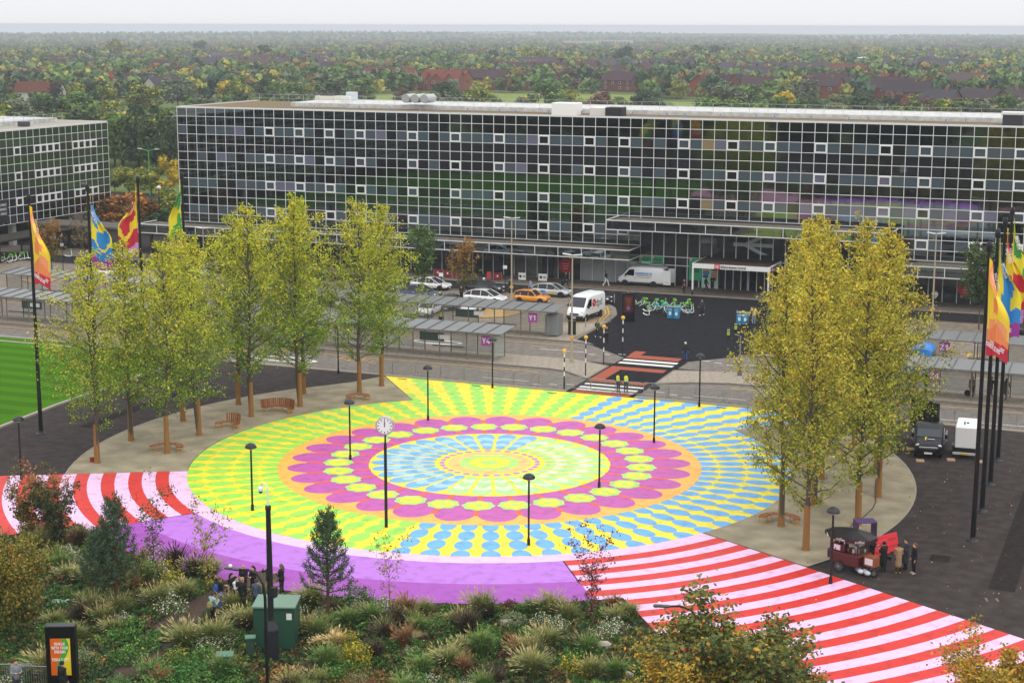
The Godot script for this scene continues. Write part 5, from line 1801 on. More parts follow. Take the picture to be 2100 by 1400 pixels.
	# clipped evergreen mass, lower left, and the small orange sedge
	for d in [[Vector3(1.74, 0, 43.08), 2.6, 1.3, "2c5a24", "57913a", "rounded glossy green shrub at the lower edge"], [Vector3(2.45, 0, 41.55), 2.4, 1.2, "2b5624", "518a36", "glossy green shrub beside the small green box"], [Vector3(0.83, 0, 44.06), 1.8, 1.0, "305c26", "5b963c", "low glossy green shrub by the path"], [Vector3(6.73, 0, 39.79), 2.2, 0.5, "6a5a2a", "a0702f", "low orange tinged mat beside the lamp column"], [Vector3(9.93, 0, 39.11), 2.4, 0.5, "5a5a2c", "94682f", "rusty low mat at the lower edge"]]:
		var md := mound(int(d[1] * 100), 1800, Vector3(d[1], d[2], d[1] * 0.8), 0.07, lin(d[3]), lin(d[4]), lin(d[4]), 0.1)
		var o := obj("evergreen_shrub", md, leafy)
		o.position = d[1 - 1] + Vector3(0, 0.1, 0)
		tag(o, d[5], "shrub")
	# boulders
	for d in [[Vector3(9.35, 0, 32.22), 0.8, 0.42, "long honey coloured boulder among the grasses"], [Vector3(13.19, 0, 29.24), 0.55, 0.35, "pale split boulder near the purple edge"], [Vector3(18.79, 0, 30.35), 0.42, 0.4, "round pale boulder near the maple"], [Vector3(20.9, 0, 33.36), 0.35, 0.3, "small pale stone at the lower edge"], [Vector3(0.57, 0, 25.07), 0.32, 0.3, "white stone below the left pine"]]:
		var r := RandomNumberGenerator.new()
		r.seed = int(d[1] * 77)
		var b := Geo.new()
		var rings := []
		for i in 7:
			var ring := PackedVector3Array()
			for s in 11:
				var w := -TAU * s / 11
				var el := PI * i / 6.0 - PI / 2
				var k := 1.0 + 0.16 * sin(3.0 * w + i) + r.randf_range(-0.09, 0.09)
				ring.append(Vector3(cos(w) * maxf(cos(el), 0.02) * d[1] * k, sin(el) * d[2] * 0.8 + d[2] * 0.35, sin(w) * maxf(cos(el), 0.02) * d[1] * 0.6 * k))
			rings.append(ring)
		b.loft(rings, false)
		var o := obj("boulder", b, mat("bfa983" if d[1] > 0.7 else "cfc6b4", 0.95, 0, tex_fine, 0.7))
		o.position = d[0]
		tag(o, d[3], "boulder")


func shelter(called: String, label: String, x0: float, x1: float, zf: float, zb: float, sign: String, sign_x: float, screens: Array) -> void:
	# posts in two rows, a ribbed glass roof that rises to the back, glass side panels
	var s := thing(called, label, "bus shelter", Vector3(0, 0.12, 0))
	var steel := mat("8b857c", 0.45, 0.5)
	var roofm := mat("7f8181", 0.35, 0.3, tex_streak, 1.5)
	var glass := pane_mat("b9c6c2", 0.22)
	var n := int(round((x1 - x0) / 1.45))
	var step := (x1 - x0) / n
	for k in n:
		var g := Geo.new()
		var xa := x0 + k * step
		g.x = Transform3D(Basis(Vector3.RIGHT, 0.06), Vector3(xa + step / 2, 2.68, (zf + zb) / 2))
		g.box(Vector3.ZERO, Vector3(step - 0.08, 0.03, zf - zb + 1.3))
		obj("roof_panel", g, roofm, s)
		g = Geo.new()
		g.x = Transform3D(Basis(Vector3.RIGHT, 0.06), Vector3(xa, 2.72, (zf + zb) / 2))
		g.box(Vector3.ZERO, Vector3(0.09, 0.08, zf - zb + 1.4))
		obj("roof_rib", g, mat("5b5f62", 0.5, 0.3), s)
	var g2 := Geo.new()
	for z in [zf + 0.55, zb - 0.55]:
		g2.box(Vector3((x0 + x1) / 2, 2.66 + (-0.06 if z > (zf + zb) / 2 else 0.1), z), Vector3(x1 - x0, 0.1, 0.1))
	obj("roof_beam", g2, steel, s)
	var m := int(round((x1 - x0) / 2.9))
	for k in m + 1:
		var xa := lerpf(x0 + 0.6, x1 - 0.9, float(k) / m)
		for z in [zf, zb]:
			var g := Geo.new()
			g.tube([Vector3(xa, 0, z), Vector3(xa, 2.45, z)], [0.06], 7)
			g.tube([Vector3(xa, 2.4, z), Vector3(xa - 0.35, 2.62, z)], [0.04], 5)
			g.tube([Vector3(xa, 2.4, z), Vector3(xa + 0.35, 2.62, z)], [0.04], 5)
			obj("post", g, steel, s)
		if k < m and k % 4 != 1:
			var xb := lerpf(x0 + 0.6, x1 - 0.9, float(k + 1) / m)
			var g := Geo.new()
			g.box(Vector3((xa + xb) / 2, 1.15, zb), Vector3(xb - xa - 0.2, 1.9, 0.02))
			obj("glass_panel", g, glass, s)
	for e in [x0 + 0.6, x1 - 0.9]:
		var g := Geo.new()
		g.box(Vector3(e, 1.15, (zf + zb) / 2), Vector3(0.02, 1.9, zf - zb - 0.2))
		obj("glass_panel", g, glass, s)
	for k in 3:
		var g := Geo.new()
		g.box(Vector3(lerpf(x0, x1, (k + 0.6) / 3.2), 0.62, zb + 0.5), Vector3(3.2, 0.07, 0.3), 0, 0.02)
		obj("perch_bench", g, mat("4a5654", 0.6), s)
	for sx in screens:
		var g := Geo.new()
		g.box(Vector3(sx, 1.35, zb + 0.06), Vector3(2.5, 0.8, 0.06))
		obj("notice_board", g, mat("5d7773", 0.4), s)
		g = Geo.new()
		g.box(Vector3(sx + 2.4, 1.9, zf + 0.02), Vector3(1.15, 0.4, 0.06))
		obj("timetable", g, mat("eceeee", 0.5), s)
		g = Geo.new()
		g.box(Vector3(sx + 3.6, 2.35, (zf + zb) / 2), Vector3(0.9, 0.3, 0.14), 0.4, 0.03)
		obj("hanging_display", g, mat("1c1d20", 0.4), s)
	if sign:
		var g := Geo.new()
		g.box(Vector3(sign_x, 1.85, zf + 0.1), Vector3(0.92, 0.92, 0.05))
		var sg := obj("stop_sign", g, mat("b24bab", 0.5), s)
		text("lettering", sign, 0.52, mat("f6f3f6", 0.5), sg, Transform3D(Basis(), Vector3(sign_x, 1.85, zf + 0.13)))


func street() -> void:
	shelter("bus_shelter", "long glass roofed bus shelter with pink Y1 sign", -47, -12.0, -45.4, -47.9, "Y1", -14.4, [-22.5, -38])
	shelter("bus_shelter", "long glass roofed bus shelter with pink Y4 sign", -46, -12.3, -32.5, -35.1, "Y4", -13.9, [-20.5, -33])
	shelter("bus_shelter", "left shelter of the near island by the lawn", -84, -50, -32.5, -35.1, "", 0, [-66, -73])
	shelter("bus_shelter", "left shelter of the far island by the sandy traffic island", -78, -51, -45.4, -47.9, "", 0, [-62])
	shelter("bus_shelter", "glass roofed bus shelter with pink Z1 sign, right", 21.5, 58, -45.4, -47.9, "Z1", 24.9, [33])
	shelter("bus_shelter", "glass roofed bus shelter with pink Z4 sign, right", 14, 58, -32.5, -35.1, "Z4", 25.8, [38])
	# steel cabin at the end of the Y1 shelter
	var g := Geo.new()
	g.box(Vector3(0, 1.1, 0), Vector3(1.3, 2.0, 1.6), 0, 0.03)
	var cb := obj("steel_cabinet", g, mat("8d9092", 0.5, 0.3))
	cb.position = Vector3(-12.7, 0.12, -46.7)
	tag(cb, "grey steel cabinet closing the end of the Y1 shelter", "cabinet")
	# crowd barriers along the back of the square
	var bp := Node3D.new()
	var steel := mat("9c9fa0", 0.45, 0.5)
	g = Geo.new()
	g.tube([Vector3(-1.1, 0.14, 0), Vector3(-1.1, 1.0, 0), Vector3(-1.0, 1.1, 0), Vector3(1.0, 1.1, 0), Vector3(1.1, 1.0, 0), Vector3(1.1, 0.14, 0), Vector3(-1.1, 0.14, 0)], [0.026], 5)
	obj("frame", g, steel, bp)
	g = Geo.new()
	for k in 19:
		g.tube([Vector3(-1.0 + k * 0.111, 0.14, 0), Vector3(-1.0 + k * 0.111, 1.1, 0)], [0.011], 4, false)
	stuff(obj("bars", g, steel, bp))
	for e in [-0.8, 0.8]:
		g = Geo.new()
		g.tube([Vector3(e, 0.14, 0), Vector3(e, 0.03, 0.3)], [0.02], 4)
		g.tube([Vector3(e, 0.14, 0), Vector3(e, 0.03, -0.3)], [0.02], 4)
		obj("foot", g, steel, bp)
	var ai := 0
	for k in 29:
		var x := -20.5 + k * 2.28
		var b: Node3D = bp.duplicate()
		b.name = numbered("crowd_barrier")
		add_child(b)
		b.position = Vector3(x, 0.06, -24.35 + 0.12 * sin(k * 2.1))
		b.rotation.y = 0.06 * sin(k * 3.3)
		var lab: String = "low steel crowd barrier behind the green dots" if x < -3.5 else ("low steel crowd barrier across the zebra crossing" if x < 3.5 else ("low steel crowd barrier behind the blue dots" if x < 20 else "low steel crowd barrier by the screen truck"))
		lab += ", %s from left" % ordinal(k if k < 8 else (k - 8 if k < 11 else (k - 11 if k < 18 else k - 18)))
		tag(b, lab, "barrier", "crowd barriers along the square")
		ai += 1
	for d in [[Vector3(-5.09, 0, 45.13), 0.4, "white crowd barrier at the lower left corner"], [Vector3(-3.91, 0, 44.9), 0.3, "white crowd barrier beside the person in grey"]]:
		var b: Node3D = bp.duplicate()
		b.name = numbered("crowd_barrier")
		add_child(b)
		b.position = d[0]
		b.rotation.y = d[1]
		tag(b, d[2], "barrier")
	bp.free()
	# dome topped lamps
	var lp := Node3D.new()
	var black := mat("15171a", 0.45, 0.2)
	g = Geo.new()
	g.lathe([[0.1, 0.0], [0.1, 0.35], [0.065, 0.4], [0.06, 4.0], [0.03, 4.05]], Vector3.ZERO, 8)
	obj("pole", g, black, lp)
	g = Geo.new()
	g.lathe([[0.08, 4.02], [0.36, 4.05], [0.38, 4.1], [0.3, 4.24], [0.16, 4.33], [0.02, 4.36]], Vector3.ZERO, 14)
	obj("lamp_hood", g, mat("22252a", 0.4, 0.2), lp)
	g = Geo.new()
	g.lathe([[0.12, 3.94], [0.14, 4.02], [0.02, 4.03]], Vector3.ZERO, 8)
	obj("lamp_glass", g, mat("c5c9cc", 0.3), lp)
	var lat := [["on the left stripes", -27.4, 15.9], ["on the green dots front left", -9.35, 16.3], ["on a flower of the left ring", -9.35, 3.0], ["on a petal at the back left", -9.3, -9.9], ["at the back edge before the Y4 shelter", -9.2, -22.6], ["on a flower of the right ring", 9.1, 3.0], ["on a petal at the back right", 8.9, -9.9], ["at the back edge right of the crossing", 8.8, -22.5], ["on the blue dots front", 9.3, 16.3], ["on the red stripes by the coffee cart", 27.1, 16.4], ["behind the left trees on the walk", -23.9, -22.8]]
	for d in lat:
		var l: Node3D = lp.duplicate()
		l.name = numbered("dome_lamp")
		add_child(l)
		l.position = Vector3(d[1], 0.01, d[2])
		tag(l, "thin black dome topped lamp standing " + d[0], "lamp post")
	lp.free()
	# flagpoles and their flags
	var fl := [[-34.1, 5.1, 0], [-34.9, -3.0, 1], [-35.3, -10.3, 2], [-34.3, -15.2, 3], [33.4, 5.6, 0], [33.2, -0.9, 1], [33.0, -7.5, 2], [32.8, -14.1, 3]]
	var where := ["nearest", "second", "third", "farthest"]
	var fcols := ["orange and yellow", "blue and yellow", "red and yellow", "green and yellow"]
	for i in 8:
		var f: Array = fl[i]
		var side: String = "left" if i < 4 else "right"
		var pole := thing("flagpole", "tall black flagpole, %s of the four at the %s" % [where[i % 4], side], "flagpole", Vector3(f[0], 0, f[1]))
		g = Geo.new()
		g.lathe([[0.16, 0.06], [0.155, 1.0], [0.12, 9.0], [0.085, 17.5], [0.05, 17.55]], Vector3.ZERO, 10)
		obj("pole", g, mat("111215", 0.4, 0.2), pole)
		g = Geo.new()
		g.lathe([[0.36, 0.0], [0.36, 0.07], [0.2, 0.1], [0.17, 0.3]], Vector3.ZERO, 14)
		obj("base_plate", g, mat("2a2d33", 0.5, 0.2), pole)
		g = Geo.new()
		g.lathe([[0.16, 17.35], [0.17, 17.6], [0.15, 17.85], [0.02, 17.9]], Vector3.ZERO, 10)
		obj("cap", g, mat("0e0f11", 0.4, 0.2), pole)
		flag(i, Vector3(f[0], 0, f[1]), f[2], "%s flag on the %s of the four %s flagpoles" % [fcols[f[2]], where[i % 4], side])
	# curved benches
	bench(Vector3(-22.6, 0, 5.62), 0.3, 1.0, 1.6, false, "curved wooden bench without back around a tree, far left")
	bench(Vector3(-22.21, 0, -2), 0.2, 0.72, 1.9, true, "small curved wooden bench with a partial back, left")
	bench(Vector3(-21.2, 0, -7.82), 0.15, 1.15, 1.4, true, "long curved wooden bench with a full back, left")
	bench(Vector3(-17.75, 0, -14.13), 0.9, 0.75, 2.4, false, "round wooden bench by the gravel corner")
	bench(Vector3(21.97, 0, 6.14), 0.1, 1.05, 1.6, false, "curved wooden bench around a tree at right")


func flag(i: int, at: Vector3, kind: int, label: String) -> void:
	# a tall banner hanging slack: narrow at the top, folded, wider below
	var left := i < 4
	var pal: Array = [["f3a06c", "f2d532", "ee8f55", "c92f45"], ["2f8fd6", "f2df2f", "2d8ad2", "9c3a96"], ["c5253a", "f0d22c", "c42a3c", "cf8fd0"], ["43a84a", "f0df33", "3fa048", "ee8a5a"]][kind]
	var r := RandomNumberGenerator.new()
	r.seed = 50 + i
	var g := Geo.new()
	var rows := 44
	var cols := 12
	var tall := 5.8
	var len := 1.75 if left else 1.45
	var dirv := Vector3(1.0 if left and kind < 2 else (-0.9 if left else 0.95), 0, 0.25 if kind % 2 == 0 else -0.2).normalized()
	if not left and kind == 0:
		dirv = Vector3(0.75, 0, 0.5).normalized()
	var outv := Vector3(-dirv.z, 0, dirv.x)
	var ph := r.randf() * 6
	var at_uv := func(u: float, v: float) -> Vector3:
		# u from the pole to the free edge, v downwards
		var w := len * (0.12 + 0.88 * smoothstep(0.0, 0.5, v))
		var fold := sin(u * 9.0 + ph + v * 2.0) * 0.17 * (0.35 + u) + sin(u * 17 + v * 5 + ph) * 0.05
		return Vector3(0, 17.25 - v * tall - u * (1.1 * (1.0 - v) + 0.35) - 0.15 * sin(u * 7 + ph), 0) + dirv * (0.16 + u * w) + outv * fold
	var blob := []
	for k in 4:
		blob.append([r.randf_range(0.15, 0.85), r.randf_range(0.2, 0.75), r.randf_range(0.16, 0.34)])
	for a in rows:
		for b in cols:
			var v := (a + 0.5) / rows
			var u := (b + 0.5) / cols
			var c: String = pal[1]
			if v < 0.2 + 0.06 * sin(u * 8 + i) and u > 0.25:
				c = pal[0]
			for k in 4:
				if Vector2((u - blob[k][0]) * 0.55, v - blob[k][1]).length() < blob[k][2] * 0.42:
					c = pal[0] if k % 2 == 0 else pal[2]
			if v > 0.68 + 0.05 * sin(u * 7 + ph):
				c = pal[2]
			if v > 0.84 + 0.02 * sin(u * 5):
				c = pal[3]
			g.col = lin(c)
			g.q(at_uv.call(u - 0.5 / cols, v - 0.5 / rows), at_uv.call(u + 0.5 / cols, v - 0.5 / rows), at_uv.call(u + 0.5 / cols, v + 0.5 / rows), at_uv.call(u - 0.5 / cols, v + 0.5 / rows))
	var o := obj("flag", g, vmat(0.7, 0.35))
	o.position = at
	tag(o, label, "flag")
	# lettering printed along the foot of the banner and down its side
	for w in [["YINKA ILORI", 0.905, 0.55, 1.15, 0.26], ["WALK WITH", 0.2, 0.5, 0.95, 0.22]]:
		var p: Vector3 = at_uv.call(w[2], w[1])
		var ux: Vector3 = (at_uv.call(minf(w[2] + 0.25, 0.95), w[1]) - at_uv.call(w[2] - 0.25, w[1])).normalized()
		if w[0] == "WALK WITH":
			ux = (at_uv.call(0.5, 0.34) - at_uv.call(0.42, 0.08)).normalized()
		var uz := ux.cross(Vector3.UP).normalized()
		var up := uz.cross(ux)
		for s in [1.0, -1.0]:
			text("lettering", w[0], w[4], mat("f5f0ee", 0.7), o, Transform3D(Basis(ux * (1.0 if w[0] == "WALK WITH" or not left else 1.0), up, uz), p + uz * 0.16 * s), true, w[3])


func bench(at: Vector3, turn: float, radius: float, span: float, back: bool, label: String) -> void:
	var s := thing("curved_bench", label, "bench", at, turn)
	var wood := ["9a5c2c", "ab6a36", "8a5026"]
	var n := maxi(10, int(radius * span * 2 / 0.13))
	for k in n:
		var a := lerpf(-span, span, (k + 0.5) / n) - PI / 2
		var c := Vector3(cos(a), 0, sin(a))
		var o := Vector3(0, 0, radius * 0.6)
		var g := Geo.new()
		g.x = Transform3D(Basis(Vector3.UP, -a), o + c * radius + Vector3(0, 0.45, 0))
		g.box(Vector3.ZERO, Vector3(0.46, 0.05, 2 * radius * span / n * 0.9))
		obj("seat_slat", g, mat(wood[k % 3], 0.7, 0, tex_streak, 0.5), s)
		if back and (span < 1.7 or k > n / 3):
			g = Geo.new()
			g.x = Transform3D(Basis(Vector3.UP, -a) * Basis(Vector3.FORWARD, 0.14), o + c * (radius + 0.26) + Vector3(0, 0.74, 0))
			g.box(Vector3.ZERO, Vector3(0.04, 0.62, 2 * radius * span / n * 0.9))
			obj("back_slat", g, mat(wood[(k + 1) % 3], 0.7, 0, tex_streak, 0.5), s)
	for k in 5:
		var a := lerpf(-span * 0.92, span * 0.92, k / 4.0) - PI / 2
		var c := Vector3(cos(a), 0, sin(a))
		var o := Vector3(0, 0, radius * 0.6)
		var g := Geo.new()
		g.tube([o + c * (radius - 0.18) + Vector3(0, 0.04, 0), o + c * (radius - 0.18) + Vector3(0, 0.43, 0)], [0.03], 5)
		g.tube([o + c * (radius + 0.18) + Vector3(0, 0.04, 0), o + c * (radius + 0.18) + Vector3(0, 0.43, 0)], [0.03], 5)
		g.tube([o + c * (radius - 0.18) + Vector3(0, 0.06, 0), o + c * (radius + 0.18) + Vector3(0, 0.06, 0)], [0.03], 5)
		obj("leg", g, mat("d39a2c", 0.5, 0.3), s)


func one(called: String, label: String, cat: String, at: Vector3, g: Geo, m: Material, turn := 0.0) -> MeshInstance3D:
	var o := obj(called, g, m)
	o.position = at
	o.rotation.y = turn
	tag(o, label, cat)
	return o


func furniture() -> void:
	var g: Geo
	var black := mat("15171a", 0.45, 0.2)
	# station clock on its post
	var s := thing("post_clock", "round double faced clock on a tall black post, showing noon", "clock", Vector3(0, 0.02, 16.3), 0.28)
	g = Geo.new()
	g.lathe([[0.1, 0], [0.09, 5.2], [0.06, 5.25], [0.05, 5.8]], Vector3.ZERO, 10)
	obj("post", g, black, s)
	g = Geo.new()
	g.x = Transform3D(Basis(Vector3.RIGHT, PI / 2), Vector3(0, 6.35, 0))
	g.lathe([[0.02, -0.16], [0.5, -0.16], [0.53, -0.2], [0.56, -0.14], [0.56, 0.14], [0.53, 0.2], [0.5, 0.16], [0.02, 0.16]], Vector3.ZERO, 28)
	obj("case", g, mat("b7b9b8", 0.35, 0.5), s)
	for e in [0, 1]:
		g = Geo.new()
		g.x = Transform3D(Basis(Vector3.UP, e * PI) * Basis(Vector3.RIGHT, PI / 2), Vector3(0, 6.35, 0))
		g.lathe([[0.02, 0.165], [0.49, 0.165], [0.49, 0.15]], Vector3.ZERO, 28, false)
		var d := obj("dial", g, mat("f1f1ee", 0.5), s)
		g = Geo.new()
		g.x = Transform3D(Basis(Vector3.UP, e * PI), Vector3(0, 6.35, 0))
		for k in 12:
			var a := TAU * k / 12
			var keep := g.x
			g.x = keep * Transform3D(Basis(Vector3.BACK, a), Vector3.ZERO)
			g.box(Vector3(0, 0.4, 0.172), Vector3(0.035, 0.12, 0.012))
			g.x = keep
		obj("hour_marks", g, black, d)
		for hh in [[0.44, 0.03], [0.3, 0.045]]:
			g = Geo.new()
			g.x = Transform3D(Basis(Vector3.UP, e * PI), Vector3(0, 6.35, 0))
			g.box(Vector3(0, hh[0] / 2 - 0.05, 0.18 if hh[0] > 0.4 else 0.19), Vector3(hh[1], hh[0], 0.01))
			obj("hand", g, black, d)
	# camera mast, its tapering foot and the arched lamp beside it
	s = thing("camera_mast", "stout black mast with white hooked dome camera in the garden", "camera mast", Vector3(4.6, 0.1, 38.0))
	s.scale = Vector3(1, 0.87, 1)
	g = Geo.new()
	g.lathe([[0.36, 0], [0.36, 1.75], [0.4, 1.8], [0.38, 1.9], [0.16, 2.35], [0.15, 2.45]], Vector3.ZERO, 8, false)
	obj("foot", g, mat("23252d", 0.5, 0.2), s)
	g = Geo.new()
	g.lathe([[0.15, 2.4], [0.14, 5.5], [0.115, 8.6], [0.14, 8.62], [0.14, 8.85], [0.03, 8.86]], Vector3.ZERO, 10)
	obj("pole", g, mat("1d2024", 0.45, 0.2), s)
	g = Geo.new()
	g.box(Vector3(0.18, 4.0, 0), Vector3(0.3, 0.6, 0.3), 0, 0.03)
	obj("control_box", g, mat("1a1d22", 0.5), s)
	g = Geo.new()
	g.tube([Vector3(0, 8.8, 0), Vector3(0, 9.25, 0)], [0.035], 6)
	g.tube([Vector3(0, 9.25, 0), Vector3(0, 9.8, 0), Vector3(-0.06, 10.0, 0), Vector3(-0.2, 10.08, 0), Vector3(-0.34, 10.0, 0), Vector3(-0.38, 9.85, 0)], [0.04], 7)
	obj("camera_arm", g, mat("e8e9ea", 0.4), s)
	g = Geo.new()
	g.lathe([[0.02, 9.88], [0.12, 9.85], [0.13, 9.68], [0.11, 9.62]], Vector3(-0.38, 0, 0), 10)
	var cam := obj("camera", g, mat("e8e9ea", 0.4), s)
	g = Geo.new()
	g.ball(Vector3(-0.38, 9.61, 0), Vector3(0.1, 0.12, 0.1), 6)
	obj("camera_dome", g, mat("141517", 0.15), cam)
	for d in [[Vector3(6.75, 0, 42.1), "black arched street lamp rising from the lower edge, left of centre", 0.0, 6.1], [Vector3(25.1, 0, 36.2), "black arched street lamp in front of the maple", 0.2, 5.0]]:
		s = thing("arched_lamp", d[1], "street lamp", d[0], d[2])
		var h: float = d[3]
		g = Geo.new()
		g.tube([Vector3.ZERO, Vector3(0, h - 1.2, 0), Vector3(-0.08, h - 0.6, 0), Vector3(-0.35, h - 0.15, 0), Vector3(-0.85, h, 0), Vector3(-1.3, h - 0.04, 0)], [0.085, 0.07, 0.065, 0.06, 0.055, 0.05], 8)
		obj("pole", g, black, s)
		g = Geo.new()
		g.box(Vector3(-1.65, h - 0.05, 0), Vector3(0.75, 0.09, 0.26), 0, 0.03)
		var hd := obj("lamp_head", g, mat("3a3e44", 0.4, 0.3), s)
		g = Geo.new()
		g.ball(Vector3(-1.75, h + 0.06, 0), Vector3(0.09, 0.09, 0.09), 5)
		obj("photocell", g, mat("f0f0f0", 0.4), hd)
	# green service cabinets
	s = thing("green_kiosk", "large dark green metal service cabinet with pale green lid in the garden", "cabinet", Vector3(3.75, 0.1, 36.0), 0.35)
	g = Geo.new()
	g.box(Vector3(0, 1.1, 0), Vector3(2.0, 2.1, 1.7), 0, 0.02)
	obj("body", g, mat("1d4a37", 0.6, 0, tex_streak, 1), s)
	g = Geo.new()
	g.box(Vector3(0, 2.2, 0), Vector3(2.14, 0.1, 1.84), 0, 0.02)
	obj("lid", g, mat("7fa38f", 0.6, 0, tex_fine, 1), s)
	g = Geo.new()
	g.box(Vector3(0.75, 1.75, 0.87), Vector3(0.26, 0.32, 0.02))
	obj("label_plate", g, mat("e5e8e4", 0.5), s)
	for k in 2:
		g = Geo.new()
		g.box(Vector3(-0.49 + k * 0.98, 1.05, 0.855), Vector3(0.94, 1.9, 0.025))
		var dr := obj("door", g, mat("1f4e3a", 0.55), s)
		g = Geo.new()
		g.box(Vector3(-0.1 + k * 0.2, 1.1, 0.88), Vector3(0.05, 0.25, 0.05))
		obj("handle", g, mat("2b2e2d", 0.4, 0.5), dr)
	for d in [[Vector3(3.22, 0, 39.96), 0.7, 0.9, 0.6, "325f4c", "small green utility box by the glossy shrub"], [Vector3(3.44, 0, 38.01), 0.4, 1.1, 0.35, "2c4438", "slim dark green marker box beside the mast"]]:
		s = thing("utility_box", d[5], "utility box", d[0], 0.5)
		g = Geo.new()
		g.box(Vector3(0, d[2] / 2.0, 0), Vector3(d[1], d[2], d[3]), 0, 0.02)
		obj("body", g, mat(d[4], 0.6), s)
		g = Geo.new()
		g.box(Vector3(0, d[2] + 0.04, 0), Vector3(d[1] + 0.12, 0.08, d[3] + 0.12), 0, 0.02)
		obj("lid", g, mat("4f7a66", 0.6), s)
	for d in [[Vector3(-9.78, 0, 35.16), "flat pale green cover plate in the left bed"], [Vector3(6.05, 0, 35.29), "flat pale green cover plate beside the straw grass"]]:
		g = Geo.new()
		g.box(Vector3(0, 0.16, 0), Vector3(0.9, 0.12, 0.6), 0, 0.02)
		one("cover_plate", d[1], "cover", d[0], g, mat("7fa08a", 0.7), 0.5)
	# advertising totems
	s = thing("digital_totem", "black upright totem with orange green and yellow poster, lower left", "advertising totem", Vector3(-2.5, 0, 44.6), 0.42)
	g = Geo.new()
	g.box(Vector3(0, 1.6, 0), Vector3(1.35, 3.2, 0.5), 0, 0.03)
	obj("housing", g, mat("121316", 0.35, 0.2), s)
	poster(s, Vector3(0, 1.75, 0.26), 0.9, 1.75, true)
	s = thing("digital_totem", "black upright totem with dark orange screen on the forecourt", "advertising totem", Vector3(-8.57, 0, -57.49), 0.35)
	g = Geo.new()
	g.box(Vector3(0, 1.5, 0), Vector3(1.35, 3.0, 0.5), 0, 0.03)
	obj("housing", g, mat("16171a", 0.35, 0.2), s)
	poster(s, Vector3(0, 1.85, 0.26), 0.95, 1.7, false)
	s = thing("rubbish_column", "black slab like bin behind the bus stop mast", "bin", Vector3(-11.2, 0, -47.78), 0.3)
	g = Geo.new()
	g.box(Vector3(0, 0.75, 0), Vector3(0.75, 1.5, 0.45), 0, 0.03)
	obj("body", g, mat("17191c", 0.4), s)
	g = Geo.new()
	g.box(Vector3(0.38, 0.75, 0), Vector3(0.02, 1.2, 0.3))
	obj("green_panel", g, mat("3f8a4a", 0.5), s)
	# Belisha beacons
	for d in [[Vector3(-3.39, 0, -24.28), 3.15, "flashing beacon pole at the back edge, left of the crossing"], [Vector3(-3.5, 0, -29.98), 3.3, "beacon pole on the near island, left of the crossing"], [Vector3(-3.55, 0, -34.97), 3.4, "beacon pole at the kerb corner in front of two walkers"], [Vector3(-3.59, 0, -40.55), 3.3, "beacon pole before the dark totem"]]:
		s = thing("beacon", "black and white banded amber " + d[2], "belisha beacon", d[0])
		for k in 8:
			g = Geo.new()
			g.lathe([[0.055, k * d[1] / 8.0], [0.055, (k + 1) * d[1] / 8.0]], Vector3.ZERO, 8)
			obj("band", g, mat("17181a" if k % 2 == 0 or k < 3 else "e9e9e6", 0.5), s)
		g = Geo.new()
		g.ball(Vector3(0, d[1] + 0.17, 0), Vector3(0.19, 0.19, 0.19), 7)
		obj("globe", g, mat("e3b23c", 0.35), s)
	# tall street columns
	for d in [[Vector3(-6.58, 0, -34.89), 9.9, "b0a48e", 1, "tall tan street light column beside the crossing"], [Vector3(-22.69, 0, -60.36), 9.8, "a9a08e", 1, "tall street light column beside the orange car"], [Vector3(21.28, 0, -63.65), 9.9, "a9a08e", 1, "tall street light column at the right by the bus"], [Vector3(-51.74, 0, -45.5), 9.0, "9a927f", 1, "street light column behind the left trees"]]:
		s = thing("street_light", d[4], "street light", d[0])
		g = Geo.new()
		g.lathe([[0.17, 0], [0.16, 1.6], [0.1, 1.7], [0.06, d[1] - 0.1], [0.05, d[1]]], Vector3.ZERO, 9)
		obj("column", g, mat(d[2], 0.6, 0.1), s)
		for e in [-1, 1]:
			g = Geo.new()
			g.x = Transform3D(Basis(Vector3.BACK, 0.12 * e), Vector3(e * 0.5, d[1], 0))
			g.box(Vector3.ZERO, Vector3(0.85, 0.1, 0.3), 0, 0.03)
			obj("lamp_head", g, mat("d0d0cc", 0.4), s)
		g = Geo.new()
		g.lathe([[0.2, 2.2], [0.2, 2.45]], Vector3.ZERO, 8)
		obj("collar", g, mat("d6a33c", 0.6), s)
	s = thing("green_lamp_post", "bright green twin headed lamp post in the far gap between buildings", "street light", Vector3(-127.45, 0, -147.29))
	g = Geo.new()
	g.lathe([[0.12, 0], [0.07, 8.0]], Vector3.ZERO, 8)
	g.tube([Vector3(-1.6, 8.2, 0), Vector3(0, 7.9, 0), Vector3(1.6, 8.2, 0)], [0.06], 6)
	obj("column", g, mat("4fae5a", 0.5), s)
	g = Geo.new()
	for e in [-1, 1]:
		g.box(Vector3(e * 1.8, 8.25, 0), Vector3(0.8, 0.12, 0.3))
	obj("lamp_head", g, mat("d5d5d0", 0.5), s)
	s = thing("globe_lamp", "black post lamp with white globe beyond the flags, left", "street light", Vector3(-97.26, 0, -105.26))
	g = Geo.new()
	g.lathe([[0.1, 0], [0.06, 6.0]], Vector3.ZERO, 8)
	obj("post", g, black, s)
	g = Geo.new()
	g.ball(Vector3(0, 6.2, 0), Vector3(0.35, 0.3, 0.35), 6)
	obj("globe", g, mat("e9e9e6", 0.4), s)
	s = thing("small_camera_post", "grey bent camera post on the island right of the crossing", "camera post", Vector3(8.89, 0, -35.14))
	g = Geo.new()
	g.tube([Vector3.ZERO, Vector3(0, 3.6, 0), Vector3(-0.5, 3.7, 0)], [0.09, 0.07, 0.06], 7)
	obj("post", g, mat("7f8486", 0.5, 0.3), s)
	g = Geo.new()
	g.box(Vector3(0.0, 0.8, 0), Vector3(0.36, 1.3, 0.3), 0, 0.02)
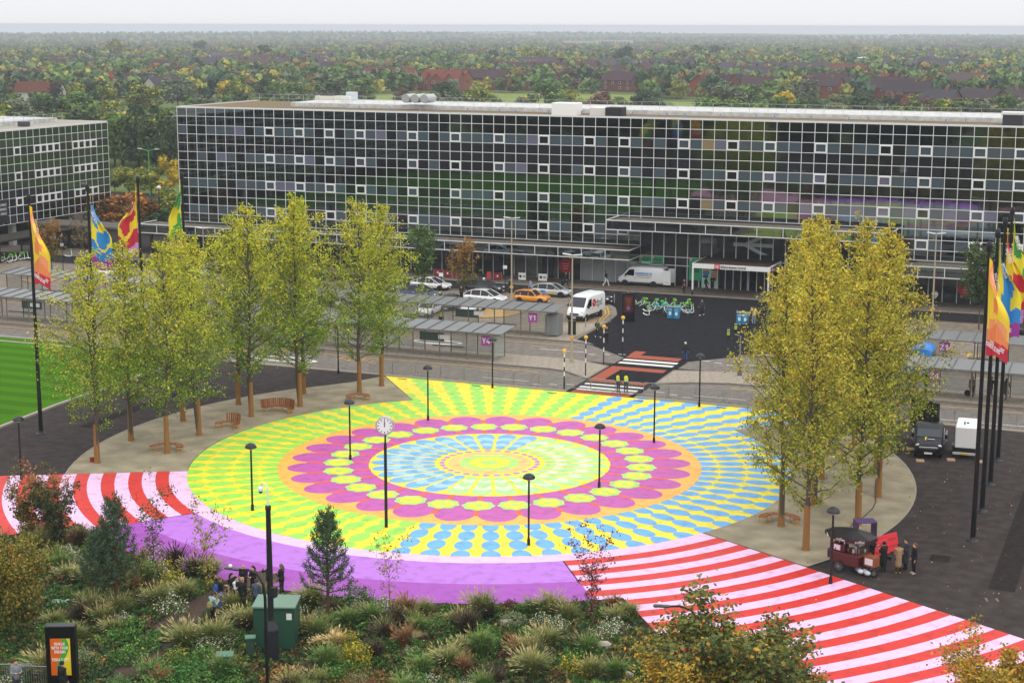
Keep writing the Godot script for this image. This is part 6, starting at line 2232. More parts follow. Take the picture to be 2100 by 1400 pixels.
	obj("box", g, mat("6b6f72", 0.5, 0.2), s)
	# slim sign posts
	for d in [[Vector3(-31.26, 0, -60.93), 3.3, "slim black sign post with small white plate by the taxi rank"], [Vector3(-27.74, 0, -70.92), 3.0, "slim black sign post at the kerb left of the street light"], [Vector3(-83.52, 0, -63.6), 3.6, "slim black post on the sandy island, left"], [Vector3(-73.93, 0, -48.47), 3.6, "slim post with round blue arrow sign, left"]]:
		s = thing("sign_post", d[2], "sign", d[0])
		g = Geo.new()
		g.lathe([[0.05, 0], [0.045, d[1]]], Vector3.ZERO, 7)
		obj("post", g, black, s)
		g = Geo.new()
		if d[2].contains("blue"):
			g.x = Transform3D(Basis(Vector3.RIGHT, PI / 2), Vector3(0, d[1] - 0.3, 0.06))
			g.lathe([[0.02, 0.02], [0.4, 0.02], [0.4, 0.0]], Vector3.ZERO, 18, false)
			obj("sign_plate", g, mat("1f66c0", 0.5), s)
		else:
			g.box(Vector3(0, d[1] - 0.2, 0.05), Vector3(0.5, 0.4, 0.02))
			obj("sign_plate", g, mat("e9edf0", 0.5), s)
	# bollards
	for d in [[Vector3(3.43, 0, -52.21), "yellow banded black bollard nearer the zebra, right"], [Vector3(3.3, 0, -55.56), "yellow banded black bollard by the right blue bins"]]:
		s = thing("banded_bollard", d[1], "bollard", d[0])
		g = Geo.new()
		g.lathe([[0.14, 0], [0.14, 0.95], [0.1, 1.05], [0.02, 1.07]], Vector3.ZERO, 10)
		obj("body", g, mat("1a1c1e", 0.5), s)
		g = Geo.new()
		g.lathe([[0.145, 0.35], [0.145, 0.75]], Vector3.ZERO, 10)
		obj("band", g, mat("b8c53c", 0.5), s)
		g = Geo.new()
		g.lathe([[0.145, 0.85], [0.145, 0.93]], Vector3.ZERO, 10)
		obj("white_band", g, mat("e6e6e2", 0.5), s)
	for d in [[Vector3(-13.47, 0, -67.69), "slim grey post bollard right of the white van"], [Vector3(-10.15, 0, -56.51), "slim grey post bollard on the yellow lined kerb"], [Vector3(-11.39, 0, -52.35), "slim grey post bollard in front of the white van"]]:
		g = Geo.new()
		g.lathe([[0.06, 0], [0.06, 1.0], [0.02, 1.02]], Vector3.ZERO, 8)
		one("slim_bollard", d[1], "bollard", d[0], g, mat("aeb1b0", 0.4, 0.5))
	# blue recycling bins, pairwise
	for d in [[Vector3(-5.11, 0, -61.14), "blue recycling bin, left one beside the parked cycles"], [Vector3(-4.42, 0, -61.11), "blue recycling bin, right one beside the parked cycles"], [Vector3(2.43, 0, -60.55), "blue recycling bin, left one of the right pair"], [Vector3(3.05, 0, -60.5), "blue recycling bin, right one beside the person in beige"]]:
		s = thing("recycling_bin", d[1], "recycling bin", d[0], 0.12)
		g = Geo.new()
		g.box(Vector3(0, 0.6, 0), Vector3(0.6, 1.15, 0.55), 0, 0.02)
		obj("body", g, mat("2a86b5", 0.5), s)
		g = Geo.new()
		g.box(Vector3(0, 1.22, 0), Vector3(0.66, 0.1, 0.6), 0, 0.03)
		obj("lid", g, mat("8a9196", 0.5), s)
		g = Geo.new()
		g.box(Vector3(0, 0.55, 0.285), Vector3(0.26, 0.36, 0.015))
		obj("bottle_symbol", g, mat("e6f0f4", 0.5), s)
		g = Geo.new()
		for k in 2:
			g.box(Vector3(0, 0.88 + k * 0.12, 0.285), Vector3(0.4, 0.05, 0.014))
		obj("printed_lines", g, mat("9fd3ea", 0.5), s)
	for d in [[Vector3(-83, 0, -66.52), "dark green wheeled bin by the bare tree, left"], [Vector3(-82.24, 0, -66.39), "green wheeled bin, right one of the pair at left"]]:
		s = thing("green_bin", d[1], "bin", d[0])
		g = Geo.new()
		g.box(Vector3(0, 0.7, 0), Vector3(0.8, 1.3, 0.7), 0, 0.04)
		obj("body", g, mat("27593f", 0.6), s)
		g = Geo.new()
		g.box(Vector3(0, 1.4, 0), Vector3(0.86, 0.1, 0.76), 0, 0.03)
		obj("lid", g, mat("1e4632", 0.6), s)
	# café screens on the station pavement
	var ci := 0
	for d in [[Vector3(-39.19, 0, -77.48), 1.15, "7e1d28", "maroon windbreak with white star, left one"], [Vector3(-37.79, 0, -77.22), 1.15, "7e1d28", "maroon windbreak with white star, middle one"], [Vector3(-36.39, 0, -76.96), 1.15, "7e1d28", "maroon windbreak with white star, right one"], [Vector3(-31.38, 0, -77.4), 1.15, "7e1d28", "maroon windbreak panel beside the café door"], [Vector3(-28.65, 0, -78.55), 0.95, "e9e9e6", "white café windbreak with round mark, left"], [Vector3(-26.13, 0, -78.78), 1.1, "e9e9e6", "white café windbreak with round mark, right"]]:
		s = thing("windbreak", d[3], "windbreak", d[0] + Vector3(0, 0.1, 0), 0.0 if ci != 3 else 0.9)
		g = Geo.new()
		g.box(Vector3(0, 0.52, 0), Vector3(d[1], 0.85, 0.04))
		obj("cloth", g, mat(d[2], 0.7), s)
		for e in [-0.5, 0.5]:
			g = Geo.new()
			g.tube([Vector3(e * d[1], 0, 0), Vector3(e * d[1], 1.0, 0)], [0.025], 5)
			obj("post", g, mat("b9bbba", 0.4, 0.5), s)
		g = Geo.new()
		if ci < 4:
			var st := PackedVector2Array()
			for k in 10:
				var rr := 0.19 if k % 2 == 0 else 0.08
				st.append(Vector2(sin(TAU * k / 10), cos(TAU * k / 10)) * rr)
			g.x = Transform3D(Basis(Vector3.RIGHT, PI / 2), Vector3(0, 0.55, 0.03))
			g.sheet(st, 0)
			obj("star", g, mat("efe9e2", 0.6), s)
		else:
			g.x = Transform3D(Basis(Vector3.RIGHT, PI / 2), Vector3(-0.22, 0.52, 0.024))
			g.lathe([[0.01, 0.008], [0.17, 0.008], [0.17, 0.0]], Vector3.ZERO, 14, false)
			obj("round_mark", g, mat("232326", 0.6), s)
			g = Geo.new()
			for k in 2:
				g.box(Vector3(0.24, 0.6 - k * 0.16, 0.024), Vector3(0.34, 0.08, 0.012))
			obj("printed_line", g, mat("3a3a3c", 0.6), s)
		ci += 1
	g = Geo.new()
	g.x = Transform3D(Basis(Vector3.RIGHT, -0.2), Vector3.ZERO)
	g.box(Vector3(0, 0.5, 0), Vector3(0.55, 1.0, 0.05))
	one("sandwich_board", "leaning red sandwich board before the café door", "sign board", Vector3(-32.74, 0, -78.08), g, mat("a92c32", 0.6), 0.4)
	# drain covers set in the paint
	for d in [[Vector3(-17.77, 0, -22.95), "dark drain slot at the back left of the yellow field"], [Vector3(-10.82, 0, -22.85), "dark drain slot behind the back edge lamp"], [Vector3(-3.87, 0, -22.66), "dark drain slot left of the crossing paving"], [Vector3(3.68, 0, -22.63), "dark drain slot at the start of the blue dots"], [Vector3(10.51, 0, -22.81), "dark drain slot by the right back lamp"]]:
		g = Geo.new()
		g.box(Vector3(0, 0.018, 0), Vector3(0.8, 0.012, 0.22))
		one("drain_slot", d[1], "drain", d[0], g, mat("39382c", 0.9))
	g = Geo.new()
	for e in [-0.28, 0.28]:
		g.box(Vector3(e, 0.012, 0), Vector3(0.12, 0.02, 0.5))
	one("manhole", "rectangular manhole frame in the tarmac, lower right", "manhole", Vector3(35.58, 0, 15.72), g, mat("6a6664", 0.8), 0.3)
	# red pot, cable, purple crates and red barrier boards near the cart
	g = Geo.new()
	g.lathe([[0.12, 0], [0.17, 0.34], [0.15, 0.35], [0.14, 0.1]], Vector3.ZERO, 10)
	one("paint_pot", "small red paint pot at the foot of the front left tree", "pot", Vector3(-25.7, 0, 10.41), g, mat("a3262e", 0.5))
	g = Geo.new()
	var cab := [Vector3(26.18, 0, 5.61), Vector3(26.18, 0, 4.52), Vector3(26.51, 0, 3.38), Vector3(26.74, 0, 1.23), Vector3(26.65, 0, -0.5), Vector3(26.2, 0, -2.76), Vector3(25.74, 0, -5.78)]
	for i in cab.size():
		cab[i] += Vector3(0, 0.07, 0)
	g.tube(cab, [0.025], 5)
	one("cable", "black cable winding across the gravel behind the cart", "cable", Vector3.ZERO, g, mat("1b1b1d", 0.6))
	for d in [[Vector3(29.08, 0, 11.3), 0.75, "red plastic barrier board beside the cart, smaller"], [Vector3(29.32, 0, 10.25), 0.95, "tall red plastic barrier board leaning behind the customers"]]:
		s = thing("red_barrier", d[2], "barrier", d[0], 1.0)
		g = Geo.new()
		g.x = Transform3D(Basis(Vector3.RIGHT, -0.25), Vector3.ZERO)
		g.box(Vector3(0, 0.75, 0), Vector3(1.7 * d[1], 1.1 * d[1], 0.07), 0, 0.02)
		obj("board", g, mat("d4222e", 0.45), s)
		g = Geo.new()
		g.x = Transform3D(Basis(Vector3.RIGHT, -0.25), Vector3.ZERO)
		for k in 2:
			g.box(Vector3(0, 0.55 + k * 0.4, 0.045), Vector3(1.3 * d[1], 0.12, 0.03))
		obj("rib", g, mat("b51a26", 0.5), s)
		for e in [-0.6, 0.6]:
			g = Geo.new()
			g.box(Vector3(e * d[1], 0.1, 0), Vector3(0.12, 0.25, 0.5))
			obj("foot", g, mat("2a2a2c", 0.6), s)
	s = thing("purple_crate", "purple slatted box behind the coffee cart canopy", "crate", Vector3(27.57, 0, 8.79), 0.5)
	g = Geo.new()
	for e in [[-0.55, 0.0], [0.55, 0.0]]:
		g.box(Vector3(e[0], 0.75, 0), Vector3(0.07, 1.5, 0.9))
	obj("side_panel", g, mat("4a3562", 0.6), s)
	for k in 4:
		g = Geo.new()
		g.box(Vector3(0, 1.5, -0.35 + k * 0.23), Vector3(1.2, 0.06, 0.19))
		obj("slat", g, mat("5c4278", 0.6), s)


func poster(s: Node3D, at: Vector3, w: float, h: float, bright: bool) -> void:
	var g := Geo.new()
	g.box(at, Vector3(w, h, 0.03))
	var p := obj("screen", g, mat("e2671f" if bright else "4a2416", 0.35), s)
	if bright:
		for k in 2:
			g = Geo.new()
			var st := PackedVector2Array()
			var e := 0.0 if k == 0 else 0.28
			for i in 13:
				var t := i / 12.0
				st.append(Vector2((0.02 + 0.18 * sin(t * 5.5 + 0.4) + e - 0.05) * w, (0.5 - t) * h))
			st.append(Vector2(w / 2, -h / 2))
			st.append(Vector2(w / 2, h / 2))
			for i in st.size():
				st[i].x = clampf(st[i].x, -w / 2, w / 2)
			g.x = Transform3D(Basis(Vector3.RIGHT, PI / 2), at + Vector3(0, 0, 0.018 + k * 0.004))
			for i in st.size():
				st[i].y = -st[i].y
			g.sheet(st, 0)
			obj("printed_shape", g, mat("4aa83e" if k == 0 else "f2d52a", 0.4), p)
		var l := ["WALK", "WITH YOUR", "DREAMS", "", "YINKA ILORI"]
		for k in 5:
			if l[k]:
				text("lettering", l[k], 0.14, mat("f7f3ea", 0.4), p, Transform3D(Basis(), at + Vector3(-0.02, h * 0.36 - k * 0.19, 0.035)), true, 0.75 if l[k].length() > 6 else 0.5)
	else:
		for k in 4:
			g = Geo.new()
			g.box(at + Vector3(0, h * 0.35 - k * 0.22, 0.02), Vector3(w * (0.7 - 0.1 * k), 0.06, 0.012))
			obj("printed_line", g, mat("a85a2a", 0.4), p)
		g = Geo.new()
		g.ball(at + Vector3(0, -h * 0.25, 0.015), Vector3(0.2, 0.22, 0.02), 6)
		obj("printed_shape", g, mat("7a5a8a", 0.4), p)


func ring5(x: float, yb: float, yt: float, hw: float, crown := 0.82) -> PackedVector3Array:
	var p := PackedVector3Array()
	for e in [[0.82, 0.0], [1.0, 0.14], [1.015, 0.5], [0.975, 0.9], [crown, 1.0]]:
		p.append(Vector3(x, lerpf(yb, yt, e[1]), hw * e[0]))
	for e in [[crown, 1.0], [0.975, 0.9], [1.015, 0.5], [1.0, 0.14], [0.82, 0.0]]:
		p.append(Vector3(x, lerpf(yb, yt, e[1]), -hw * e[0]))
	return p


func wheel(parent: Node3D, at: Vector3, r: float, w: float, rimhex := "b5b8ba") -> void:
	var g := Geo.new()
	g.x = Transform3D(Basis(Vector3.RIGHT, PI / 2), at)
	g.lathe([[r * 0.6, -w / 2], [r * 0.93, -w / 2], [r, -w * 0.35], [r, w * 0.35], [r * 0.93, w / 2], [r * 0.6, w / 2]], Vector3.ZERO, 16)
	var o := obj("wheel", g, mat("17181a", 0.8), parent)
	g = Geo.new()
	var s := signf(at.z)
	g.x = Transform3D(Basis(Vector3.RIGHT, PI / 2 * s), at)
	g.lathe([[0.01, w * 0.46], [r * 0.2, w * 0.48], [r * 0.62, w * 0.4], [r * 0.64, w * 0.3]], Vector3.ZERO, 12)
	obj("rim", g, mat(rimhex, 0.4, 0.5), o)


func car(label: String, cat: String, at: Vector3, turn: float, hex: String, L: float, W: float, H: float, style: String, rim := "b5b8ba", extra := "") -> Node3D:
	var s := thing("parked_car", label, cat, at, turn)
	var paint := mat(hex, 0.22, 0.15)
	paint.clearcoat_enabled = true
	paint.clearcoat_roughness = 0.08
	var dark := mat("0f1114", 0.12)
	var trim := mat("1b1c1e", 0.6)
	var hw := W / 2
	var bl := H * 0.61
	var g := Geo.new()
	var st := [[-0.5, 0.42, 0.5, 0.80], [-0.488, 0.28, 0.6, 0.93], [-0.43, 0.21, 0.635, 0.99], [-0.3, 0.19, 0.64, 1.0], [-0.05, 0.18, 0.62, 1.0], [0.2, 0.18, 0.61, 1.0], [0.27, 0.18, 0.6, 0.995], [0.38, 0.2, 0.545, 0.97], [0.455, 0.24, 0.47, 0.9], [0.49, 0.3, 0.41, 0.8], [0.5, 0.34, 0.38, 0.72]]
	if style == "estate":
		st[7][2] = 0.56
	if style == "mini":
		st[7] = [0.39, 0.2, 0.585, 0.96]
		st[8] = [0.46, 0.22, 0.54, 0.9]
		st[9] = [0.49, 0.28, 0.48, 0.82]
	var rings := []
	for e in st:
		rings.append(ring5(e[0] * L, e[1] * H * (0.95), e[2] * H, hw * e[3]))
	g.loft(rings)
	obj("body", g, paint, s)
	var cb: Array = {"sedan": [[-0.47, 0.62, 0.8], [-0.36, 0.80, 0.74], [-0.2, 0.96, 0.7], [-0.06, 1.0, 0.69], [0.06, 0.965, 0.7], [0.28, 0.6, 0.84]],
		"estate": [[-0.49, 0.6, 0.85], [-0.445, 0.9, 0.74], [-0.3, 0.975, 0.72], [-0.06, 1.0, 0.71], [0.08, 0.96, 0.72], [0.27, 0.6, 0.86]],
		"hatch": [[-0.485, 0.62, 0.82], [-0.41, 0.85, 0.74], [-0.25, 0.97, 0.71], [-0.06, 1.0, 0.7], [0.07, 0.955, 0.71], [0.29, 0.59, 0.85]],
		"mini": [[-0.49, 0.62, 0.86], [-0.46, 0.9, 0.8], [-0.3, 0.99, 0.78], [-0.06, 1.0, 0.77], [0.04, 0.965, 0.77], [0.19, 0.6, 0.86]]}[style]
	g = Geo.new()
	rings = []
	for e in cb:
		var y: float = e[1] * H
		var w: float = hw * e[2]
		var low := hw * 0.93
		rings.append(PackedVector3Array([Vector3(e[0] * L, bl - 0.05, low), Vector3(e[0] * L, lerpf(bl, y, 0.85), w), Vector3(e[0] * L, y, w * 0.85), Vector3(e[0] * L, y, -w * 0.85), Vector3(e[0] * L, lerpf(bl, y, 0.85), -w), Vector3(e[0] * L, bl - 0.05, -low)]))
	g.loft(rings, false)
	obj("windows", g, dark, s)
	g = Geo.new()
	rings = []
	for i in range(1, 5):
		var e: Array = cb[i]
		var y: float = e[1] * H
		var w: float = hw * e[2] * 1.01
		rings.append(PackedVector3Array([Vector3(e[0] * L, y - 0.06, w), Vector3(e[0] * L, y + 0.005, w * 0.9), Vector3(e[0] * L, y + 0.03, w * 0.5), Vector3(e[0] * L, y + 0.03, -w * 0.5), Vector3(e[0] * L, y + 0.005, -w * 0.9), Vector3(e[0] * L, y - 0.06, -w)]))
	g.loft(rings, true, true, true)
	obj("roof", g, paint if extra != "black roof" else trim, s)
	g = Geo.new()
	for e in [-1, 1]:
		for pr in [[0, 1], [5, 4]]:
			var a: Array = cb[pr[0]]
			var b: Array = cb[pr[1]]
			g.tube([Vector3(a[0] * L, a[1] * H, e * hw * 0.93 * 0.98), Vector3(b[0] * L, b[1] * H - 0.02, e * hw * b[2])], [0.045], 5)
		for xx in [-0.06, -0.3]:
			g.tube([Vector3(xx * L, bl, e * hw * 0.94), Vector3(xx * L, H * 0.95, e * hw * 0.71)], [0.035], 5)
	obj("pillar", g, paint, s)
	for e in [-1, 1]:
		for xx in [-0.315, 0.315]:
			g = Geo.new()
			g.x = Transform3D(Basis(Vector3.RIGHT, PI / 2 * e), Vector3(xx * L, H * 0.22, e * (hw - 0.02)))
			g.lathe([[0.01, 0.035], [H * 0.255, 0.035], [H * 0.265, 0.0]], Vector3.ZERO, 16)
			obj("wheel_arch", g, trim, s)
			wheel(s, Vector3(xx * L, H * 0.215, e * (hw - 0.06)), H * 0.215, 0.22, rim)
		g = Geo.new()
		g.ball(Vector3(0.445 * L, H * 0.45, e * hw * 0.72), Vector3(0.16, 0.09, 0.18) if style != "mini" else Vector3(0.15, 0.14, 0.14), 5)
		obj("headlight", g, mat("dfe3e6", 0.15), s)
		g = Geo.new()
		g.ball(Vector3(-0.485 * L, H * 0.52, e * hw * 0.74), Vector3(0.07, 0.1, 0.16), 5)
		obj("tail_light", g, mat("8d1f22", 0.3), s)
		g = Geo.new()
		g.ball(Vector3(0.17 * L, H * 0.66, e * (hw + 0.09)), Vector3(0.08, 0.08, 0.12), 4)
		obj("mirror", g, paint, s)
		for xx in [0.05, -0.17]:
			g = Geo.new()
			g.box(Vector3(xx * L, H * 0.55, e * (hw + 0.012)), Vector3(0.2, 0.03, 0.03))
			obj("door_handle", g, paint, s)
	g = Geo.new()
	g.box(Vector3(0.493 * L, H * 0.33, 0), Vector3(0.06, H * 0.12, W * 0.5), 0, 0.02)
	obj("grille", g, trim, s)
	for e in [[0.505, 0.24, "e8e8e2"], [-0.503, 0.36, "d9b62c"]]:
		g = Geo.new()
		g.box(Vector3(e[0] * L, H * e[1], 0), Vector3(0.02, 0.11, 0.5))
		obj("number_plate", g, mat(e[2], 0.5), s)
	if extra == "taxi sign":
		g = Geo.new()
		g.ball(Vector3(-0.02 * L, H + 0.1, 0), Vector3(0.12, 0.12, 0.3), 5)
		obj("taxi_sign", g, mat("ecece8", 0.4), s)
	if extra == "stickers":
		for xx in [[-0.16, "4a78c0"], [0.12, "e0c23c"]]:
			g = Geo.new()
			g.box(Vector3(xx[0] * L, H * 0.42, hw * 1.015), Vector3(0.6, 0.24, 0.02), 0, 0.005)
			obj("sticker", g, mat(xx[1], 0.5), s)
	return s


func van(label: String, at: Vector3, turn: float, L: float, W: float, H: float, open_rear: bool) -> Node3D:
	var s := thing("delivery_van", label, "van", at, turn)
	var paint := mat("eef0f1", 0.25, 0.05)
	var hw := W / 2
	var g := Geo.new()
	var rings := []
	for e in [[-0.5, 0.22, 0.93, 0.93], [-0.49, 0.17, 0.985, 0.98], [-0.3, 0.15, 1.0, 1.0], [0.1, 0.15, 1.0, 1.0], [0.2, 0.15, 0.985, 1.0], [0.26, 0.15, 0.93, 0.99], [0.395, 0.15, 0.56, 0.98], [0.46, 0.17, 0.46, 0.94], [0.49, 0.2, 0.38, 0.86], [0.5, 0.22, 0.33, 0.8]]:
		rings.append(ring5(e[0] * L, e[1] * H, e[2] * H, hw * e[3], 0.8))
	g.loft(rings)
	obj("body", g, paint, s)
	g = Geo.new()
	var w0 := hw * 0.78
	g.q(Vector3(0.268 * L, H * 0.915, -w0), Vector3(0.268 * L, H * 0.915, w0), Vector3(0.398 * L, H * 0.575, hw * 0.84), Vector3(0.398 * L, H * 0.575, -hw * 0.84))
	var k := Vector3(0.02, 0.03, 0)
	g.q(Vector3(0.268 * L, H * 0.915, -w0) + k, Vector3(0.268 * L, H * 0.915, w0) + k, Vector3(0.398 * L, H * 0.575, hw * 0.84) + k, Vector3(0.398 * L, H * 0.575, -hw * 0.84) + k)
	obj("windscreen", g, mat("2a3138", 0.08), s)
	for e in [-1, 1]:
		g = Geo.new()
		g.prism(PackedVector2Array([Vector2(0.13 * L, -0.86 * H), Vector2(0.235 * L, -0.84 * H), Vector2(0.34 * L, -0.56 * H), Vector2(0.13 * L, -0.54 * H)]), 0, 0.02)
		for i in g.v.size():
			g.v[i] = Vector3(g.v[i].x, -g.v[i].z, e * (hw * 1.0 + 0.005 + g.v[i].y))
			g.n[i] = Vector3(0, 0, e)
		obj("side_window", g, mat("0f1114", 0.1), s)
		for xx in [-0.29, 0.33]:
			g = Geo.new()
			g.x = Transform3D(Basis(Vector3.RIGHT, PI / 2 * e), Vector3(xx * L, 0.36, e * (hw - 0.02)))
			g.lathe([[0.01, 0.035], [0.42, 0.035], [0.43, 0.0]], Vector3.ZERO, 16)
			obj("wheel_arch", g, mat("1b1c1e", 0.6), s)
			wheel(s, Vector3(xx * L, 0.35, e * (hw - 0.07)), 0.35, 0.24, "8f9294")
		g = Geo.new()
		g.box(Vector3(0.31 * L, H * 0.58, e * (hw + 0.17)), Vector3(0.12, 0.36, 0.2), 0, 0.03)
		obj("mirror", g, mat("1b1c1e", 0.6), s)
		g = Geo.new()
		g.ball(Vector3(0.462 * L, H * 0.4, e * hw * 0.76), Vector3(0.14, 0.15, 0.18), 5)
		obj("headlight", g, mat("d5dade", 0.15), s)
		g = Geo.new()
		g.box(Vector3(-0.02 * L, H * 0.21, e * (hw + 0.005)), Vector3(L * 0.5, 0.14, 0.03))
		obj("side_strip", g, mat("26282a", 0.6), s)
		g = Geo.new()
		g.box(Vector3(0.1 * L, H * 0.45, e * (hw * 1.015 + 0.006)), Vector3(0.2, 0.05, 0.02))
		obj("door_handle", g, mat("26282a", 0.6), s)
	g = Geo.new()
	g.box(Vector3(0.485 * L, H * 0.2, 0), Vector3(0.2, H * 0.12, W * 0.92), 0, 0.04)
	obj("bumper", g, mat("212326", 0.6), s)
	g = Geo.new()
	g.box(Vector3(0.497 * L, H * 0.31, 0), Vector3(0.06, H * 0.09, W * 0.5), 0, 0.02)
	obj("grille", g, mat("24406a" if not open_rear else "1a1c1f", 0.5), s)
	g = Geo.new()
	g.box(Vector3(0.525 * L, H * 0.19, 0), Vector3(0.02, 0.11, 0.5))
	obj("number_plate", g, mat("e8e8e2", 0.5), s)
	if not open_rear:
		# the parcel mark on the side that faces the viewer
		for e in [-1]:
			g = Geo.new()
			g.x = Transform3D(Basis(Vector3.RIGHT, -PI / 2), Vector3(0.02 * L, 0.66 * H, -hw - 0.02))
			g.lathe([[0.46, 0.0], [0.46, 0.012], [0.01, 0.012]], Vector3.ZERO, 6, false)
			obj("red_emblem", g, mat("c8202f", 0.4), s)
			g = Geo.new()
			g.x = Transform3D(Basis(Vector3.BACK, 0.5), Vector3(0.02 * L, 0.66 * H, -hw - 0.036))
			g.box(Vector3.ZERO, Vector3(0.7, 0.05, 0.006))
			obj("emblem_line", g, mat("f2f2f2", 0.4), s)
			text("lettering", "dpd", 0.75, mat("3a3d42", 0.4), s, Transform3D(Basis(Vector3.UP, PI), Vector3(-0.2 * L, 0.62 * H, -hw - 0.022)), false, 1.5)
	else:
		text("lettering", "DOORWINDOW LTD", 0.3, mat("2a7fc4", 0.4), s, Transform3D(Basis(Vector3.UP, PI), Vector3(-0.08 * L, 0.66 * H, -hw - 0.025)), true, 2.0)
		for i in 2:
			g = Geo.new()
			g.box(Vector3(-0.08 * L, H * (0.56 - i * 0.08), -hw - 0.022), Vector3(1.9 - i * 0.3, 0.06, 0.012))
			obj("printed_line", g, mat("4a5560" if i == 0 else "b9784a", 0.5), s)
		for e in [-1, 1]:
			g = Geo.new()
			g.box(Vector3(-0.5 * L - 0.45, H * 0.53, e * (hw - 0.02)), Vector3(0.9, H * 0.7, 0.06), 0, 0.015)
			var dr := obj("rear_door", g, paint, s)
			g = Geo.new()
			g.box(Vector3(-0.5 * L - 0.45, H * 0.3, e * (hw + 0.02)), Vector3(0.5, 0.12, 0.012))
			obj("plate", g, mat("d9b62c", 0.5), dr)
		g = Geo.new()
		g.box(Vector3(-0.503 * L, H * 0.55, 0), Vector3(0.04, H * 0.68, W * 0.86))
		obj("load_bay", g, mat("3c2a20", 0.8), s)
		g = Geo.new()
		for e in [-1, 1]:
			g.tube([Vector3(-0.45 * L, H + 0.14, e * hw * 0.75), Vector3(0.2 * L, H + 0.14, e * hw * 0.75)], [0.03], 5)
		for i in 5:
			g.tube([Vector3(-0.42 * L + i * 0.15 * L, H + 0.14, -hw * 0.75), Vector3(-0.42 * L + i * 0.15 * L, H + 0.14, hw * 0.75)], [0.03], 5)
		obj("roof_rack", g, mat("8d9093", 0.4, 0.5), s)
		g = Geo.new()
		g.box(Vector3(-0.3 * L, H + 0.22, 0.1), Vector3(1.6, 0.12, 0.9), 0, 0.03)
		obj("rack_load", g, mat("a9adb0", 0.6), s)
	return s


func cycle(kind: int) -> Node3D:
	# 0: hire bicycle, 1: kick scooter; both stand along x, front at +x
	var s := Node3D.new()
	var green: String = "74c427"
	var teal: String = "35c6b4"
	var g := Geo.new()
	if kind == 0 or kind == 2:
		var c: String = green if kind == 0 else teal
		for x in [-0.52, 0.55]:
			g = Geo.new()
			g.torus(Vector3(x, 0.33, 0), 0.31, 0.03, Vector3.BACK, 16, 5)
			var w := obj("wheel", g, mat("1b1c1e", 0.7), s)
			g = Geo.new()
			for k in 5:
				var a := TAU * k / 5
				g.tube([Vector3(x, 0.33, 0), Vector3(x + cos(a) * 0.3, 0.33 + sin(a) * 0.3, 0)], [0.006], 3, false)
			obj("spokes", g, mat("b5b8ba", 0.4, 0.6), w)
			g = Geo.new()
			g.tube([Vector3(x - 0.3, 0.55, 0), Vector3(x, 0.7, 0), Vector3(x + 0.28, 0.56, 0)], [0.024], 5)
			obj("mudguard", g, mat("eef0ee", 0.4), s)
		g = Geo.new()
		g.tube([Vector3(0.42, 0.85, 0), Vector3(0.1, 0.42, 0), Vector3(-0.12, 0.4, 0), Vector3(-0.3, 0.8, 0)], [0.03], 6)
		g.tube([Vector3(-0.12, 0.4, 0), Vector3(-0.52, 0.33, 0)], [0.03], 5)
		obj("frame", g, mat("f0f2f0", 0.35), s)
		g = Geo.new()
		g.tube([Vector3(0.55, 0.33, 0), Vector3(0.4, 1.0, 0)], [0.035], 6)
		obj("fork", g, mat(c, 0.35), s)
		g = Geo.new()
		g.tube([Vector3(0.3, 1.05, -0.28), Vector3(0.42, 1.06, 0), Vector3(0.3, 1.05, 0.28)], [0.022], 5)
		obj("handlebar", g, mat("1d1e20", 0.5), s)
		g = Geo.new()
		g.box(Vector3(0.62, 0.95, 0), Vector3(0.3, 0.24, 0.38), 0, 0.04)
		obj("basket", g, mat(c, 0.4), s)
		g = Geo.new()
		g.ball(Vector3(-0.34, 0.92, 0), Vector3(0.16, 0.05, 0.1), 5)
		obj("saddle", g, mat("17181a", 0.6), s)
		g = Geo.new()
		g.box(Vector3(-0.6, 0.74, 0), Vector3(0.36, 0.1, 0.14), 0, 0.03)
		obj("rear_guard", g, mat(c, 0.4), s)
	else:
		for x in [-0.45, 0.5]:
			g = Geo.new()
			g.x = Transform3D(Basis(Vector3.RIGHT, PI / 2), Vector3(x, 0.13, 0))
			g.lathe([[0.05, -0.03], [0.13, -0.03], [0.13, 0.03], [0.05, 0.03]], Vector3.ZERO, 12)
			obj("wheel", g, mat("1b1c1e", 0.7), s)
		g = Geo.new()
		g.tube([Vector3(0.42, 0.24, 0), Vector3(0.2, 0.17, 0), Vector3(-0.3, 0.17, 0), Vector3(-0.55, 0.3, 0)], [0.06], 6)
		obj("deck", g, mat("f0f2f0", 0.35), s)
		g = Geo.new()
		g.tube([Vector3(0.48, 0.2, 0), Vector3(0.36, 1.05, 0)], [0.045], 6)
		obj("stem", g, mat("f0f2f0", 0.35), s)
		g = Geo.new()
		g.tube([Vector3(0.33, 1.08, -0.26), Vector3(0.37, 1.1, 0), Vector3(0.33, 1.08, 0.26)], [0.03], 5)
		g.box(Vector3(0.38, 1.0, 0), Vector3(0.12, 0.22, 0.14), 0, 0.03)
		obj("handlebar", g, mat(green, 0.4), s)
	return s


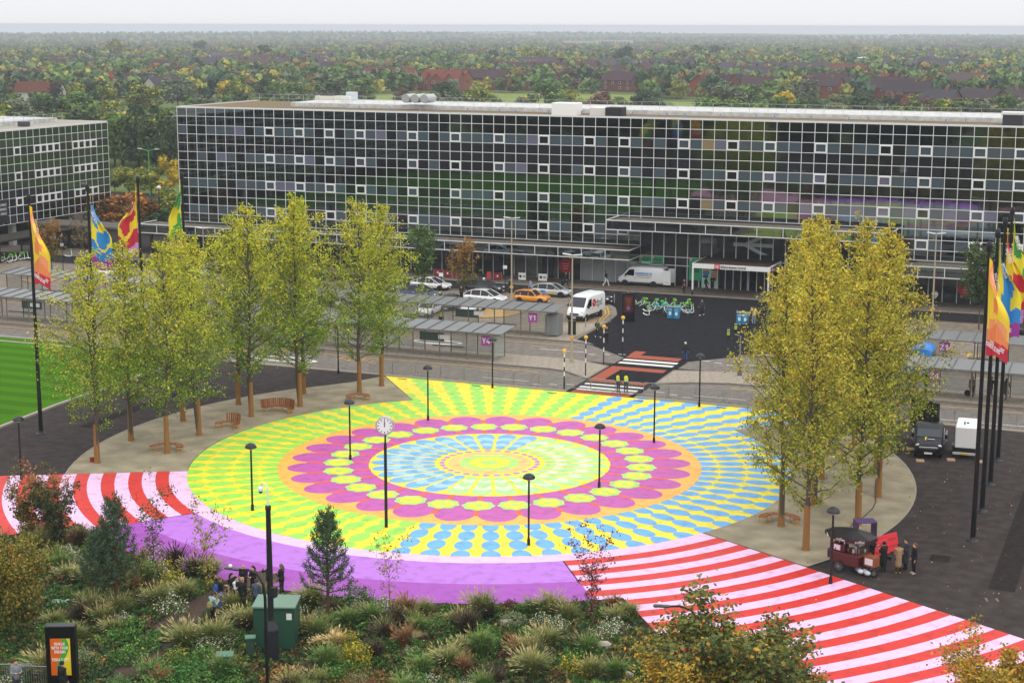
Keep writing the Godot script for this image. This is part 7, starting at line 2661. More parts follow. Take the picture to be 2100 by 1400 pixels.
func vehicles() -> void:
	car("white saloon car pointing right beside the young green tree", "car", Vector3(-36.17, 0, -68.93), 0.0, "f0f1f2", 4.7, 1.85, 1.44, "sedan", "1d1e20")
	car("dark blue car half hidden by the young green tree", "car", Vector3(-34.37, 0, -62.14), 0.05, "1b2a63", 4.5, 1.85, 1.6, "hatch")
	car("black estate car with white taxi sign on its roof", "car", Vector3(-29.63, 0, -69.36), 0.0, "14161b", 4.6, 1.82, 1.46, "estate", "b5b8ba", "taxi sign")
	car("white crossover car with black windows beside the orange car", "car", Vector3(-26.63, 0, -62.52), 0.0, "f2f3f3", 4.7, 1.88, 1.55, "hatch", "2a2b2e")
	car("small orange hatchback with dark roof", "car", Vector3(-22, 0, -64.82), 0.0, "ef9a16", 3.85, 1.74, 1.42, "mini", "1b1c1e")
	car("silver taxi car with blue and yellow door stickers", "car", Vector3(-21.6, 0, -69.71), 0.0, "c3c7cb", 4.5, 1.76, 1.5, "hatch", "3a3c3f", "stickers")
	car("black car behind the tall white parcel van", "car", Vector3(-15.85, 0, -67.05), 0.0, "1b1e22", 4.5, 1.82, 1.5, "hatch")
	car("white car facing the viewer behind the Y1 shelter", "car", Vector3(-25.47, 0, -56.18), -1.45, "eff0f0", 4.3, 1.8, 1.5, "hatch")
	car("dark grey car with pale windscreen left of the black coated driver", "car", Vector3(-28.9, 0, -57.76), -1.35, "23272b", 4.3, 1.8, 1.45, "hatch")
	car("white car nose at the left end of the Y1 shelter", "car", Vector3(-29.21, 0, -53.3), -1.5, "eceded", 4.4, 1.8, 1.5, "estate")
	car("white car by the sandy island behind the left flags", "car", Vector3(-77.67, 0, -62.55), 0.0, "f0f1f1", 4.5, 1.85, 1.5, "hatch", "2a2b2e")
	car("white car behind the left tree crowns, farthest left in the rank", "car", Vector3(-67.09, 0, -67.01), 0.0, "ebecec", 4.5, 1.8, 1.45, "sedan")
	car("navy car glimpsed through the left tree crowns", "car", Vector3(-55.59, 0, -61.94), 0.0, "20305c", 4.5, 1.8, 1.5, "hatch")
	car("silver car glimpsed between the left tree crowns", "car", Vector3(-54.13, 0, -54.21), 0.0, "c6c9cb", 4.4, 1.8, 1.5, "estate")
	car("pale blue car glimpsed between the left tree crowns", "car", Vector3(-45.38, 0, -57.88), 0.0, "9fc4d6", 4.4, 1.8, 1.5, "hatch")
	car("white car glimpsed right of the left tree crowns", "car", Vector3(-39.36, 0, -56.83), 0.0, "eeeeee", 4.5, 1.8, 1.5, "hatch")
	car("black car behind the young green tree", "car", Vector3(-40.56, 0, -64.38), 0.0, "15171a", 4.5, 1.8, 1.5, "sedan")
	car("black off-road car at the right edge of the taxi road", "car", Vector3(29.84, 0, -64.36), 0.0, "15181d", 4.8, 1.95, 1.75, "estate")
	car("dark car behind the black off-road car, right edge", "car", Vector3(28.18, 0, -71.94), 0.0, "2a2d31", 4.4, 1.8, 1.5, "hatch")
	van("tall white parcel van with red box emblem facing the viewer", Vector3(-13.29, 0, -57.71), -1.68, 5.4, 2.0, 2.6, false)
	van("white trade van with blue lettering, roof rack and open rear doors", Vector3(-14.38, 0, -80.87), PI, 5.6, 2.0, 2.4, true)
	# bus
	var s := thing("city_bus", "blue and white bus standing between the Z1 and Z4 shelters", "bus", Vector3(18.9, 0.01, -40.6))
	var g := Geo.new()
	var rings := []
	for e in [[-5.7, 0.4, 2.75, 0.95], [-5.6, 0.32, 2.9, 0.99], [-5.0, 0.3, 3.0, 1.0], [2.6, 0.3, 3.0, 1.0]]:
		rings.append(ring5(e[0], e[1], e[2], 1.25 * e[3], 0.85))
	g.loft(rings)
	obj("white_body", g, mat("eef1f3", 0.3, 0.05), s)
	g = Geo.new()
	rings = []
	for e in [[2.6, 0.3, 3.002, 1.002], [5.0, 0.3, 3.0, 1.002], [5.5, 0.32, 2.9, 0.98], [5.72, 0.4, 2.6, 0.92]]:
		rings.append(ring5(e[0], e[1], e[2], 1.25 * e[3], 0.85))
	g.loft(rings)
	obj("blue_tail", g, mat("2a7fd0", 0.3, 0.05), s)
	for e in [-1, 1]:
		g = Geo.new()
		g.box(Vector3(-1.4, 1.95, e * 1.268), Vector3(8.0, 0.95, 0.02), 0, 0.008)
		obj("window_band", g, mat("15181c", 0.1), s)
		g = Geo.new()
		g.x = Transform3D(Basis.from_scale(Vector3(1, 1, 1)), Vector3(3.7, 1.95, e * 1.27))
		g.ball(Vector3.ZERO, Vector3(1.15, 0.52, 0.02), 7)
		obj("rear_window", g, mat("15181c", 0.1), s)
		for xx in [-3.2, 2.9]:
			wheel(s, Vector3(xx, 0.48, e * 1.14), 0.48, 0.28, "9fa2a4")
	g = Geo.new()
	g.box(Vector3(5.66, 1.95, 0), Vector3(0.2, 0.9, 1.9), 0, 0.05)
	obj("back_window", g, mat("15181c", 0.15), s)
	g = Geo.new()
	g.box(Vector3(5.72, 0.95, 0), Vector3(0.16, 0.8, 1.9), 0, 0.05)
	obj("engine_grille", g, mat("1a1c1f", 0.6), s)
	for e in [-1, 1]:
		g = Geo.new()
		g.ball(Vector3(5.74, 0.9, e * 1.02), Vector3(0.06, 0.16, 0.1), 5)
		obj("tail_light", g, mat("b3261f", 0.3), s)
	text("route_lettering", "DIRECT", 0.34, mat("e0c53a", 0.5), s, Transform3D(Basis(), Vector3(1.0, 1.1, 1.275)), true, 1.3)
	g = Geo.new()
	g.box(Vector3(0.5, 3.06, 0), Vector3(3.4, 0.16, 1.5), 0, 0.05)
	obj("roof_unit", g, mat("dcdfe1", 0.5), s)
	# screen lorry and generator trailer
	s = thing("screen_lorry", "black lorry with raised black screen frame on the tarmac, right", "lorry", Vector3(27.91, 0, -14.97), -1.45)
	var paint := mat("17191c", 0.3, 0.1)
	g = Geo.new()
	rings = []
	for e in [[-0.3, 0.45, 2.2, 0.96], [0.0, 0.4, 2.26, 1.0], [0.75, 0.4, 2.22, 0.99], [1.5, 0.4, 1.42, 0.98], [2.05, 0.42, 1.2, 0.94], [2.25, 0.5, 1.0, 0.86]]:
		rings.append(ring5(e[0], e[1], e[2], 1.0 * e[3], 0.82))
	g.loft(rings)
	obj("cab", g, paint, s)
	g = Geo.new()
	g.q(Vector3(0.8, 2.14, -0.8), Vector3(0.8, 2.14, 0.8), Vector3(1.51, 1.47, 0.86), Vector3(1.51, 1.47, -0.86))
	obj("windscreen", g, mat("39434c", 0.06), s)
	for e in [-1, 1]:
		g = Geo.new()
		g.ball(Vector3(2.12, 0.96, e * 0.72), Vector3(0.14, 0.14, 0.2), 5)
		obj("headlight", g, mat("d9dde0", 0.12), s)
		g = Geo.new()
		g.box(Vector3(0.95, 1.4, e * 1.16), Vector3(0.12, 0.34, 0.2), 0, 0.03)
		obj("mirror", g, paint, s)
		g = Geo.new()
		g.box(Vector3(0.45, 1.68, e * 0.985), Vector3(0.8, 0.5, 0.03))
		obj("side_window", g, mat("20262c", 0.08), s)
		wheel(s, Vector3(1.45, 0.36, e * 0.86), 0.36, 0.24, "8c8f91")
		wheel(s, Vector3(-2.4, 0.36, e * 0.86), 0.36, 0.24, "8c8f91")
	g = Geo.new()
	g.box(Vector3(2.27, 0.85, 0), Vector3(0.06, 0.14, 1.3), 0, 0.02)
	obj("chrome_bar", g, mat("c7cacc", 0.25, 0.7), s)
	g = Geo.new()
	g.box(Vector3(2.24, 0.68, 0), Vector3(0.08, 0.2, 1.0), 0, 0.02)
	obj("grille", g, mat("0e0f11", 0.6), s)
	g = Geo.new()
	g.box(Vector3(2.3, 0.46, 0), Vector3(0.03, 0.13, 0.55))
	obj("number_plate", g, mat("e8e8e2", 0.5), s)
	var bon := Transform3D(Basis(Vector3.UP, PI / 2) * Basis(Vector3.RIGHT, -1.15), Vector3(1.8, 1.37, 0))
	text("lettering", "f", 0.36, mat("e2c22c", 0.4), s, bon * Transform3D(Basis(), Vector3(-0.22, 0.02, 0.0)))
	g = Geo.new()
	g.x = bon
	g.box(Vector3(0.16, 0.0, 0), Vector3(0.5, 0.05, 0.012))
	obj("printed_line", g, mat("cfd2d4", 0.5), s)
	g = Geo.new()
	g.box(Vector3(-2.2, 0.78, 0), Vector3(3.7, 0.16, 2.1), 0, 0.02)
	obj("flat_bed", g, mat("9b9d9e", 0.4, 0.5), s)
	for e in [-1, 1]:
		g = Geo.new()
		g.x = Transform3D(Basis(Vector3.RIGHT, e * 0.5), Vector3(-2.0, 0.6, e * 1.1))
		g.box(Vector3.ZERO, Vector3(3.2, 0.5, 0.05))
		obj("side_flap", g, mat("b4b6b6", 0.35, 0.6), s)
	g = Geo.new()
	g.x = Transform3D(Basis(Vector3.UP, -0.95), Vector3(-1.7, 2.3, 0.4))
	g.box(Vector3.ZERO, Vector3(0.22, 2.4, 3.3), 0, 0.03)
	obj("screen_frame", g, mat("0e0f11", 0.6), s)
	g = Geo.new()
	g.x = Transform3D(Basis(Vector3.UP, -0.95), Vector3(-1.7, 2.3, 0.4))
	for k in 5:
		g.box(Vector3(0.14, 0, -1.5 + k * 0.75), Vector3(0.06, 2.3, 0.06))
	g.box(Vector3(0.14, 1.17, 0), Vector3(0.1, 0.1, 3.3))
	g.box(Vector3(0.14, -0.4, 0), Vector3(0.07, 0.07, 3.2))
	obj("screen_ribs", g, mat("191a1d", 0.5, 0.2), s)
	g = Geo.new()
	g.tube([Vector3(-1.2, 0.85, 0.6), Vector3(-1.5, 2.2, 0.6)], [0.06], 6)
	g.tube([Vector3(-1.2, 0.85, -0.6), Vector3(-1.5, 2.2, -0.6)], [0.06], 6)
	obj("screen_leg", g, mat("191a1d", 0.5, 0.2), s)
	s = thing("generator_trailer", "white generator trailer with black skirt beside the black lorry", "trailer", Vector3(30.52, 0, -15.3), -1.5)
	g = Geo.new()
	g.box(Vector3(0, 1.55, 0), Vector3(3.1, 1.5, 1.55), 0, 0.05)
	obj("canopy", g, mat("eceeee", 0.4), s)
	g = Geo.new()
	g.box(Vector3(0, 0.66, 0), Vector3(3.0, 0.34, 1.5), 0, 0.02)
	obj("skirt", g, mat("141518", 0.5), s)
	g = Geo.new()
	g.box(Vector3(1.62, 0.42, 0), Vector3(0.1, 0.18, 1.8), 0, 0.02)
	obj("light_board", g, mat("b9bcbc", 0.5), s)
	g = Geo.new()
	g.box(Vector3(1.68, 0.43, 0.1), Vector3(0.02, 0.12, 0.55))
	obj("number_plate", g, mat("dcb21f", 0.5), s)
	g = Geo.new()
	g.box(Vector3(1.68, 0.43, -0.75), Vector3(0.02, 0.12, 0.2))
	obj("tail_light", g, mat("c02a22", 0.4), s)
	g = Geo.new()
	g.tube([Vector3(0.6, 2.3, 0.2), Vector3(0.6, 2.5, 0.2)], [0.05], 6)
	g.ball(Vector3(0.2, 2.33, 0), Vector3(0.1, 0.06, 0.1), 4)
	obj("exhaust", g, mat("3a3c3e", 0.5), s)
	for e in [-1, 1]:
		wheel(s, Vector3(0.3, 0.32, e * 0.86), 0.32, 0.2)
		g = Geo.new()
		g.box(Vector3(0.3, 0.72, e * 0.88), Vector3(0.95, 0.06, 0.3), 0, 0.02)
		obj("mudguard", g, mat("191a1d", 0.5), s)
	for k in 4:
		g = Geo.new()
		g.box(Vector3(0, 0.03, 0), Vector3(0.55, 0.05, 0.7))
		one("timber_pad", ["timber pad under the left rear of the black lorry", "timber pad under the front left of the black lorry", "timber pad between the lorry and the white trailer", "timber pad at the right corner of the white trailer"][k], "pad", [Vector3(26.6, 0, -15.18), Vector3(27.74, 0, -12.11), Vector3(29.71, 0, -13.21), Vector3(31.71, 0, -13.46)][k], g, mat("c2a283", 0.9, 0, tex_streak, 0.6), 0.2)
	coffee_cart()
	# hire cycles and scooters
	var proto := [cycle(0), cycle(1), cycle(2)]
	var spots := [[Vector3(-10.26, 0, -66.25), 0, 0.3], [Vector3(-9.63, 0, -65.83), 0, 1.2], [Vector3(-8.36, 0, -63.35), 1, -0.4], [Vector3(-8.71, 0, -65.88), 0, 0.8], [Vector3(-8.13, 0, -65.78), 2, 1.5], [Vector3(-7.16, 0, -63.85), 2, 0.6], [Vector3(-7.69, 0, -66.65), 1, 0.2], [Vector3(-6.15, 0, -62.63), 2, 2.2], [Vector3(-6.78, 0, -66.35), 0, 0.4], [Vector3(-6.29, 0, -66.56), 0, 1.9], [Vector3(-5.14, 0, -65.03), 0, 0.3], [Vector3(-4.13, 0, -62.83), 2, 2.8], [Vector3(-4.47, 0, -65.31), 1, 0.1], [Vector3(-3.89, 0, -64.23), 1, -0.2], [Vector3(-7.68, 0, -61.02), 1, -0.6], [Vector3(-7.47, 0, -62.73), 2, 1.0], [Vector3(-6.76, 0, -65.02), 0, 2.6], [Vector3(-5.18, 0, -67.02), 0, 1.1],
		[Vector3(-96.3, 0, -67.96), 1, 1.4], [Vector3(-95.5, 0, -67.82), 0, 1.3], [Vector3(-94.75, 0, -67.65), 1, 1.5], [Vector3(-94.87, 0, -68.57), 1, 1.4], [Vector3(-94.98, 0, -69.49), 0, 1.5], [Vector3(-94.81, 0, -70.05), 1, 1.3], [Vector3(-94.64, 0, -70.62), 1, 1.4], [Vector3(-94.47, 0, -71.18), 1, 1.5], [Vector3(-90.96, 0, -74.66), 1, 0.2]]
	var what := ["green and white hire bicycle", "white hire scooter with green handlebar", "teal and white hire bicycle"]
	var rows := ["in the cluster behind the blue bins", "in the row under the dark cycle canopy, left"]
	for i in spots.size():
		var sp: Array = spots[i]
		var o: Node3D = proto[sp[1]].duplicate()
		o.name = numbered(["hire_bicycle", "hire_scooter", "hire_bicycle"][sp[1]])
		add_child(o)
		o.position = sp[0] + Vector3(0, 0.02, 0)
		o.rotation = Vector3(rf(-0.12, 0.12), sp[2], 0)
		var row := 0 if i < 18 else 1
		tag(o, "%s %s" % [what[sp[1]], rows[row] if i != 26 else "standing alone by the green bins, left"], ["bicycle", "scooter", "bicycle"][sp[1]], "" if i == 26 else "%ss %s" % [what[sp[1]], rows[row]])
	for q in proto:
		q.free()


func coffee_cart() -> void:
	var s := thing("coffee_cart", "maroon tricycle coffee cart with black octagonal canopy on the tarmac", "coffee cart", Vector3(27.91, 0, 13.83), -0.42)
	# local x runs from the big wheels (left) to the front wheel (right)
	var wood := mat("5a1f1c", 0.45, 0, tex_streak, 0.7)
	var g := Geo.new()
	g.box(Vector3(-0.35, 0.78, 0), Vector3(1.9, 0.62, 1.15), 0, 0.03)
	obj("body", g, wood, s)
	g = Geo.new()
	g.box(Vector3(-0.35, 1.11, 0), Vector3(2.1, 0.05, 1.3), 0, 0.015)
	obj("counter", g, mat("6a2b22", 0.4), s)
	g = Geo.new()
	g.box(Vector3(-0.75, 1.36, 0.28), Vector3(0.8, 0.46, 0.42), 0, 0.03)
	var ma := obj("espresso_machine", g, mat("4a1518", 0.35), s)
	g = Geo.new()
	g.box(Vector3(-0.85, 1.36, 0.5), Vector3(0.42, 0.3, 0.02))
	obj("menu_card", g, mat("e9dcdf", 0.6), ma)
	var r := RandomNumberGenerator.new()
	r.seed = 8
	for k in 16:
		g = Geo.new()
		var p := Vector3(r.randf_range(-1.2, 0.55), 1.14, r.randf_range(-0.5, 0.5))
		if k < 6:
			p.y = 1.6
			p.x = r.randf_range(-1.1, -0.4)
			p.z = r.randf_range(0.12, 0.42)
		g.lathe([[0.035, 0], [0.05, 0.16], [0.045, 0.17], [0.02, 0.18]], p, 8)
		obj("cup", g, mat(["e6e2dc", "b9b4ac", "3a3436", "d8cfc6"][k % 4], 0.5), s)
	for k in 4:
		g = Geo.new()
		g.box(Vector3(0.25 - k * 0.17, 1.28, 0.1 + 0.1 * (k % 2)), Vector3(0.13, 0.28 - 0.04 * k, 0.2), 0, 0.01)
		obj("jar", g, mat(["8a8d90", "c5c0ba", "40363a", "7f6a5c"][k], 0.35), s)
	for e in [[-1.25, 0.55], [-1.25, -0.55], [0.55, 0.55], [0.55, -0.55]]:
		g = Geo.new()
		g.box(Vector3(e[0], 1.6, e[1]), Vector3(0.05, 1.0, 0.05))
		obj("canopy_post", g, mat("33161a", 0.5), s)
	g = Geo.new()
	var low := PackedVector3Array()
	var hi := PackedVector3Array()
	var drop := PackedVector3Array()
	for k in 8:
		var a := -TAU * (k + 0.5) / 8
		low.append(Vector3(-0.3 + cos(a) * 1.6, 2.14, sin(a) * 1.05))
		hi.append(Vector3(-0.3 + cos(a) * 0.5, 2.42, sin(a) * 0.28))
		drop.append(Vector3(-0.3 + cos(a) * 1.6, 1.93, sin(a) * 1.05))
	g.loft([low, hi], false)
	obj("canopy", g, mat("17191a", 0.45), s)
	g = Geo.new()
	g.loft([drop, low], false, false)
	var vl := obj("valance", g, mat("33151c", 0.7), s)
	for k in [0, 1, 2]:
		var a: float = TAU * (k + 1) / 8.0
		var m := (drop[7 - k] + low[(7 - k + 7) % 8]) / 2.0
		text("lettering", "coffee", 0.15, mat("e5dde0", 0.6), vl, Transform3D(Basis(Vector3.UP, PI / 2 - a), Vector3(-0.3 + cos(a) * 1.6 * 0.935, 2.03, sin(a) * 1.05 * 0.94) + Vector3(cos(a), 0, sin(a)) * 0.03), false, 0.55)
	for e in [-1, 1]:
		g = Geo.new()
		g.torus(Vector3(-0.6, 0.34, e * 0.68), 0.31, 0.035, Vector3.BACK, 20, 6)
		var w := obj("wheel", g, mat("17181a", 0.7), s)
		g = Geo.new()
		for k in 12:
			var a := TAU * k / 12
			g.tube([Vector3(-0.6, 0.34, e * 0.7), Vector3(-0.6 + cos(a) * 0.3, 0.34 + sin(a) * 0.3, e * 0.68)], [0.008], 3, false)
		obj("spokes", g, mat("b9bbbc", 0.4, 0.5), w)
	g = Geo.new()
	g.torus(Vector3(1.25, 0.31, 0.05), 0.28, 0.035, Vector3.BACK, 18, 6)
	var fw := obj("wheel", g, mat("17181a", 0.7), s)
	g = Geo.new()
	for k in 12:
		var a := TAU * k / 12
		g.tube([Vector3(1.25, 0.31, 0.05), Vector3(1.25 + cos(a) * 0.27, 0.31 + sin(a) * 0.27, 0.05)], [0.007], 3, false)
	obj("spokes", g, mat("b9bbbc", 0.4, 0.5), fw)
	g = Geo.new()
	g.tube([Vector3(0.5, 0.5, 0), Vector3(0.85, 0.4, 0.05), Vector3(1.25, 0.31, 0.05)], [0.035], 6)
	g.tube([Vector3(1.25, 0.31, 0.05), Vector3(1.12, 0.95, 0.05)], [0.03], 6)
	obj("frame", g, mat("1d1e20", 0.5), s)
	g = Geo.new()
	g.box(Vector3(1.15, 0.92, 0.05), Vector3(0.7, 0.56, 0.55), 0, 0.02)
	var bx := obj("front_box", g, mat("97522c", 0.6, 0, tex_streak, 0.6), s)
	g = Geo.new()
	g.box(Vector3(1.15, 0.92, 0.335), Vector3(0.5, 0.36, 0.02))
	obj("notice", g, mat("e4dfe0", 0.6), bx)
	g = Geo.new()
	g.box(Vector3(0.79, 0.92, 0.05), Vector3(0.02, 0.4, 0.38))
	obj("notice", g, mat("e6d5d8", 0.6), bx)
	for k in 4:
		g = Geo.new()
		g.ball(Vector3(0.45 + k * 0.22, 0.3 - 0.04 * (k % 2), 0.25 + 0.1 * (k % 2)), Vector3(0.2, 0.14, 0.14), 5)
		obj("supply_bag", g, mat(["8f93b5", "dcdde2", "a7a9c6", "c9ccd6"][k], 0.6), s)
	g = Geo.new()
	g.box(Vector3(-1.42, 0.85, 0.2), Vector3(0.3, 0.5, 0.4), 0, 0.02)
	obj("side_bin", g, mat("232427", 0.6), s)
	g = Geo.new()
	g.box(Vector3(-1.4, 1.3, -0.2), Vector3(0.2, 0.32, 0.24), 0, 0.02)
	obj("orange_box", g, mat("d8702a", 0.6), s)


var bodies := {}


# one continuous figure, 1.75 m tall, facing +z: [vertices, normals, part of each triangle, hand points]
func figure(pose: String) -> Array:
	if bodies.has(pose):
		return bodies[pose]
	var j := {"head": Vector3(0, 1.6, 0.015), "crown": Vector3(0, 1.67, 0.0), "neck": Vector3(0, 1.5, -0.01), "chest": Vector3(0, 1.32, 0), "waist": Vector3(0, 1.08, 0.01), "hip": Vector3(0, 0.94, 0),
		"sl": Vector3(0.17, 1.42, -0.01), "el": Vector3(0.235, 1.13, -0.02), "wl": Vector3(0.25, 0.87, 0.06), "sr": Vector3(-0.17, 1.42, -0.01), "er": Vector3(-0.235, 1.13, -0.02), "wr": Vector3(-0.25, 0.87, 0.06),
		"hl": Vector3(0.09, 0.92, 0), "kl": Vector3(0.1, 0.5, 0.02), "al": Vector3(0.105, 0.09, -0.02), "tl": Vector3(0.125, 0.045, 0.13), "hr": Vector3(-0.09, 0.92, 0), "kr": Vector3(-0.1, 0.5, 0.02), "ar": Vector3(-0.105, 0.09, -0.02), "tr": Vector3(-0.125, 0.045, 0.13)}
	if pose in ["walk", "coatwalk"]:
		j.merge({"kl": Vector3(0.09, 0.52, 0.2), "al": Vector3(0.09, 0.1, 0.3), "tl": Vector3(0.1, 0.07, 0.45), "kr": Vector3(-0.09, 0.5, -0.06), "ar": Vector3(-0.09, 0.14, -0.36), "tr": Vector3(-0.1, 0.045, -0.24), "el": Vector3(0.24, 1.15, -0.12), "wl": Vector3(0.24, 0.9, -0.1), "er": Vector3(-0.24, 1.15, 0.08), "wr": Vector3(-0.22, 0.94, 0.24)}, true)
	if pose in ["phone", "coat"]:
		j.merge({"el": Vector3(0.22, 1.14, 0.06), "wl": Vector3(0.1, 1.2, 0.3), "er": Vector3(-0.22, 1.14, 0.06), "wr": Vector3(-0.09, 1.2, 0.3), "head": Vector3(0, 1.59, 0.03)}, true)
	if pose == "photo":
		j.merge({"el": Vector3(0.27, 1.36, 0.2), "wl": Vector3(0.1, 1.56, 0.28), "er": Vector3(-0.27, 1.36, 0.2), "wr": Vector3(-0.1, 1.56, 0.28)}, true)
	if pose == "lean":
		j.merge({"kl": Vector3(0.09, 0.52, 0.14), "al": Vector3(0.09, 0.09, 0.16), "tl": Vector3(0.1, 0.05, 0.3), "kr": Vector3(-0.09, 0.5, -0.02), "ar": Vector3(-0.09, 0.1, -0.2), "tr": Vector3(-0.1, 0.045, -0.06), "head": Vector3(0, 1.57, 0.17), "crown": Vector3(0, 1.63, 0.18), "neck": Vector3(0, 1.48, 0.1), "chest": Vector3(0, 1.31, 0.06), "sl": Vector3(0.17, 1.4, 0.07), "sr": Vector3(-0.17, 1.4, 0.07)}, true)
	if pose == "sit":
		for k in ["head", "crown", "neck", "chest", "waist", "hip", "sl", "el", "wl", "sr", "er", "wr", "hl", "hr"]:
			j[k] -= Vector3(0, 0.42, 0)
		j.merge({"kl": Vector3(0.12, 0.5, 0.42), "al": Vector3(0.12, 0.09, 0.4), "tl": Vector3(0.13, 0.045, 0.55), "kr": Vector3(-0.12, 0.5, 0.42), "ar": Vector3(-0.12, 0.09, 0.4), "tr": Vector3(-0.13, 0.045, 0.55), "el": Vector3(0.24, 0.76, 0.06), "wl": Vector3(0.12, 0.64, 0.3), "er": Vector3(-0.24, 0.76, 0.06), "wr": Vector3(-0.12, 0.64, 0.3)}, true)
	# from, to, radii, part: 0 skin, 1 upper clothes, 2 trousers, 3 shoes
	var bones := [["head", "crown", 0.088, 0.094, 0], ["neck", "head", 0.055, 0.06, 0], ["chest", "waist", 0.15, 0.135, 1], ["waist", "hip", 0.135, 0.15, 1], ["sl", "sr", 0.085, 0.085, 1], ["chest", "neck", 0.12, 0.06, 1],
		["sl", "el", 0.068, 0.052, 1], ["el", "wl", 0.052, 0.036, 1], ["sr", "er", 0.068, 0.052, 1], ["er", "wr", 0.052, 0.036, 1],
		["hl", "kl", 0.098, 0.068, 2], ["kl", "al", 0.066, 0.046, 2], ["hr", "kr", 0.098, 0.068, 2], ["kr", "ar", 0.066, 0.046, 2], ["hl", "hr", 0.1, 0.1, 2],
		["al", "tl", 0.05, 0.038, 3], ["ar", "tr", 0.05, 0.038, 3]]
	var caps := []
	for b in bones:
		caps.append([j[b[0]], j[b[1]], b[2], b[3], b[4]])
	for s in ["l", "r"]:
		var d: Vector3 = (j["w" + s] - j["e" + s]).normalized()
		caps.append([j["w" + s], j["w" + s] + d * 0.09, 0.036, 0.03, 0])
	caps.append([j["head"] + Vector3(0, 0.0, 0.085), j["head"] + Vector3(0, -0.02, 0.1), 0.016, 0.018, 0])
	if pose.begins_with("coat"):
		caps.append([j["hip"], (j["kl"] + j["kr"]) / 2.0 + Vector3(0, 0.02, 0), 0.16, 0.2, 1])
		caps.append([j["chest"], j["hip"], 0.165, 0.175, 1])
	# distance field on a grid, joined smoothly
	var cell := 0.03
	var org := Vector3(-0.48, -0.06, -0.48)
	var nx := 33
	var ny := 64
	var nz := 38
	var f := PackedFloat32Array()
	f.resize(nx * ny * nz)
	f.fill(1.0)
	for c in caps:
		var a: Vector3 = c[0]
		var b: Vector3 = c[1]
		var pad: float = maxf(c[2], c[3]) + 0.09
		var lo := ((a.min(b) - Vector3.ONE * pad - org) / cell).floor()
		var hi := ((a.max(b) + Vector3.ONE * pad - org) / cell).ceil()
		var ab := b - a
		var ll := maxf(ab.length_squared(), 1e-9)
		for iy in range(maxi(0, int(lo.y)), mini(ny - 1, int(hi.y)) + 1):
			for iz in range(maxi(0, int(lo.z)), mini(nz - 1, int(hi.z)) + 1):
				for ix in range(maxi(0, int(lo.x)), mini(nx - 1, int(hi.x)) + 1):
					var p := org + Vector3(ix, iy, iz) * cell - a
					var t := clampf(p.dot(ab) / ll, 0, 1)
					var dd: float = (p - ab * t).length() - lerpf(c[2], c[3], t)
					var id := (iy * nz + iz) * nx + ix
					var o := f[id]
					var h := maxf(0.035 - absf(o - dd), 0.0) / 0.035
					f[id] = minf(o, dd) - h * h * 0.00875
	var vid := {}
	var pts := PackedVector3Array()
	for iy in ny - 1:
		for iz in nz - 1:
			for ix in nx - 1:
				var base := (iy * nz + iz) * nx + ix
				if f[base] > 0.06:
					continue
				var sum := Vector3.ZERO
				var cnt := 0
				var vals := []
				for k in 8:
					vals.append(f[base + (k & 1) + ((k >> 1) & 1) * nx + (k >> 2) * nx * nz])
				for e in [[0, 1], [2, 3], [4, 5], [6, 7], [0, 2], [1, 3], [4, 6], [5, 7], [0, 4], [1, 5], [2, 6], [3, 7]]:
					var va: float = vals[e[0]]
					var vb: float = vals[e[1]]
					if (va < 0) != (vb < 0):
						var t := va / (va - vb)
						var pa := Vector3(e[0] & 1, e[0] >> 2, (e[0] >> 1) & 1)
						var pb := Vector3(e[1] & 1, e[1] >> 2, (e[1] >> 1) & 1)
						sum += pa.lerp(pb, t)
						cnt += 1
				if cnt:
					vid[base] = pts.size()
					pts.append(org + (Vector3(ix, iy, iz) + sum / cnt) * cell)
	var tris := []
	var step := [1, nx * nz, nx]
	for base in vid:
		for ax in 3:
			var o: int = base + step[ax]
			if o >= f.size() or (f[base] < 0) == (f[o] < 0):
				continue
			var u: int = step[(ax + 1) % 3]
			var w: int = step[(ax + 2) % 3]
			if vid.has(base - u) and vid.has(base - w) and vid.has(base - u - w):
				var qd := [vid[base], vid[base - u], vid[base - u - w], vid[base - w]]
				if f[base] < 0:
					tris.append([qd[0], qd[2], qd[1]])
					tris.append([qd[0], qd[3], qd[2]])
				else:
					tris.append([qd[0], qd[1], qd[2]])
					tris.append([qd[0], qd[2], qd[3]])
	var nrm := PackedVector3Array()
	nrm.resize(pts.size())
	for t in tris:
		var k := (pts[t[1]] - pts[t[0]]).cross(pts[t[2]] - pts[t[0]])
		for i in 3:
			nrm[t[i]] += k
	var cls := PackedInt32Array()
	for t in tris:
		var m := (pts[t[0]] + pts[t[1]] + pts[t[2]]) / 3.0
		var best := 9.0
		var which := 0
		for c in caps:
			var ab: Vector3 = c[1] - c[0]
			var tt := clampf((m - c[0]).dot(ab) / maxf(ab.length_squared(), 1e-9), 0, 1)
			var dd: float = (m - c[0] - ab * tt).length() - lerpf(c[2], c[3], tt)
			if dd < best:
				best = dd
				which = c[4]
		cls.append(which)
	bodies[pose] = [pts, nrm, tris, cls, j]
	return bodies[pose]


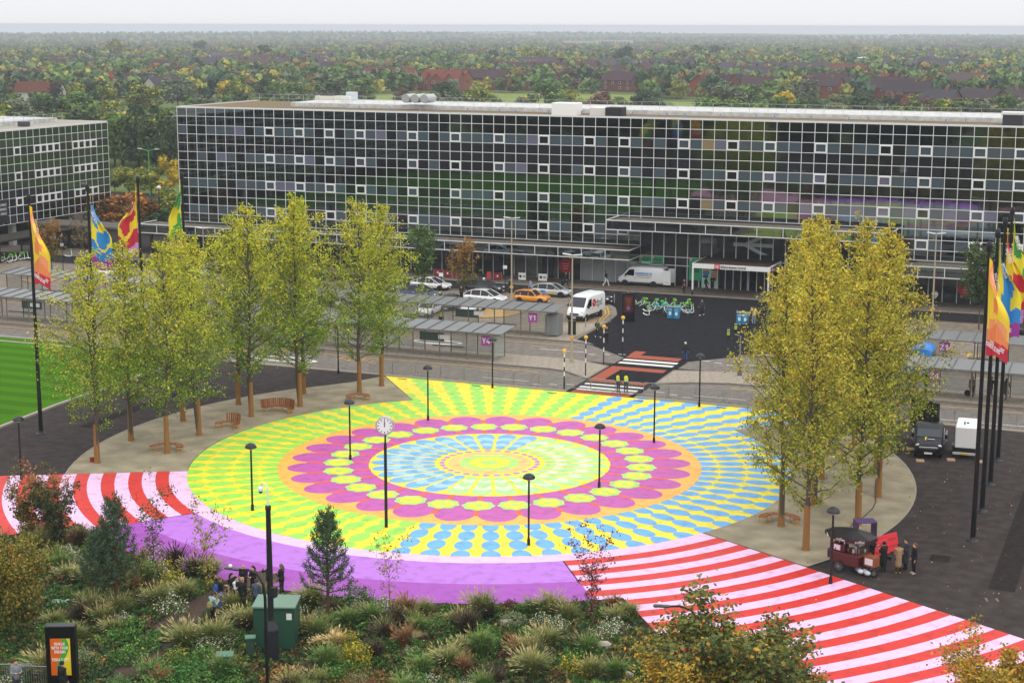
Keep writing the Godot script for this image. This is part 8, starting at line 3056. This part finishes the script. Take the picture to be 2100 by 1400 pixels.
func person(label: String, at: Vector3, turn: float, pose: String, top: String, legs: String, shoes: String, hair: String, tall := 1.0, skin := "c79a7c", long_hair := false, vest := "") -> Node3D:
	var b := figure(pose)
	var s := thing("person", label, "person", at, turn)
	s.scale = Vector3.ONE * tall
	var pal := [lin(skin), lin(top), lin(legs), lin(shoes)]
	var g := Geo.new()
	var pts: PackedVector3Array = b[0]
	var nrm: PackedVector3Array = b[1]
	var tris: Array = b[2]
	var cls: PackedInt32Array = b[3]
	var j: Dictionary = b[4]
	for i in tris.size():
		var t: Array = tris[i]
		g.col = pal[cls[i]]
		g.ts(pts[t[0]], pts[t[1]], pts[t[2]], nrm[t[0]], nrm[t[1]], nrm[t[2]])
	g.col = pal[0]
	for e in ["l", "r"]:
		var w: Vector3 = j["w" + e]
		var d: Vector3 = (w - j["e" + e]).normalized()
		var side := d.cross(Vector3.BACK if absf(d.z) < 0.8 else Vector3.UP).normalized()
		var pal_n := side.cross(d)
		for k in 4:
			var o := w + d * 0.095 + side * (k - 1.5) * 0.02
			g.tube([o, o + d * (0.045 - 0.006 * absf(k - 1.3)) + pal_n * 0.008, o + d * (0.07 - 0.01 * absf(k - 1.3)) + pal_n * 0.03], [0.009, 0.008, 0.006], 4)
		var th := w + d * 0.04 + side * 0.035 * (1 if e == "l" else -1)
		g.tube([th, th + d * 0.03 + side * 0.02 * (1 if e == "l" else -1), th + d * 0.06 + pal_n * 0.015], [0.01, 0.009, 0.007], 4)
	obj("body", g, vmat(0.8), s)
	g = Geo.new()
	var hd: Vector3 = (j["head"] + j["crown"]) / 2.0
	var rings := []
	for i in 7:
		var a: float = lerpf(-0.25, PI / 2, i / 6.0)
		var ring := PackedVector3Array()
		for k in 12:
			var w := -TAU * k / 12
			var front := maxf(0.0, sin(-w))
			var aa := maxf(a, -0.25 + 0.75 * front)
			ring.append(hd + Vector3(cos(w) * cos(aa) * 0.108, sin(aa) * 0.128 + 0.012, sin(-w) * cos(aa) * 0.118 - 0.012))
		rings.append(ring)
	g.loft(rings)
	if long_hair:
		g.tube([hd + Vector3(0, 0.03, -0.07), hd + Vector3(0, -0.1, -0.1), hd + Vector3(0, -0.24, -0.1)], [0.085, 0.1, 0.06], 8)
	obj("hair", g, mat(hair, 0.85), s)
	if vest:
		g = Geo.new()
		var vr := []
		for e in [[1.0, 0.168, 0.15], [1.15, 0.165, 0.155], [1.3, 0.195, 0.168], [1.42, 0.2, 0.14], [1.49, 0.12, 0.09]]:
			var ring := PackedVector3Array()
			for k in 12:
				var w := -TAU * k / 12
				ring.append(Vector3(cos(w) * e[1], e[0], sin(w) * e[2]))
			vr.append(ring)
		g.loft(vr, true, false)
		obj("vest", g, mat(vest, 0.6), s)
		g = Geo.new()
		g.lathe([[0.178, 1.1], [0.18, 1.15]], Vector3.ZERO, 12)
		obj("reflective_band", g, mat("d9dcdc", 0.4), s)
	return s


func carried(called: String, label: String, cat: String, at: Vector3, turn: float, size: Vector3, hex: String) -> void:
	var s := thing(called, label, cat, at, turn)
	var g := Geo.new()
	g.ball(Vector3.ZERO, size / 2, 6)
	obj("bag_body", g, mat(hex, 0.8), s)
	g = Geo.new()
	g.ball(Vector3(0, -size.y * 0.18, -size.z * 0.42), Vector3(size.x * 0.36, size.y * 0.26, size.z * 0.2), 5)
	obj("pocket", g, mat(hex, 0.7), s)
	g = Geo.new()
	for e in [-1, 1]:
		g.tube([Vector3(e * size.x * 0.28, size.y * 0.42, size.z * 0.2), Vector3(e * size.x * 0.32, size.y * 0.3, size.z * 0.75), Vector3(e * size.x * 0.3, -size.y * 0.4, size.z * 0.4)], [0.018], 5)
	obj("strap", g, mat("1c1d20", 0.8), s)


func people() -> void:
	var black := "1b1c20"
	var up := Vector3(0, 0.1, 0)
	person("steward in yellow vest on the zebra crossing, left of two, seen from behind", Vector3(1.16, 0, -24.95), 2.9, "stand", black, "23252a", "17181a", "17171a", 1.0, "6a4a3a", false, "d8e22a")
	person("steward in yellow vest on the zebra crossing, right of two, hands low", Vector3(1.87, 0, -24.84), 3.3, "phone", black, "1d1f24", "d5d5d2", "17171a", 1.03, "6a4a3a", false, "d8e22a")
	person("white haired walker in black jacket and blue jeans at the crossing", Vector3(2.57, 0, -40.15), 3.6, "lean", "1e2024", "2f4f86", "2a2a2c", "d9d4cc", 0.98)
	person("walker in olive jacket with black backpack on the black forecourt", Vector3(-8.52, 0, -47.77), 0.9, "walk", "4a4f35", "26282c", "dcdcd8", "6a4a34", 0.98)
	person("man in dark coat with blue lanyard behind the beacon", Vector3(-6.59, 0, -44.75), 0.5, "phone", "1b1e24", "1f2126", "1a1a1c", "5a3c2a", 1.02)
	person("walker in dark grey top, black trousers and white shoes on the forecourt", Vector3(-2.46, 0, -63.86), -0.6, "walk", "3a3f47", "17181b", "e5e5e2", "3a2a22", 1.0)
	person("person in beige top and pale jeans raising both arms to take a photo", Vector3(3.77, 0, -61.11), 3.5, "photo", "cdb89a", "7f9cc4", "e0ddd8", "5a3a28", 1.0)
	person("walker in black with dark backpack beside the right blue bins", Vector3(5.06, 0, -52.89), 3.0, "walk", "1a1c24", "1c1e26", "17181a", "1c1a1a", 1.0)
	person("walker in black jacket and white trousers on the station pavement", Vector3(-18.1, 0, -78.51) + up, 1.57, "walk", "1c1e22", "e6e4e0", "e6e4e0", "4a2c22", 1.0, "b98a6c")
	person("walker in black pulling a case along the station pavement", Vector3(-22.2, 0, -75.98) + up, 1.2, "walk", "17181b", "17181b", "17181a", "3a2a22", 1.0)
	person("workman in orange vest behind the open trade van", Vector3(-10.74, 0, -82.41) + up, 2.8, "phone", "2a2c30", "22252b", "17181a", "3a2a22", 1.0, "c79a7c", false, "ee5a22")
	person("man in black walking at the left of the porch doors", Vector3(-6.16, 0, -78.84) + up, 2.2, "walk", "15171b", "1a1c22", "17181a", "2a2220", 1.0)
	person("person in long black coat standing before the porch doors", Vector3(-5.68, 0, -79.81) + up, 0.2, "coat", "141518", "141518", "17181a", "1f1a1a", 1.02)
	person("woman in black with a pink bag left of the porch post", Vector3(-8.08, 0, -76.51) + up, 0.2, "walk", "17181b", "17181b", "17181a", "6a4630", 0.95, "d0a488", true)
	person("person in dark clothes behind the dark orange totem", Vector3(-11.53, 0, -66.76), -0.4, "phone", "1c2026", "1c1e24", "17181a", "2a2422", 1.0)
	person("man in dark coat by the street light on the station pavement", Vector3(-26.3, 0, -68.86) + up, 1.3, "stand", "1f2024", "1c1d22", "17181a", "5a4636", 1.0)
	person("person in pale blue shirt behind the orange car", Vector3(-24.29, 0, -70.08), -0.5, "stand", "8f9fbe", "3a4660", "26262a", "2a2220", 0.95)
	person("driver in black coat beside the white crossover car", Vector3(-29.49, 0, -62.39), 0.4, "coat", "15171b", "15171b", "17181a", "7a5038", 1.0)
	person("seated person in yellow vest inside the Y1 shelter", Vector3(-24.9, 0.12, -46.9), 0.3, "sit", "1d2024", "1d2024", "17181a", "2a2220", 1.0, "b98a6c", false, "d8e22a")
	person("person with pale jacket by the red disc sign, right", Vector3(19.53, 0, -79.09) + up, -0.4, "phone", "c9c3b2", "17181b", "e5e5e2", "2a2220", 1.0)
	person("seated person in tan jacket with black bag in the Z4 shelter", Vector3(28.66, 0, -33.98) + Vector3(0, 0.12, 0), 3.1, "stand", "6a5c48", "1c1d20", "17181a", "1f1a1a", 0.98)
	person("person in dark coat and jeans in the Z4 shelter, behind the flagpole", Vector3(30.13, 0, -34.39) + Vector3(0, 0.12, 0), 2.6, "walk", "23262c", "3a4a6a", "17181a", "2a2220", 1.0)
	person("woman in camouflage coat walking in the Z4 shelter, right", Vector3(31.35, 0, -34.12) + Vector3(0, 0.12, 0), 2.9, "coatwalk", "4a4a3c", "3a4a5c", "26262a", "3a2a22", 1.0, "c79a7c", true)
	person("person in black at the left end of the Z4 shelter", Vector3(24.94, 0, -34.22) + Vector3(0, 0.12, 0), 2.8, "walk", "17181b", "1d1e24", "17181a", "2a2220", 1.0)
	# around the coffee cart
	person("barista in black behind the coffee cart counter", Vector3(28.61, 0, 12.25), 1.2, "phone", "131416", "17181b", "17181a", "1a1818", 1.02)
	person("customer in black coat and black cap beside the cart", Vector3(29.42, 0, 13.21), 4.0, "coat", "15161a", "15161a", "17181a", "121215", 1.0)
	person("customer in tan trench coat with black beanie at the cart", Vector3(30.24, 0, 13.24), 3.5, "coat", "9c815e", "17181b", "d8c52a", "121215", 1.0)
	person("customer in charcoal coat drinking, facing the cart", Vector3(30.51, 0, 12.4), -0.9, "coat", "33373d", "202226", "17181a", "2e2018", 1.04)
	person("woman in black with long brown hair beside the cart queue", Vector3(31.06, 0, 12.99), -1.0, "stand", "131417", "131417", "c9b79c", "6a4630", 1.03, "d0a488", true)
	# gathered in the garden
	person("man in dark suit and white shirt speaking to the garden group", Vector3(-1.28, 0, 30.77) + up, 0.1, "phone", "1a1c20", "17181c", "17181a", "b98a6c", 1.03)
	person("woman with long dark hair in black holding a yellow pouch", Vector3(-0.88, 0, 30.44) + up, -0.2, "phone", "17181b", "17181b", "17181a", "17120f", 0.98, "d0a488", true)
	person("man in black raising a camera behind the mast", Vector3(-0.08, 0, 30.19) + up, -0.5, "photo", "1c1e22", "1c1e22", "17181a", "2a1c14", 1.02)
	person("woman in black with red brown ponytail at the right of the group", Vector3(0.39, 0, 29.67) + up, -1.6, "phone", "15161a", "17181b", "c9b79c", "6b5a4c", 1.0, "d0a488", true)
	person("listener with dark hair at the left of the group", Vector3(-1.3, 0, 31.92) + up, 1.4, "stand", "1a1b1f", "1a1b1f", "17181a", "14110f", 0.98, "c79a7c", true)
	person("listener in white sleeves and black waistcoat with brown bag", Vector3(-0.84, 0, 32.29) + up, 1.7, "phone", "d5d9e2", "1c1d22", "17181a", "1c1513", 0.98, "c79a7c", true, "1c1c20")
	person("bald man in black seen from behind in the group", Vector3(-0.24, 0, 32.6) + up, 3.0, "stand", "15161a", "15161a", "17181a", "a98468", 1.05)
	person("man in grey blue shirt seen from behind with shoulder strap", Vector3(0.54, 0, 32.51) + up, 3.2, "stand", "4a526a", "1a1b20", "17181a", "3a2e28", 1.04)
	person("person in black top and wide blue jeans with blue backpack", Vector3(-1.44, 0, 32.85) + up, 2.6, "phone", "171a24", "4a72b0", "26262a", "6a4630", 1.02)
	person("person in pale teal top with olive shoulder bag on the garden path", Vector3(-0.64, 0, 34.84) + up, 2.8, "phone", "9ab8bc", "17181b", "17181a", "3a2a20", 0.98)
	person("person in grey hooded top holding a cup at the lower left corner", Vector3(-4.05, 0, 45.93), 0.9, "phone", "7f858c", "3a3d44", "26262a", "4a2e20", 1.02)
	person("dark haired person in black before the bright totem", Vector3(-1.97, 0, 45.32), 2.9, "stand", "15161a", "17181b", "17181a", "1a1513", 1.02)
	carried("backpack", "blue backpack worn by the person in wide jeans", "backpack", Vector3(-1.44, 0, 32.85) + Vector3(-0.12, 1.3, 0.2), 2.6, Vector3(0.36, 0.52, 0.28), "2b468f")
	carried("shoulder_bag", "olive bag on the back of the person in teal", "bag", Vector3(-0.64, 0, 34.84) + Vector3(-0.02, 1.2, 0.22), 2.8, Vector3(0.42, 0.4, 0.24), "8a8450")
	carried("shoulder_bag", "brown leather bag beside the white sleeved listener", "bag", Vector3(-0.84, 0, 32.29) + Vector3(-0.28, 1.1, 0.1), 1.7, Vector3(0.3, 0.4, 0.4), "3a2a24")
	carried("backpack", "black backpack on the walker in olive jacket", "backpack", Vector3(-8.52, 0, -47.77) + Vector3(-0.2, 1.25, -0.1), 0.9, Vector3(0.32, 0.46, 0.24), "17181b")
	carried("backpack", "dark backpack on the walker by the right blue bins", "backpack", Vector3(5.06, 0, -52.89) + Vector3(0.04, 1.25, 0.22), 3.0, Vector3(0.36, 0.5, 0.26), "1b1e28")
	carried("shoulder_bag", "pink bag held by the woman at the porch post", "bag", Vector3(-8.08, 0, -76.51) + Vector3(0.1, 1.15, 0.22), 0.2, Vector3(0.34, 0.32, 0.16), "b04a5c")
	carried("shoulder_bag", "black bag on the ground in the Z4 shelter", "bag", Vector3(28.28, 0, -34.22) + Vector3(0, 0.4, 0), 0.3, Vector3(0.5, 0.5, 0.4), "1a1b1e")
	var s := thing("wheeled_case", "black wheeled case drawn by the walker on the station pavement", "suitcase", Vector3(-22.7, 0, -76.17) + up, 0.2)
	var g := Geo.new()
	g.box(Vector3(0, 0.35, 0), Vector3(0.28, 0.6, 0.42), 0, 0.04)
	obj("shell", g, mat("1a1b1e", 0.5), s)
	g = Geo.new()
	g.tube([Vector3(0.05, 0.6, -0.1), Vector3(0.14, 0.98, -0.1), Vector3(0.14, 0.98, 0.1), Vector3(0.05, 0.6, 0.1)], [0.012], 4)
	obj("handle", g, mat("8d9093", 0.4, 0.5), s)
